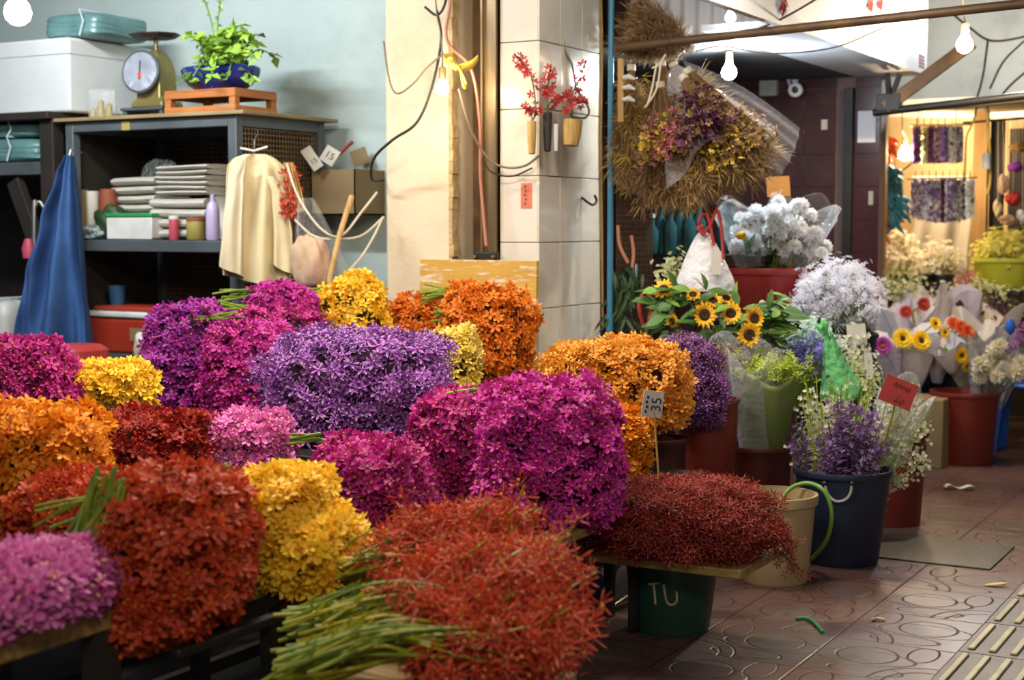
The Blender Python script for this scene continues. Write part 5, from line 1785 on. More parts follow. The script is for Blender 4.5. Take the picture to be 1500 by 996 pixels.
c = floor_c(1316, 775, 0.16)
bucket('red_bucket', 'dark brick red bucket half hidden behind the navy bucket', c, 0.165, 0.14, 0.44, M['red_plastic'])
RBC2 = c
c = floor_c(1424, 684, 0.17)
RBC = c
bucket('red_bucket', 'brick red bucket standing alone near the blue stool with white flowers', c, 0.196, 0.165, 0.425, M['red_plastic'])
c = floor_c(857, 880, 0.13)
BBC = c
bb = bucket('blue_basin', 'small dull blue basin with a rope handle behind the coral orchid heap', c, 0.135, 0.115, 0.125, M['blue_plastic'])
MB().tube(smooth_pts([at(882, 832, 5.6), at(884, 843, 5.58), at(892, 842, 5.58), at(899, 834, 5.58), at(899, 829, 5.6)], 5), 0.005, 8).build('handle', M['rope_white'], bb)
t = thing('jug', 'pale beige plastic jug lying in the blue basin', 'jug', (c.x - 0.03, c.y, 0.02))
MB().lathe([(0.0, 0.0), (0.05, 0.0), (0.055, 0.1), (0.05, 0.16), (0.025, 0.19), (0.02, 0.2), (0, 0.2)], (c.x - 0.04, c.y - 0.01, 0.022), 20).build('jug_body', M['cream_plastic'], t)
MB().lathe([(0.0, 0.0), (0.022, 0.0), (0.022, 0.02), (0, 0.02)], (c.x - 0.04, c.y - 0.01, 0.222), 16).build('cap', M['white_plastic'], t)
t = thing('scoop', 'rust red scoop bowl standing in the blue basin', 'scoop', (c.x + 0.05, c.y, 0.02))
MB().lathe([(0.0, 0.0), (0.035, 0.0), (0.05, 0.12), (0.055, 0.15), (0.048, 0.15), (0.03, 0.02), (0, 0.02)], (c.x + 0.055, c.y + 0.02, 0.022), 20).build('bowl', M['terracotta'], t)

# tall red bin under the dark purple bundle and a dark one behind
c = at(1034, 700, 6.5)
zt_ = at(1034, 572, 6.5).z
bucket('red_bin', 'tall brick red bin beneath the dark purple orchid bundle', (c.x, c.y), 0.135, 0.125, zt_ - 0.03, M['red_plastic'], ribs=(0.3,))
c = at(962, 700, 6.25)
bucket('maroon_bin', 'dark maroon bin behind the cane of the white price card', (c.x, c.y), 0.12, 0.11, 0.52, M['maroon_plastic'])
c = floor_c(1122, 802, 0.22)
mbk = bucket('maroon_bucket', 'maroon bucket holding the green paper bouquet', (c.x, c.y), 0.15, 0.125, 0.42, M['maroon_plastic'])
MBC = Vector((c.x, c.y, 0.42))
MB().tube(smooth_pts([Vector((c.x - 0.10, c.y - 0.11, 0.28)), Vector((c.x - 0.06, c.y - 0.16, 0.26)), Vector((c.x + 0.0, c.y - 0.155, 0.30))], 5), 0.005, 6).build('handle', M['wire'], mbk)


def cone_wrap(parent, a, b, ra, rb, m, name='paper_wrap', wav=0.06, cut=0.12, crisp=False, seed=1):
    """A sheet rolled to a cone from the tied end a to the open end b, its rim in points."""
    a, b = Vector(a), Vector(b)
    Z = (b - a).normalized()
    X = Z.orthogonal().normalized()
    Y = Z.cross(X)
    L_ = (b - a).length

    def fn(u, v):
        w = 2 * PI * u
        r = ra + (rb - ra) * v ** 0.85
        r *= 1 + wav * math.sin(5 * w + seed) * v + 0.4 * wav * math.sin(11 * w + 2 * seed) * v
        l = L_ * v * (1 + cut * (math.sin(3 * w + seed) if not crisp else 1.6 * abs(math.sin(1.5 * w + seed)) - .9) * v ** 3)
        return a + Z * l + (X * math.cos(w) + Y * math.sin(w)) * r
    return MB().grid(fn, 22 if crisp else 48, 7 if crisp else 14, True).build(name, m, parent, solid=0.0015, smooth=not crisp)


def filler(name, label, base, box, d, n, m, size, ms='stem', dd=0.12, tmpl=TINY, group=None, cat='flower bunch', nst=24, spike=0, topbias=1.0, bsp=0.012):
    """A loose bunch: thin stalks from the bound base fanning into a cloud of small blossoms that fills box at depth d."""
    base = Vector(base)
    t = thing(name, label, cat, base, group)
    u0, v0, u1, v1 = box
    pts, nr = [], []
    st = MB()
    for k in range(nst):
        f = math.sqrt(random.random())
        w = random.uniform(0, 2 * PI)
        u = (u0 + u1) / 2 + (u1 - u0) / 2 * f * math.cos(w)
        v = v0 + (v1 - v0) * (0.5 - 0.5 * math.sqrt(max(0, 1 - (f * math.cos(w)) ** 2)) + random.random() ** topbias * 0.75)
        e = at(u, min(v, v1), d + random.gauss(0, dd))
        P = smooth_pts([base + RGT * (bsp * 1.2 * f * math.cos(w) + random.gauss(0, .012)) + HF * random.gauss(0, max(.012, bsp * .35)), base.lerp(e, .5) + ZUP * 0.02, e], 5)
        st.tube(P, 0.002, 4, cap=False)
        cl = max(3, n // nst)
        for q in range(cl):
            if spike:
                i = random.uniform(0.35, 1.0)
                pq = P[int(i * (len(P) - 1))] + Vector((random.gauss(0, spike), random.gauss(0, spike), random.gauss(0, spike)))
            else:
                pq = e + Vector((random.gauss(0, .03), random.gauss(0, .03), random.gauss(0, .028)))
            pts.append(pq)
            nr.append((pq - e) + ZUP * 0.03 - HF * 0.03 + Vector((random.gauss(0, .02), random.gauss(0, .02), random.gauss(0, .02))))
    st.build('stems', M[ms], t)
    bulk('blossoms', tmpl, pts, nr, RNG.uniform(.7, 1.2, len(pts)) * size, RNG.uniform(0, 1, len(pts)), M[m], t, 'stuff')
    return t


# bunches in the navy bucket
nbase = Vector((NVC.x, NVC.y, 0.16))
t = filler('white_filler_bunch', 'white filler flower bunch in the navy bucket next to the green paper bouquet', nbase + RGT * -0.08, (1164, 545, 1262, 690), 6.42, 1500, 'gyps', 0.0105, dd=0.07, nst=60, spike=0.022, bsp=.07)
filler('mauve_statice_bunch', 'mauve statice bunch in front in the navy bucket', nbase - HF * 0.03, (1192, 572, 1305, 700), 6.26, 2200, 'statice', 0.0125, 'stem_dark', dd=0.05, nst=46, spike=0.016, bsp=.09)
filler('mauve_statice_bunch', 'thin mauve statice spikes at the edge of the navy bucket against the green paper', nbase + RGT * -0.10, (1156, 556, 1182, 690), 6.36, 300, 'statice', 0.0105, 'stem_dark', dd=0.03, nst=6, spike=0.014)
t = filler('white_filler_bunch', 'cream filler flower bunch in clear film behind the red card', nbase + RGT * 0.07, (1290, 545, 1372, 690), 6.5, 1600, 'gyps', 0.0105, dd=0.06, nst=64, spike=0.022, bsp=.04)
cone_wrap(t, at(1272, 705, 6.4), at(1330, 575, 6.52), 0.05, 0.115, M['film_thin'], 'film_wrap', seed=2)
filler('white_filler_bunch', 'pale filler flowers standing behind the mauve statice', nbase + HF * 0.06, (1215, 530, 1300, 640), 6.6, 420, 'gyps_green', 0.010, dd=0.05, nst=30, spike=0.022)

# red card on the sprays
fac = (-HF + RGT * -0.1 + ZUP * 0.15)
t, Xr, Yr, nn = tag_card('price_card', 'square red card with dark handwriting tilted over the navy bucket', at(1316, 575, 6.12), 0.135, 0.11, -0.38, M['card_red'], None, stick=[(at(1314, 580, 6.14), at(1285, 690, 6.3))], facing=fac)
cc = at(1316, 575, 6.12) + nn * 0.0025


def scrawl(parent, strokes, cc, X, Y, nn, r, m):
    mb = MB()
    for s in strokes:
        mb.tube(smooth_pts([cc + X * x + Y * y for x, y in s], 4), r, 4)
    mb.build('handwriting', m, parent)


scrawl(t, [[(-0.03, 0.02), (-0.025, 0.034), (-0.015, 0.03), (-0.02, 0.018)], [(-0.012, 0.018), (-0.008, 0.032), (0.0, 0.032), (0.002, 0.018)], [(0.008, 0.018), (0.01, 0.032), (0.018, 0.028), (0.022, 0.018)], [(0.026, 0.032), (0.028, 0.018), (0.036, 0.02), (0.038, 0.034)],
          [(0.006, -0.012), (0.0, -0.03), (-0.006, -0.038), (0.004, -0.038), (0.008, -0.03)], [(0.02, -0.026), (0.014, -0.036), (0.022, -0.04), (0.028, -0.032), (0.03, -0.02)]], cc, Xr, Yr, nn, 0.0016, M['ink_dark_red'])

# green paper bouquet and the loose greens above it
t = thing('green_paper_bouquet', 'bouquet of lime blooms wrapped in green paper standing in the maroon bucket', 'bouquet', MBC - ZUP * 0.05)
cone_wrap(t, at(1118, 680, 6.72), at(1128, 548, 6.62), 0.075, 0.125, M['paper_green'], 'paper_wrap', 0.04, 0.05, seed=4)
cone_wrap(t, at(1112, 672, 6.7), at(1106, 520, 6.6), 0.08, 0.12, M['film'], 'film_wrap', 0.06, 0.1, seed=5)
pts = np.array([at(random.gauss(1138, 22), random.gauss(542, 11), random.gauss(6.6, .05)) for _ in range(330)])
bulk('blossoms', DENDRO, pts, RNG.normal(size=pts.shape) * .6 + np.array([0, -.4, 1]), RNG.uniform(.016, .026, len(pts)), RNG.uniform(0, 1, len(pts)), M['lime_bloom'], t, 'stuff')
filler('blue_statice_bunch', 'blue violet and white small flower bunch above the lime blooms', at(1165, 600, 6.9), (1148, 498, 1212, 548), 6.85, 260, 'blueviolet', 0.014, nst=20, dd=.05)
filler('mint_filler_bunch', 'pale mint filler flower bunch beside the green cellophane', at(1180, 600, 7.1), (1142, 474, 1228, 525), 7.1, 420, 'mint_bloom', 0.014, nst=30, dd=.06)
t = thing('green_cellophane_bunch', 'bunch in bright green cellophane with a pinched tip', 'bouquet', at(1228, 570, 6.85))
cone_wrap(t, at(1232, 575, 6.85), at(1212, 490, 6.72), 0.10, 0.014, M['film_green'], 'cellophane', 0.12, 0.08, seed=3)
cone_wrap(t, at(1211, 494, 6.72), at(1203, 474, 6.7), 0.008, 0.024, M['film_green'], 'cellophane_tip', 0.3, 0.2, seed=6)
filler('white_filler_bunch', 'pale green filler flowers in front of the green cellophane', at(1250, 620, 6.95), (1225, 530, 1290, 580), 6.95, 300, 'gyps_green', 0.011, nst=26, dd=.05)
filler('white_filler_bunch', 'cream filler flowers between green cellophane and the pink card', at(1262, 600, 7.2), (1225, 488, 1275, 545), 7.2, 260, 'gyps', 0.012, nst=20, dd=.05)
tag_card('price_card', 'pink and white card behind the green cellophane', at(1255, 490, 7.15), 0.09, 0.10, 0.1, M['card_white'], None, stick=[(at(1256, 495, 7.16), at(1260, 590, 7.2))])
tag_card('price_card', 'narrow cream card on a stick behind the red card', at(1273, 536, 6.85), 0.035, 0.12, 0.08, M['card_white'], None, stick=[(at(1273, 540, 6.86), at(1270, 620, 6.9))])


# ------------------------------------------------------------------ sunflowers
def sunflower_proto():
    t = thing('sunflower', 'x', 'sunflower', (0, 0, 0))
    V, Fc, G, Hh = [], [], [], []
    rr = random.Random(5)
    for ly, (nn_, L_, cup) in enumerate(((17, 0.058, 0.12), (15, 0.05, 0.35))):
        for k in range(nn_):
            vs, fs, g = petal(L_ * rr.uniform(.88, 1.1), 0.019, cup + rr.uniform(-.12, .12), 2 * PI * (k + .5 * ly) / nn_ + rr.uniform(-.08, .08), base=0.4)
            o = len(V)
            V += vs
            Fc += [tuple(i + o for i in f) for f in fs]
            G += g
            Hh += [0] * len(vs)
    save = RNG.bit_generator.state
    ob = bulk('petals', (np.array(V), np.array(Fc), np.array(G), np.array(Hh)), [(0, 0, 0)], [(0, 0, 1)], [1.0], [0.5], M['sun_yellow'], t)
    MB().lathe([(0.0, 0.010), (0.012, 0.013), (0.02, 0.014), (0.026, 0.008), (0.027, -0.004), (0.0, -0.012)], (0, 0, 0), 24).build('seed_disc', M['seed'], t)
    MB().lathe([(0.0, -0.018), (0.012, -0.014), (0.026, -0.005), (0.024, -0.001), (0, -0.004)], (0, 0, 0), 16).build('calyx', M['leaf'], t)
    MB().tube([(0, 0, -0.014), (0, 0.004, -0.05), (0, 0.03, -0.11), (0, 0.07, -0.16)], 0.005, 6).build('stem', M['stem'], t)
    return t


def aim(n, spin=0.0):
    n = Vector(n).normalized()
    y = Vector((0, 0, 1))
    X = y.cross(n)
    X = X.normalized() if X.length > 1e-4 else Vector((1, 0, 0))
    Y = n.cross(X)
    R_ = Matrix((X, Y, n)).transposed() @ Matrix.Rotation(spin, 3, 'Z')
    return R_.to_euler()


sp = sunflower_proto()
SUN = [(1031, 461, 6.72, (0.25, 0, .15), 1.05, 'sunflower turned toward the street, nearest the price-bag side of the sunflower bunch'),
       (1070, 459, 6.72, (0.1, 0, .25), 0.92, 'sunflower in the middle of the top row of the sunflower bunch'),
       (1104, 466, 6.72, (0.45, 0, .1), 0.95, 'sunflower turned sideways above the lowest open sunflower'),
       (1097, 490, 6.66, (0.1, 0, -.05), 1.0, 'lowest open sunflower of the bunch, facing the viewer'),
       (972, 424, 6.85, (-0.5, 0, .8), 0.9, 'sunflower seen edge on at the top near the wire grille'),
       (1015, 432, 6.85, (-0.1, 0, 1.0), 0.7, 'half hidden sunflower bud above the street facing sunflower'),
       (1045, 441, 6.85, (0.1, 0, .9), 0.75, 'half hidden sunflower behind the middle of the bunch'),
       (1064, 437, 6.9, (0.2, 0, 1.1), 0.75, 'half hidden sunflower at the very top under the white bag'),
       (985, 470, 6.8, (-0.6, 0, .1), 0.6, 'small sunflower bud low among the leaves near the wire grille')]
for i, (u, v, d, tilt, s, lb) in enumerate(SUN):
    n = -HF + RGT * tilt[0] + ZUP * tilt[2]
    if i == 0:
        o = sp
        o.location, o.rotation_euler, o.scale = at(u, v, d), aim(n), (s,) * 3
        tag(o, lb, 'sunflower', 'sunflowers in the leafy bunch')
    else:
        dup(sp, at(u, v, d), aim(n, random.uniform(0, 6)), lb, 'sunflowers in the leafy bunch', s)
sbase = at(1062, 640, 6.85)
t = thing('sunflower_greens', 'broad green leaves and stalks carrying the sunflowers', 'foliage', sbase)


def leaf_blade(mb, o, dr, L_, W_, nn, curl=0.15):
    dr = Vector(dr).normalized()
    nn = Vector(nn)
    sd = dr.cross(nn).normalized()
    up = sd.cross(dr)
    vs, fs = [], []
    prof = [(0, .1), (.2, .75), (.45, 1.0), (.7, .75), (.9, .3), (1, .02)]
    for f, w in prof:
        q = o + dr * (L_ * f) - up * (curl * L_ * f * f)
        vs += [q - sd * (W_ * w / 2) + up * (0.12 * W_ * w), q, q + sd * (W_ * w / 2) + up * (0.12 * W_ * w)]
    for i in range(len(prof) - 1):
        for j in range(2):
            a = i * 3 + j
            fs.append((a, a + 1, a + 4, a + 3))
    mb.add(vs, fs)


mb, mb3 = MB(), MB()
for k in range(170):
    u, v = random.gauss(1062, 48), random.gauss(475, 30)
    if k % 4 == 0:
        u, v = random.gauss(1130, 16), random.gauss(475, 16)
    if k % 4 == 1:
        u, v = random.gauss(985, 14), random.gauss(445, 18)
    q = at(min(max(u, 962), 1150), max(v, 425), random.gauss(6.86, .07))
    dr = Vector((random.gauss(0, 1), random.gauss(-.2, .5), random.gauss(.1, .7))) + RGT * ((u - 1062) / 60)
    leaf_blade(mb if k % 3 else mb3, q, dr, random.uniform(.06, .125), random.uniform(.03, .06), -HF * .7 + Vector((random.gauss(0, .4), random.gauss(0, .4), 1)))
mb.build('leaves', M['leaf'], t)
mb3.build('leaves', M['leaf_light'], t)
for k in range(16):
    e = at(random.gauss(1062, 30), random.uniform(450, 490), random.gauss(6.85, .05))
    MB().tube(smooth_pts([sbase + RGT * random.gauss(0, .04), sbase.lerp(e, .5) + RGT * random.gauss(0, .02), e], 5), 0.006, 6).build('stem', M['stem_dark'], t)
cone_wrap(t, at(1062, 640, 6.8), at(1068, 500, 6.78), 0.07, 0.14, M['film'], 'film_wrap', 0.1, 0.12, seed=8)
filler('brown_filler_bunch', 'brownish filler flowers below the sunflowers', at(1060, 640, 6.7), (1040, 500, 1110, 560), 6.7, 160, 'straw', 0.010, nst=16, dd=.04)


# ------------------------------------------------------------------ white flowers
def bloom_proto(name, m, r, tmpl, heads=7, stem_l=0.16, ms='stem', seed=1, net=True):
    t = thing(name, 'x', 'flower', (0, 0, 0))
    pts, nr = [(0, 0, 0)], [(0, 0, 1)]
    for k in range(heads):
        w = 2 * PI * k / heads
        z = 0.1 + 0.35 * (k % 2)
        nr.append((math.cos(w), math.sin(w), z + .2))
        pts.append((math.cos(w) * r * .35, math.sin(w) * r * .35, z * r * 0.5 - r * .2))
    bulk('petals', tmpl, pts, nr, [r * 1.0] * len(pts), np.linspace(.2, .9, len(pts)), m, t)
    MB().lathe([(0, -r * .75), (r * .2, -r * .7), (r * .4, -r * .3), (0, -r * .1)], (0, 0, 0), 10).build('calyx', M['leaf'], t)
    MB().tube([(0, 0, -r * .6), (0.004, 0, -r - stem_l * .5), (0, 0.004, -r - stem_l)], 0.0035, 6).build('stem', M[ms], t)
    return t


def scatter_blooms(proto, n, box, d, dd, cen, cat, group, labels, dome=True, smin=.8, smax=1.15, rs=1, first=True):
    rr = random.Random(rs)
    u0, v0, u1, v1 = box
    pl = []
    tries = 0
    while len(pl) < n and tries < 6000:
        tries += 1
        a, b = rr.uniform(-1, 1), rr.uniform(-1, 1)
        if dome and a * a + (min(0, b)) ** 2 > 1.0:
            continue
        dep = d + rr.uniform(-dd, dd)
        p = at((u0 + u1) / 2 + (u1 - u0) / 2 * a, (v0 + v1) / 2 - (v1 - v0) / 2 * -b, dep)
        p.y += 0
        if any((p - q).length < proto_gap for q in pl):
            continue
        pl.append(p)
    for i, p in enumerate(pl):
        n_ = (p - Vector(cen)).normalized() * 1.0 + ZUP * 0.5 - HF * 0.35
        lb = labels
        s = rr.uniform(smin, smax)
        if i == 0:
            proto.location, proto.rotation_euler, proto.scale = p, aim(n_, rr.uniform(0, 6)), (s,) * 3
            tag(proto, lb, cat, group)
        else:
            dup(proto, p, aim(n_, rr.uniform(0, 6)), lb, group, s)


# red tub on a stand with white chrysanthemums
tc_ = at(1124, 420, 7.85)
zt0 = at(1124, 392, 7.85).z - 0.26
rack('tub_stand', 'dark stand under the red tub of white chrysanthemums', tc_.x - 0.35, tc_.x + 0.3, tc_.y - 0.26, tc_.y + 0.28, zt0, 0.03, M['steel_dark'], M['steel_dark'], floor=0.0)
bucket('red_tub', 'wide red plastic tub of white chrysanthemums in front of the oxblood tiles', (tc_.x, tc_.y), 0.222, 0.17, 0.26, M['red_tub'], z0=zt0, cat='tub', band=0.03)
proto_gap = 0.036
pr = bloom_proto('white_chrysanthemum', M['white_petal'], 0.040, DOUBLE, 7, 0.24)
scatter_blooms(pr, 60, (1076, 292, 1212, 378), 7.85, 0.14, tc_ - ZUP * 0.15, 'flower', 'white chrysanthemums in the red tub', 'white chrysanthemum packed with others in the wide red tub')
t = thing('chrysanthemum_leaves', 'dark green leaves under the white chrysanthemums in the red tub', 'foliage', (tc_.x, tc_.y, zt0 + .2))
mb = MB()
for k in range(60):
    q = at(random.uniform(1085, 1175), random.uniform(355, 395), 7.85 + random.gauss(0, .07))
    leaf_blade(mb, q, Vector((random.gauss(0, .5), random.gauss(0, .5), 0.8)), random.uniform(.07, .11), .03, -HF + Vector((random.gauss(0, .5), 0, .3)))
mb.build('leaves', M['leaf_dark'], t)
for k, (ua, ub, sd) in enumerate(((1100, 1090, 3), (1160, 1188, 7))):
    cone_wrap(t, at(ua, 392, 7.8), at(ub, 300, 7.8), 0.07, 0.16, M['film_thin'], 'film_wrap', .08, .15, seed=sd)
tag_card('price_card', 'orange card on a thin stick above the white chrysanthemums', at(1140, 273, 7.85), 0.122, 0.105, 0.05, M['card_orange'], None, stick=[(at(1142, 276, 7.86), at(1143, 380, 7.86))])
soft_lump('yellow_bloom', 'single yellow flower at the edge of the red tub', 'flower', at(1086, 346, 7.68), (0.025, 0.025, 0.02), M['gerb_yellow'], 5)

# big heap of white lilac statice in a dark tub
wc = at(1225, 470, 7.5)
zt1 = at(1225, 488, 7.5).z
bucket('black_tub', 'black tub under the white lilac flower heap', (wc.x, wc.y), 0.2, 0.17, zt1, M['black_plastic'], cat='tub')
proto_gap = 0.03
pr = bloom_proto('white_lilac_bloom', M['white_violet'], 0.034, SPIDER, 9, 0.16)
scatter_blooms(pr, 80, (1160, 392, 1290, 474), 7.5, 0.17, wc - ZUP * .12, 'flower', 'white lilac blooms heaped in the black tub', 'feathery white lilac bloom of the heap in the black tub', rs=3)
filler('white_lilac_filler', 'fine white lilac florets filling the heap in the black tub', (wc.x, wc.y, zt1 - 0.05), (1160, 388, 1290, 470), 7.55, 1900, 'white_violet', 0.017, nst=110, dd=.1, tmpl=DENDRO)


# ------------------------------------------------------------------ gerberas in paper cones
def gerbera_proto(name, m, nn_=22):
    t = thing(name, 'x', 'gerbera', (0, 0, 0))
    V, Fc, G, Hh = [], [], [], []
    rr = random.Random(9)
    for ly, (c_, L_, cup) in enumerate(((nn_, 0.05, 0.05), (nn_ - 4, 0.042, 0.3), (nn_ - 8, .026, .7))):
        for k in range(c_):
            vs, fs, g = petal(L_ * rr.uniform(.93, 1.05), 0.013, cup + rr.uniform(-.08, .08), 2 * PI * (k + .5 * ly) / c_, base=0.2)
            o = len(V)
            V += vs
            Fc += [tuple(i + o for i in f) for f in fs]
            G += g
            Hh += [0] * len(vs)
    bulk('petals', (np.array(V), np.array(Fc), np.array(G), np.array(Hh)), [(0, 0, 0)], [(0, 0, 1)], [1.0], [0.5], m, t)
    MB().lathe([(0, .013), (.007, .014), (.011, .009), (.011, -.002), (0, -.01)], (0, 0, 0), 16).build('centre_disc', M['seed_gold'] if 'yellow' not in name else M['seed'], t)
    MB().tube([(0, 0, -.006), (0, .003, -.06), (0, .01, -.15)], 0.004, 6).build('stem', M['stem'], t)
    return t


def place(proto, items, cat, group):
    for i, (u, v, d, tilt, s, lb) in enumerate(items):
        n = -HF + RGT * tilt[0] + ZUP * tilt[1]
        if i == 0:
            proto.location, proto.rotation_euler, proto.scale = at(u, v, d), aim(n), (s,) * 3
            tag(proto, lb, cat, group)
        else:
            dup(proto, at(u, v, d), aim(n, random.uniform(0, 6)), lb, group, s)


place(gerbera_proto('yellow_gerbera', M['gerb_yellow']), [
    (1322, 496, 8.84, (0.0, .35), 1.41, 'yellow gerbera nearer the magenta one in the front white paper cone'),
    (1349, 499, 8.82, (0.25, .3), 1.41, 'yellow gerbera nearer the orange red row in the front white paper cone'),
    (1370, 474, 9.01, (0.4, .5), 0.94, 'small golden gerbera rising above the front yellow pair'),
    (1384, 487, 8.99, (0.6, .2), 0.81, 'small golden gerbera right beneath the other small golden one'),
    (1408, 520, 8.89, (0.5, -.2), 1.14, 'drooping yellow gerbera under the orange red row'),
    (1417, 534, 8.89, (0.7, -.5), 1.08, 'lowest drooping yellow gerbera above the dark tub')], 'gerbera', 'yellow gerberas in paper')
place(gerbera_proto('orange_gerbera', M['gerb_red']), [
    (1397, 474, 8.99, (0.2, .6), 1.01, 'orange red gerbera nearest the small golden ones'),
    (1408, 480, 8.97, (0.3, .5), 1.08, 'middle orange red gerbera of the row in cream paper'),
    (1418, 485, 8.95, (0.4, .5), 1.01, 'orange red gerbera at the far end of the row in cream paper')], 'gerbera', 'orange red gerberas in cream paper')
place(gerbera_proto('wine_gerbera', M['gerb_wine']), [
    (1327, 457, 9.14, (-.1, .4), 0.94, 'wine red gerbera showing through white paper above the yellow pair'),
    (1353, 446, 9.24, (.2, .3), 1.01, 'wine red gerbera with pale centre high in the white paper')], 'gerbera', 'wine gerberas in white paper')
place(gerbera_proto('magenta_gerbera', M['gerb_magenta']), [
    (1293, 507, 8.79, (-.2, .2), 1.28, 'magenta gerbera in bluish white paper beside the yellow pair')], 'gerbera', None)

WR = [((1340, 570), (1332, 494), 9.05, 0.036, 0.190, 'paper_wrap', 'white paper cone around the front yellow gerbera pair', 1),
      ((1312, 570), (1294, 500), 9.00, 0.036, 0.137, 'paper_grey', 'lilac white paper cone around the magenta gerbera', 2),
      ((1352, 545), (1336, 452), 9.40, 0.048, 0.228, 'paper_wrap', 'tall white paper cone around the wine red gerberas', 3),
      ((1372, 560), (1378, 478), 9.25, 0.036, 0.152, 'paper_wrap', 'white paper cone around the small golden gerberas', 4),
      ((1408, 570), (1412, 482), 9.20, 0.036, 0.167, 'paper_wrap_warm', 'cream paper cone around the orange red gerberas', 5),
      ((1442, 570), (1440, 462), 9.50, 0.048, 0.228, 'paper_wrap_warm', 'large cream lilac paper cone nearest the white flower bucket', 6),
      ((1400, 540), (1390, 440), 9.65, 0.048, 0.213, 'paper_grey', 'lilac grey paper cone with a plum flower behind the orange red row', 7),
      ((1310, 540), (1298, 458), 9.45, 0.048, 0.167, 'paper_grey', 'lilac grey paper cone leaning to the white lilac heap', 8),
      ((1356, 520), (1346, 432), 9.70, 0.036, 0.167, 'paper_wrap', 'pointed white paper cone with a blue mark standing highest', 9),
      ((1395, 545), (1386, 505), 8.97, 0.024, 0.114, 'paper_wrap', 'small folded white paper cone over the drooping yellow gerberas', 10)]
for a, b, d, ra, rb, mm, lb, sd in WR:
    t = thing('paper_cone', lb, 'wrapped bouquet', at(*a, d + .03), 'paper wrapped gerbera bouquets')
    cone_wrap(t, at(*a, d + .05), at(*b, d), ra, rb, M[mm], 'paper_wrap', .13, .24, crisp=True, seed=sd)
    mb = MB()
    for k in range(5):
        q = at(b[0] + random.gauss(0, 8), b[1] + 6 + random.gauss(0, 4), d + .02)
        mb.tube([at(*a, d + .05), q], .004, 5)
    mb.build('stems', M['stem'], t)
soft_lump('plum_bloom', 'dark plum flower spike in the lilac grey paper', 'flower', at(1406, 452, 9.45), (.025, .02, .05), M['dry_plum'], 8)
# bench and tubs under the paper cones
bq = at(1385, 575, 9.45)
bz = at(1385, 566, 9.45).z
rack('flower_bench', 'dark bench under the tubs of paper wrapped gerberas', bq.x - .45, bq.x + .3, bq.y - .3, bq.y + .3, bz, .03, M['steel_dark'], M['steel_dark'], floor=0.0)
for u, d, lb in ((1308, 9.3, 'navy tub on the bench under the magenta gerbera cone'), (1346, 9.35, 'navy tub on the bench under the front yellow gerbera cone'), (1398, 9.3, 'navy tub on the bench under the orange red gerbera cone'), (1446, 9.5, 'navy tub on the bench under the large cream paper cone')):
    p = at(u, 560, d)
    bucket('navy_tub', lb, (p.x, p.y), .10, .09, at(u, 522, d).z - bz, M['navy_plastic'], cat='tub', group='navy tubs under the paper cones', z0=bz)
p = at(1362, 600, 8.75)
tag(MB().box((p.x - .13, p.y - .1, 0), (p.x + .10, p.y + .2, .40)).build('beige_crate', M['cardboard'], bevel=.006), 'plain beige box on the paving behind the red card', 'box')

# greens and fillers further back
filler('pale_filler_bunch', 'pale green filler bunch between white lilac heap and garlands', at(1318, 490, 9.65), (1288, 396, 1348, 450), 9.65, 300, 'gyps_green', .017, nst=24, dd=.06)
filler('pale_filler_bunch', 'pale green filler bunch below the lime tub', at(1440, 510, 9.95), (1400, 412, 1500, 478), 9.95, 620, 'gyps_green', .017, nst=44, dd=.08)
filler('cream_filler_bunch', 'cream filler bunch between the garlands and the lime tub', at(1390, 480, 10.05), (1352, 404, 1430, 445), 10.05, 260, 'gyps', .016, nst=24, dd=.07)
filler('rose_filler_bunch', 'dusty rose filler flowers under the timber post', at(1412, 470, 10.10), (1388, 402, 1440, 425), 10.10, 150, 'dry_pink', .016, nst=14, dd=.05)
filler('plum_filler_bunch', 'dark plum filler flowers below the lime tub', at(1440, 520, 9.80), (1408, 438, 1480, 470), 9.80, 240, 'dry_plum', .016, nst=20, dd=.06)
filler('violet_bunch', 'violet orchids at the picture edge beside the white flowers', at(1494, 545, 8.80), (1472, 478, 1515, 515), 8.80, 120, 'purple_dark', .022, nst=12, dd=.05, tmpl=DENDRO)
p = at(1480, 481, 8.2)
tag(MB().lathe([(0, -.04), (.02, -.02), (.03, .01), (.012, .05), (0, .055)], p, 8).build('blue_bow', M['stool_blue']), 'small bright blue bow above the white flower bucket', 'bow')

# white flowers in the lone red bucket
rb0 = Vector((RBC.x, RBC.y, .3))
proto_gap = .045
pr = bloom_proto('cream_rose', M['cream_petal'], .045, DOUBLE, 6, .2)
scatter_blooms(pr, 17, (1432, 502, 1500, 560), 8.7, .10, at(1455, 600, 8.9), 'flower', 'cream roses in the lone red bucket', 'cream white rose bunched over the lone red bucket', rs=7)
t = thing('rose_sleeve', 'clear film sleeve around the cream roses in the lone red bucket', 'sleeve', rb0)
cone_wrap(t, at(1446, 592, 8.95), at(1462, 505, 8.75), .09, .17, M['film'], 'film_wrap', .08, .15, seed=12)
mb = MB()
for k in range(12):
    mb.tube([at(1446 + random.gauss(0, 8), 590, 8.95), at(random.uniform(1436, 1490), random.uniform(530, 565), 8.75)], .005, 5)
mb.build('stems', M['stem_dark'], t)

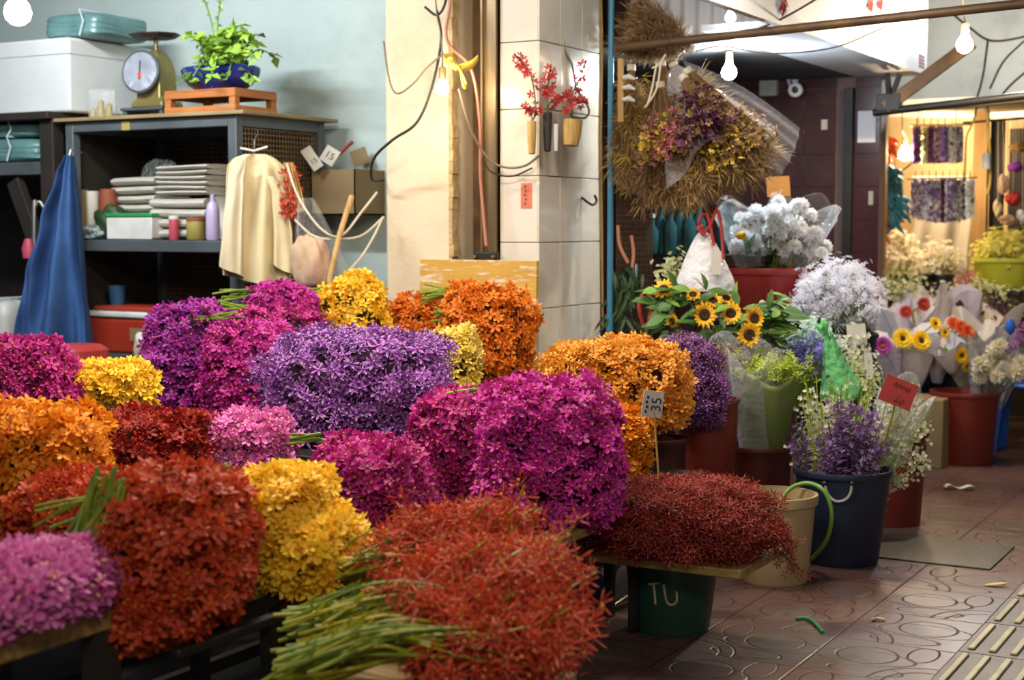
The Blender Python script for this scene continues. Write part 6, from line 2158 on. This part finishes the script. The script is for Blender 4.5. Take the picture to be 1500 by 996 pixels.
# bright blue stool at the edge
c = at(1500, 560, 9.3)
zz = at(1500, 560, 9.3).z
t = thing('blue_stool', 'bright blue plastic stool cut off by the picture edge', 'stool', (c.x, c.y, 0))
MB().box((c.x - .14, c.y - .14, zz - .03), (c.x + .14, c.y + .14, zz)).build('seat', M['stool_blue'], t, bevel=.012)
for sx in (-1, 1):
    for sy_ in (-1, 1):
        MB().beam((c.x + sx * .12, c.y + sy_ * .12, zz - .02), (c.x + sx * .155, c.y + sy_ * .155, 0), .05, .03).build('leg', M['stool_blue'], t)
for sx in (-1, 1):
    MB().beam((c.x + sx * .138, c.y - .14, zz * .5), (c.x + sx * .138, c.y + .14, zz * .5), .02, .04).build('stretcher', M['stool_blue'], t)

# lime tub with lemon filler flowers
lc = at(1474, 420, 10.10)
lz = at(1474, 424, 10.10).z
rack('tub_stand', 'stand under the lime tub', lc.x - .3, lc.x + .3, lc.y - .25, lc.y + .25, lz, .03, M['steel_dark'], M['steel_dark'], floor=0.0)
bucket('lime_tub', 'big lime yellow plastic tub of lemon filler flowers', (lc.x, lc.y), .225, .17, at(1474, 378, 10.10).z - lz, M['lime_plastic'], z0=lz, cat='tub', band=.025)
filler('lemon_filler_bunch', 'lemon yellow filler flowers heaped in the lime tub', (lc.x, lc.y, lz + .1), (1428, 342, 1515, 392), 10.10, 900, 'lemon_bloom', .018, nst=60, dd=.09)


# ------------------------------------------------------------------ garland stall
def strand(u, v0, v1, d, r, mats, label, group, n=260):
    a, b = at(u, v0, d), at(u, v1, d)
    t = thing('garland_strand', label, 'garland', b, group)
    MB().tube([a, a.lerp(b, .5), b], r * .55, 8).build('thread_core', M['stem_dark'], t)
    for j, mm in enumerate(mats):
        k = n // len(mats)
        f = RNG.uniform(0, 1, k)
        w = RNG.uniform(0, 2 * PI, k)
        ax = np.array(b - a)
        X, Y = np.array(RGT), np.array(HF)
        o = X[None] * np.cos(w)[:, None] + Y[None] * np.sin(w)[:, None]
        p = np.array(a)[None] + ax[None] * f[:, None] + o * r * .7
        bulk('blossoms', TINY, p, o + RNG.normal(size=o.shape) * .4, RNG.uniform(.7, 1.2, k) * r * .5, RNG.uniform(0, 1, k), M[mm], t, 'stuff')
    MB().tube([a, a + ZUP * .06], .003, 4).build('string', M['stem_dark'], t)
    return t


ORD = ['first', 'second', 'third', 'fourth', 'fifth', 'sixth', 'seventh', 'eighth', 'ninth', 'tenth']
MX = [('blueviolet', 'purple_dark'), ('gyps_green', 'gyps'), ('purple_dark', 'purple'), ('white_violet', 'statice'), ('blueviolet', 'purple'), ('white_violet', 'gyps'), ('white_violet', 'statice')]
NM = ['blue violet', 'pale green', 'deep purple', 'lilac white', 'blue purple', 'white', 'mauve white']
for k in range(7):
    strand(1343 + 10.3 * k, 186, 238, 10.05 + .05 * math.sin(k), .029, MX[k], '%s garland, %s from the stall lamp in the upper hanging row' % (NM[k], ORD[k]), 'garlands in the upper row')
MX2 = [('white_violet', 'statice'), ('white_violet', 'blueviolet'), ('statice', 'white_violet'), ('gyps', 'statice'), ('statice', 'dry_plum'), ('white_violet', 'statice'), ('gyps_green', 'statice'), ('blueviolet', 'white_violet'), ('white_violet', 'gyps')]
NM2 = ['lilac white', 'white violet', 'mauve', 'cream mauve', 'plum', 'pale lilac', 'greenish mauve', 'blue violet', 'white']
for k in range(9):
    strand(1341 + 10.0 * k, 264, 318 + 7 * math.sin(PI * k / 8), 9.90 + .04 * math.sin(2 * k), .030, MX2[k], '%s garland, %s from the stall lamp in the lower hanging row' % (NM2[k], ORD[k]), 'garlands in the lower row')
tag(MB().tube([at(1332, 184, 10.06), at(1425, 182, 10.00)], .006, 6).build('hanging_rod', M['wood_post']), 'thin rod carrying the upper garland row', 'rod')
tag(MB().tube([at(1328, 262, 9.90), at(1432, 260, 9.85)], .006, 6).build('hanging_rod', M['wood_post']), 'thin rod carrying the lower garland row', 'rod')
for u, v0, v1, d, lb in ((1345, 150, 186, 10.00, 'cord from the dark pipe to the upper rod beside the lamp'), (1400, 150, 186, 10.00, 'cord from the dark pipe to the upper rod near the timber post')):
    tag(MB().tube([at(u, v0, d), at(u, v1, d)], .004, 5).build('cord', M['rope_white']), lb, 'cord')
for u, v0, v1, mm, lb in ((1293, 195, 240, 'ribbon_orange', 'orange garland streamer high beside the timber post'), (1291, 255, 350, 'ribbon_orange', 'orange pink streamer low beside the timber post'), (1299, 240, 325, 'ribbon_teal', 'teal blue streamer nearest the timber post'), (1311, 245, 335, 'ribbon_teal', 'teal blue streamer closer to the stall lamp'), (1322, 285, 320, 'ribbon_teal', 'short teal tassel below the stall lamp'), (1303, 200, 225, 'ribbon_orange', 'short orange tassel above the stall lamp')):
    a, b = at(u, v0, 10.00), at(u, v1, 10.00)
    t = thing('garland_streamer', lb, 'streamer', b, 'coloured streamers by the timber post')
    MB().tube([a + ZUP * .08, b], .003, 4).build('string', M['rope_white'], t)
    nn_ = max(3, int((a - b).length / .045))
    for j in range(nn_):
        q = a.lerp(b, (j + .5) / nn_)
        mb = MB()
        for s in range(7):
            w = 2 * PI * s / 7 + j
            e = q + RGT * math.cos(w) * .06 + HF * math.sin(w) * .035 - ZUP * (.028 + .015 * (s % 3))
            mb.tube([q + ZUP * .012, q.lerp(e, .6) + ZUP * .012, e], [.010, .013, .005], 5)
        mb.build('tassel', M[mm], t)
# cloth and cream flowers in the stall, hanging cord
a, b = at(1345, 262, 10.80), at(1418, 400, 10.3)
t = tag(MB().grid(lambda u, v: at(1335 + 84 * u + 4 * math.sin(5 * v), 258 + 142 * v, 10.80) - HF * (.03 * math.sin(14 * u) * (.3 + v)), 40, 14).build('white_sheet', mat('plain white sheet', 'd8d4c6', .8, 'ccc6b4', 4), solid=.004), 'white cloth sheet hanging behind the garlands', 'sheet')  # plain white cloth colour with slight random variation
filler('cream_bunch', 'cream flower heap at the foot of the white sheet', at(1318, 440, 10.30), (1294, 342, 1344, 400), 10.30, 320, 'cream_petal', .026, nst=26, dd=.1)
filler('cream_bunch', 'brownish cream flower heap under the lower garlands', at(1370, 440, 10.20), (1340, 362, 1412, 405), 10.20, 280, 'cream_petal', .024, nst=26, dd=.08)
for k in range(3):
    p = at(1315 + 32 * k, 470, 10.10)
    bucket('black_pail', ['black pail under the cream heap beside the timber post', 'black pail under the white sheet', 'black pail nearest the pale timber post'][k], (p.x, p.y), .07, .06, at(1315, 402, 10.10).z, M['black_plastic'], group='black pails in the garland stall')
tag(MB().tube(smooth_pts([at(1446, 150, 9.40), at(1447, 185, 9.40), at(1450, 225, 9.40), at(1450, 265, 9.40), at(1446, 285, 9.40)], 6), .009, 7).build('hanging_rope', M['ribbon_yellow']), 'yellow cord hanging from the dark pipe past the pale timber post', 'cord')
tag(MB().tube(smooth_pts([at(1432, 152, 9.50), at(1425, 180, 9.50), at(1416, 200, 9.50), at(1414, 235, 9.50), at(1413, 260, 9.50)], 6), .007, 7).build('hanging_rope', M['ribbon_yellow']), 'yellow green cord curving down beside the upper garlands', 'cord')
p = at(1445, 236, 9.35)
tag(MB().lathe([(0, 0), (.025, 0), (.028, .09), (.02, .1), (0, .1)], p - ZUP * .05, 14).build('white_cup', M['white_plastic']), 'small white cup hanging on the yellow cord', 'cup')
tag(MB().tube([at(1302, 265, 9.70), at(1345, 232, 9.70)], .005, 6).build('thin_stick', M['wood_dark']), 'thin dark stick slanting in front of the stall lamp', 'stick')
# bright goods at the picture edge
items = [(1488, 245, .05, .035, 'tassel_violet', 'violet cloth bundle hanging at the picture edge'), (1484, 292, .05, .045, 'tassel_red', 'red cloth bundle hanging under the violet one'),
         (1470, 270, .035, .06, 'bag_beige', 'cream pink bundle hanging beside the yellow cord'), (1492, 215, .06, .03, 'bamboo', 'golden straw bundle hanging at the top of the picture edge'), (1476, 322, .06, .04, 'bag_beige', 'pale pink bundle above the lemon filler flowers'), (1462, 305, .03, .05, 'cream_cloth', 'small cream bundle above the lime tub'),
         (1498, 318, .04, .05, 'white_plastic', 'white bag hanging above the lemon filler flowers')]
for k, (u, v, w, h, mm, lb) in enumerate(items):
    t = thing('hanging_bundle', lb, 'hanging bundle', at(u, v, 10.20) - ZUP * h, 'bright hanging bundles at the edge')
    c = at(u, v, 10.20)
    P = np.array([np.array(c) + np.array(RGT) * random.gauss(0, w * .5) + np.array(HF) * random.gauss(0, .03) + np.array([0, 0, random.gauss(0, h * .6)]) for _ in range(40)])
    mb = MB()

    def fn(uu, vv, c=c, w=w, h=h, k=k):
        d = np.array([math.cos(2 * PI * uu) * math.sin(PI * vv), math.sin(2 * PI * uu) * math.sin(PI * vv), -math.cos(PI * vv)])
        r = 1 + .22 * float(lump(d[None] * 1.6, 60 + k)[0])
        return c + RGT * d[0] * w * r + HF * d[1] * w * .8 * r + ZUP * d[2] * h * r
    mb.grid(fn, 30, 18, True)
    mb.build('bundle_body', M[mm], t)
    MB().tube([c + ZUP * h * .8, at(u, 175, 10.22)], .003, 4).build('string', M['rope_white'], t)
tag(MB().tube([at(1410, 180, 10.25), at(1515, 172, 10.10)], .008, 6).build('hanging_rod', M['wood_dark']), 'dark rod carrying the bright bundles at the picture edge', 'rod')

# ------------------------------------------------------------------ hanging dried bouquets
def dried(label, tie, end, r, n, mats, d, tuft=0.05, tsz=.02, fan=1.0, seed=1, film=None, lo=.5, tm=SPIDER):
    rs = random.Random(seed)
    a, b = at(*tie), at(*end)
    Z = (b - a).normalized()
    X = Z.orthogonal().normalized()
    Y = Z.cross(X)
    t = thing('dried_bouquet', label, 'dried bouquet', b)
    st = MB()
    gro = {m_: ([], []) for m_ in mats}
    for k in range(n):
        w = rs.uniform(0, 2 * PI)
        f = math.sqrt(rs.random())
        L_ = rs.uniform(.72, 1.05)
        e = a + (b - a) * L_ + (X * math.cos(w) + Y * math.sin(w)) * (r * f * L_)
        st.tube([a + (X * math.cos(w) + Y * math.sin(w)) * .012, a.lerp(e, .55), e], [.0022, .002, .0016], 4, cap=False)
        m_ = mats[k % len(mats)]
        for q in range(9):
            g = rs.uniform(lo, 1.02)
            p = a.lerp(e, g) + Vector((rs.gauss(0, 1), rs.gauss(0, 1), rs.gauss(0, 1))) * .018
            gro[m_][0].append(p)
            gro[m_][1].append((e - a).normalized() * .9 + Vector((rs.gauss(0, .6), rs.gauss(0, .6), rs.gauss(0, .6))))
    st.build('stems', M['dry_stem'], t)
    for m_, (p, nr_) in gro.items():
        bulk('blossoms', tm, p, nr_, RNG.uniform(.6, 1.2, len(p)) * tsz, RNG.uniform(0, 1, len(p)), M[m_], t, 'stuff')
    MB().tube([a - Z * .0, a + Z * .03], .022, 10).build('tie', M['rope_white'], t)
    if film:
        cone_wrap(t, a + Z * .02, a + (b - a) * film[0], .02, r * film[1], M['film'], 'film_wrap', .12, .12, seed=seed)
    return t


dried('big tan dried bouquet hanging head down under the awning pipe', (985, 92, 7.2), (1062, 262, 7.2), .27, 560, ['straw', 'straw', 'straw', 'straw', 'dry_yellow'], 7.2, tsz=.036, seed=2, film=(.8, 1.0), lo=.3, tm=TUFT)
dried('tan dried grass bouquet hanging lowest behind the statice bunch', (968, 90, 7.3), (1000, 280, 7.3), .22, 400, ['straw'], 7.3, tsz=.036, seed=3, lo=.3, tm=TUFT)
dried('yellow and pink dried statice bunch hanging in front of the tan grass', (967, 120, 7.05), (978, 228, 7.05), .13, 90, ['dry_yellow', 'dry_pink', 'straw'], 7.05, tsz=.018, seed=4, lo=.62, tm=TINY)
dried('dark plum dried bunch inside the clear film of the big tan bouquet', (1000, 110, 6.98), (1050, 195, 6.88), .14, 100, ['dry_plum', 'straw', 'dry_plum'], 6.98, tsz=.02, seed=5, lo=.45, tm=TINY)
dried('yellow dried statice tufts on the street side of the big tan bouquet', (1005, 100, 7.0), (1090, 232, 6.98), .19, 60, ['dry_yellow', 'straw', 'straw'], 7.0, tsz=.018, seed=6, lo=.75, tm=TINY)
dried('narrow brown dried bunch hanging beside the blue pipe', (925, 95, 7.35), (922, 265, 7.35), .085, 130, ['straw', 'straw', 'dry_yellow'], 7.35, tsz=.03, seed=7, lo=.2, tm=TUFT)
dried('brown dried bunch lying up on the awning pipe', (1015, 72, 7.4), (925, 42, 7.35), .14, 200, ['straw'], 7.4, tsz=.032, seed=8, lo=.25, tm=TUFT)
# clear sheet flaring from the big bouquet
t = thing('clear_film_sheet', 'clear plastic sheet flaring out from the big tan bouquet toward the tiles', 'plastic sheet', at(1080, 170, 7.0))


def shfn(u, v):
    a = at(1000 + 25 * v, 88 + 70 * v, 7.08)
    b = at(1172 - 32 * v, 188 + 75 * v, 6.95 + .12 * v)
    w = u
    q = a.lerp(b, w)
    return q + ZUP * (.035 * math.sin(PI * w)) - HF * (.10 * math.sin(PI * v) * w + .015 * math.sin(26 * v + 3 * w) * w)


MB().grid(shfn, 30, 40).build('film', M['film'], t)
pl = [[(962, 92), (955, 130), (948, 155)], [(968, 92), (962, 130), (945, 158)], [(975, 80), (965, 95), (955, 100)]]
for k, P in enumerate(pl):
    tag(MB().tube(smooth_pts([at(u, v, 7.0) for u, v in P], 6), .005, 6).build('cord', M['rope_white']), ['pale cord hanging from the awning pipe over the statice bunch', 'second pale cord hanging beside the first over the statice bunch', 'short pale cord knot around the awning pipe'][k], 'cord')
t = thing('wooden_peg_strip', 'wooden strip with three white pegs beside the blue pipe', 'peg strip', at(910, 130, 7.1))
MB().beam(at(909, 86, 7.12), at(909, 179, 7.12), .028, .018, HF).build('strip', M['wood_post'], t, bevel=.002)
for v in (114, 129, 146):
    MB().tube([at(913, v, 7.1), at(921, v - 2, 7.08), at(930, v + 2, 7.08)], [.010, .014, .006], 10).build('peg', M['white_plastic'], t)
tag(MB().tube(smooth_pts([at(1104, 45, 6.95), at(1140, 30, 6.9), at(1180, 8, 6.85), at(1225, -20, 6.8)], 6), .005, 6).build('cable', M['cable_black']), 'dark cable rising from the awning pipe across the white fascia', 'cable')
tag(MB().tube(smooth_pts([at(1020, 75, 7.1), at(1060, 68, 7.3), at(1130, 78, 7.6), at(1220, 70, 7.6), at(1300, 38, 7.5)], 6), .004, 6).build('cable', M['cable_grey']), 'thin pale cable strung below the awning pipe', 'cable')

tag(MB().tube(smooth_pts([at(*q) for q in [(1395, 20, 9.0), (1420, 40, 9.0), (1455, 60, 9.1), (1520, 50, 9.0)]], 6), .007, 6).build('cable', M['cable_black']), 'dark cable drooping high between the warm bulb and the dark post', 'cable')
tag(MB().tube(smooth_pts([at(*q) for q in [(1450, 130, 9.2), (1470, 90, 9.2), (1500, 60, 9.2)]], 6), .007, 6).build('cable', M['cable_black']), 'dark wire slanting up from the dark post to the picture edge', 'cable')
tag(MB().tube(smooth_pts([at(*q) for q in [(1460, 150, 9.2), (1480, 125, 9.2), (1515, 95, 9.2)]], 6), .007, 6).build('cable', M['cable_black']), 'lower dark wire slanting from the dark post to the picture edge', 'cable')
tag(MB().tube(smooth_pts([at(*q) for q in [(1430, 148, 9.2), (1440, 110, 9.2), (1447, 60, 9.2)]], 6), .007, 6).build('cable', M['cable_black']), 'thin dark wire climbing beside the dark post', 'cable')
# red cloth flowers on the fascia, small red mark
for u, v, lb in ((1290, 2, 'larger red cloth blossom at the top of the white fascia'), (1148, 3, 'small dark red cloth blossom near the cable on the white fascia'), (1276, 4, 'dark red petals beside the larger red cloth blossom')):
    p = onx(u, v, XF + .01)
    t = thing('cloth_blossom', lb, 'decoration', p)
    mb = MB()
    for k in range(6):
        w = 2 * PI * k / 6 + .3
        leaf_blade(mb, p, Vector((.1, math.cos(w), math.sin(w) - .4)), .075, .035, (1, 0, .2))
    mb.build('petals', M['tassel_red'], t)
a, b = onx(1346, 99, XF + .001), onx(1355, 82, XF + .001)
t = thing('red_seal', 'small red stamped seal near the end of the white fascia', 'seal', a)
mb = MB()
for k in range(4):
    z = a.z + (b.z - a.z) * (k + .5) / 4
    mb.box((XF, min(a.y, b.y), z - .004), (XF + .002, max(a.y, b.y), z + .004))
for k in range(3):
    y = a.y + (b.y - a.y) * (k + .5) / 3
    mb.box((XF, y - .004, a.z), (XF + .002, y + .004, b.z))
mb.build('seal_mark', M['tassel_red'], t)
tag(MB().box((at(1235, 30, 7.0).x - .02, at(1235, 30, 7.0).y, at(1235, 35, 7.0).z - .012), (at(1235, 30, 7.0).x + .02, at(1235, 30, 7.0).y + .004, at(1235, 35, 7.0).z + .012)).build('tape', M['ribbon_yellow']), 'bit of yellow tape on the awning pipe', 'tape')

# on the oxblood tiles: lamp box, camera, notices
p = ony(1127, 127, YT - .03)
t = thing('junction_box', 'pale green grey junction box high on the oxblood tiled wall', 'box', p)
MB().box((p.x - .06, YT - .06, p.z - .06), (p.x + .06, YT - .008, p.z + .06)).build('case', M['grey_plastic'], t, bevel=.008)
p = ony(1160, 120, YT - .05)
t = thing('security_camera', 'white security camera on a bracket on the oxblood tiled wall', 'camera', p)
MB().lathe([(.035, 0), (.035, .012), (.012, .02), (.012, .05), (0, .05)], (p.x, YT - .008, p.z + .03), 16, ax=(0, -1, 0)).build('base', M['white_plastic'], t)
MB().tube(smooth_pts([(p.x - .02, YT - .06, p.z + .03), (p.x - .005, YT - .07, p.z - .02), (p.x + .02, YT - .07, p.z - .045)], 5), .012, 10).build('arm', M['white_plastic'], t)
hd = MB().lathe([(0, 0), (.04, 0), (.045, .02), (.045, .07), (.03, .075), (0, .065)], (p.x + .035, YT - .05, p.z - .05), 20, ax=(.15, -1, -.1)).build('housing', M['white_plastic'], t)
MB().lathe([(0, 0), (.024, 0), (.02, .012), (0, .016)], Vector((p.x + .035, YT - .05, p.z - .05)) + Vector((.15, -1, -.1)).normalized() * .066, 16, ax=(.15, -1, -.1)).build('lens', M['black_plastic'], hd)
for u0, v0, u1, v1, mm, lb in ((1256, 162, 1283, 209, 'paper_wrap', 'pale pink notice sheet beside the thin black post'), (1203, 175, 1212, 190, 'card_white', 'small white sticker on the oxblood tiles'), (1236, 182, 1243, 192, 'card_white', 'tiny white sticker next to the thin black post'), (1272, 280, 1279, 300, 'grey_plastic', 'grey switch low between post and timber post')):
    a, b = ony(u0, v1, YT - .012), ony(u1, v0, YT - .012)
    tag(MB().box((a.x, YT - .013, a.z), (b.x, YT - .009, b.z)).build('notice', M[mm]), lb, 'notice')
# bulbs
B2 = at(1413, 66, 8.2)
bulb('light_bulb', 'glowing warm bulb hanging over the street side beyond the white fascia', B2, .045, M['bulb_warm'], [at(1413, 30, 8.2), at(1411, 5, 8.2), at(1405, -25, 8.2)])
B3 = at(1068, 106, 7.9)
bulb('light_bulb', 'cold white bulb glowing under the dark bay ceiling', B3, .04, M['bulb_cool'])
B5 = at(1070, 26, 7.0)
bulb('light_bulb', 'small cold white bulb above the awning pipe', B5, .025, M['bulb_cool'], [at(1070, 0, 7.0), at(1071, -30, 7.0)])
B4 = at(1326, 226, 10.2)
bulb('light_bulb', 'warm bulb glowing among the streamers in the garland stall', B4, .045, M['bulb_warm'], [at(1322, 190, 9.95), at(1322, 150, 9.9)])
bulb('light_bulb', 'big white bulb glowing at the top corner in front of the pale blue wall', at(26, 18, 6.6), .06, M['bulb_white'], [at(27, -30, 6.6)])

# white carrier bag with red handles, teal bottles behind
t = thing('carrier_bag', 'translucent white carrier bag with red handles hanging above the sunflowers', 'bag', at(1034, 425, 7.15))


def bagf(u, v):
    w = 2 * PI * u
    r = (.012 + .135 * v ** .75) * (1 - .12 * max(0, v - .85) / .15)
    q = at(1030 + 4 * v, 338 + 88 * v, 7.15)
    return q + RGT * (math.cos(w) * r * (1 + .07 * math.sin(6 * w + 2))) + HF * (math.sin(w) * r * .55)


MB().grid(bagf, 48, 18, True).build('bag_body', M['bag_film'], t)
for P in ([(1030, 342), (1024, 325), (1031, 314), (1038, 322), (1046, 360)], [(1028, 345), (1040, 330), (1050, 308), (1056, 330), (1060, 380)], [(1034, 345), (1022, 335), (1030, 330)]):
    MB().tube(smooth_pts([at(u, v, 7.1) for u, v in P], 6), .008, 6).build('handle', M['red_tub'], t)
soft_lump('bag_contents', 'red thing showing through the base of the white carrier bag', 'contents', at(1020, 418, 7.13), (.05, .03, .02), M['pink_plastic'], 51)
tag(MB().obox(at(1049, 385, 7.04), (.045, .003, .11), RGT, HF, ZUP).build('paper_slip', M['card_white']), 'white paper slip with red writing in front of the carrier bag', 'paper')
zb_ = at(985, 372, 8.0).z
p = at(1000, 372, 8.05)
tag(MB().box((p.x - .35, p.y - .1, zb_ - .04), (p.x + .5, p.y + .25, zb_)).build('wall_ledge', M['steel_dark'], bevel=.004), 'dark ledge carrying the teal bottles behind the carrier bag', 'shelf')
for k, (u, h) in enumerate(((955, .2), (968, .26), (982, .24), (996, .28), (1010, .25), (1024, .28), (1060, .3), (1072, .28))):
    q = at(u, 372, 8.0 + .04 * (k % 2))
    t = thing('teal_bottle', '%s teal bottle counted from the wire grille on the dark ledge' % ORD[k], 'bottle', (q.x, q.y, zb_), 'teal bottles on the dark ledge')
    MB().lathe([(0, 0), (.033, 0), (.036, .02), (.036, h * .6), (.014, h * .78), (.013, h * .95), (.016, h), (0, h)], (q.x, q.y, zb_), 18).build('bottle_body', mat('teal glass', '24484a', .15, '2c5656', 6), t)
    MB().lathe([(.0165, 0), (.0165, .02), (0, .022)], (q.x, q.y, zb_ + h * .96), 12).build('cap', M['white_plastic' if k % 3 == 0 else 'black_plastic'], t)

# greenery and tools at the grille
t = thing('fern_bunch', 'dark green fern bunch hanging on the wire grille beside the blue pipe', 'foliage', at(918, 480, 7.4))
mb = MB()
for k in range(70):
    q = at(random.gauss(918, 9), random.uniform(385, 470), 7.45 + random.gauss(0, .04))
    leaf_blade(mb, q, Vector((random.gauss(0, .5), random.gauss(0, .5), -1)), random.uniform(.08, .16), .018, -HF)
mb.build('leaves', M['leaf_dark'], t)
for k, P in enumerate(([(905, 330), (908, 360), (920, 385)], [(925, 345), (928, 370), (926, 392)])):
    tag(MB().tube(smooth_pts([at(u, v, 7.35) for u, v in P], 6), .009, 8).build('ribbon_strip', M['cable_pink']), ['faded pink brown ribbon strip hanging nearest the blue pipe', 'faded pink brown ribbon strip hanging in the middle of the grille'][k], 'ribbon')
t = thing('garden_shears', 'red handled garden shears hanging at the wire grille', 'shears', at(945, 485, 7.1))
for s in (-1, 1):
    MB().tube(smooth_pts([at(946 + s * 5, 430, 7.1), at(945 + s * 9, 450, 7.1), at(946 + s * 3, 478, 7.1)], 6), .010, 8).build('handle', M['red_tub'], t)
    MB().beam(at(946 + s * 2, 478, 7.1), at(949 - s * 3, 500, 7.1), .012, .005).build('blade', M['wire'], t)
filler('orange_filler_bunch', 'small orange filler bunch behind the top sunflower', at(985, 470, 7.3), (965, 375, 1005, 425), 7.3, 110, 'gyps_green', .014, nst=12, dd=.04)

# ------------------------------------------------------------------ litter on the paving
tag(MB().tube([onz(868, 906, .004), onz(900, 886, .005), onz(926, 869, .004)], .006, 6).build('metal_strip', M['wire']), 'thin silvery strip lying on the paving between basin and green bucket', 'strip')
p = onz(1404, 716, .003)
tag(MB().grid(lambda u, v: p + RGT * (.15 * (u - .5)) + HF * (.05 * (v - .5) + .02 * math.sin(5 * u)) + ZUP * (.012 + .01 * math.sin(9 * u)), 12, 5).build('paper_scrap', M['litter'], solid=.002), 'torn white paper scrap on the paving near the lone red bucket', 'litter')
tag(MB().tube(smooth_pts([onz(1166, 906, .006), onz(1180, 905, .008), onz(1192, 911, .008), onz(1206, 926, .006)], 6), .006, 6).build('green_string', M['litter_green']), 'short green string lying on the paving in front of the cream pail', 'litter')
tag(MB().tube(smooth_pts([onz(1276, 908, .006), onz(1285, 906, .008), onz(1296, 908, .006)], 5), .006, 6).build('dry_leaf', M['cream_plastic']), 'small dry leaf on the paving close to the tactile strip', 'litter')
p = onz(1460, 857, .004)
mb = MB()
leaf_blade(mb, p - RGT * .05, RGT, .1, .03, ZUP, -.1)
tag(mb.build('yellow_leaf', M['ribbon_yellow'], solid=.001), 'yellow leaf lying beside the tactile strip', 'litter')

# ------------------------------------------------------------------ light and camera
def point(name, loc, col, power, r=0.04):
    l = bpy.data.lights.new(name, 'POINT')
    l.energy = power
    l.color = col
    l.shadow_soft_size = r
    o = bpy.data.objects.new(name, l)
    o.location = loc
    C.objects.link(o)
    return o


def area(name, loc, look, col, power, sx, sy_):
    l = bpy.data.lights.new(name, 'AREA')
    l.shape = 'RECTANGLE'
    l.size, l.size_y = sx, sy_
    l.energy = power
    l.color = col
    o = bpy.data.objects.new(name, l)
    o.location = loc
    o.rotation_euler = (Vector(look) - Vector(loc)).to_track_quat('-Z', 'Y').to_euler()
    C.objects.link(o)
    return o


WARM = (1.0, 0.74, 0.46)
NEUT = (1.0, 0.88, 0.74)
COOL = (0.80, 0.90, 1.0)
point('lamp_column', B1 - HF * 0.06, WARM, 9)
point('lamp_street', B2 - HF * 0.07, WARM, 110)
point('lamp_bay', B3 - HF * 0.06, COOL, 85)
point('lamp_stall', B4 - HF * 0.08, WARM, 34)
point('lamp_shop', at(28, 22, 6.6), NEUT, 30, 0.06)
point('fill_stall_back', at(1385, 185, 10.75), WARM, 28)  # added light without a bulb, brightens the back of the stall
point('fill_far', at(1490, 20, 10.2), COOL, 200, 0.1)  # added light without a bulb, brightens the far wall and roof
# added overhead fill over the stand, unseen and without fixtures
area('fill_overhead', (-2.9, 3.6, 2.75), (-3.0, 4.0, 0.5), NEUT, 85, 0.9, 0.3)
area('fill_overhead', (-2.2, 5.6, 2.7), (-2.3, 5.8, 0.5), NEUT, 42, 0.9, 0.3)
area('fill_shop', (-5.2, 4.4, 3.0), (-5.0, 6.6, 1.4), (0.92, 0.97, 1.0), 80, 1.2, 0.1)  # unseen area fill added to lift the pale shop wall

area('fill_front', (0.6, -0.6, 3.4), (-2.2, 4.4, 0.5), NEUT, 85, 1.6, 0.6)  # added frontal fill from behind the camera, no such lamp in view

w = bpy.data.worlds.new('night')
bpy.context.scene.world = w
w.use_nodes = True
w.node_tree.nodes['Background'].inputs[0].default_value = (0.55, 0.6, 0.7, 1)
w.node_tree.nodes['Background'].inputs[1].default_value = 0.2

cd = bpy.data.cameras.new('camera')
cd.sensor_width = 36
cd.lens = 36 * FPX / 1500
cd.clip_end = 60
cd.dof.use_dof = True
cd.dof.focus_distance = 5.3
cd.dof.aperture_fstop = 2.8
co = bpy.data.objects.new('camera', cd)
C.objects.link(co)
R = Matrix((RGT, UPV, -FWD)).transposed().to_4x4()
R.translation = CAM
co.matrix_world = R
sc = bpy.context.scene
sc.camera = co
sc.view_settings.view_transform = 'Standard'
sc.view_settings.look = 'None'
sc.view_settings.gamma = 1
sc.view_settings.use_curve_mapping = False
sc.view_settings.exposure = 0.0
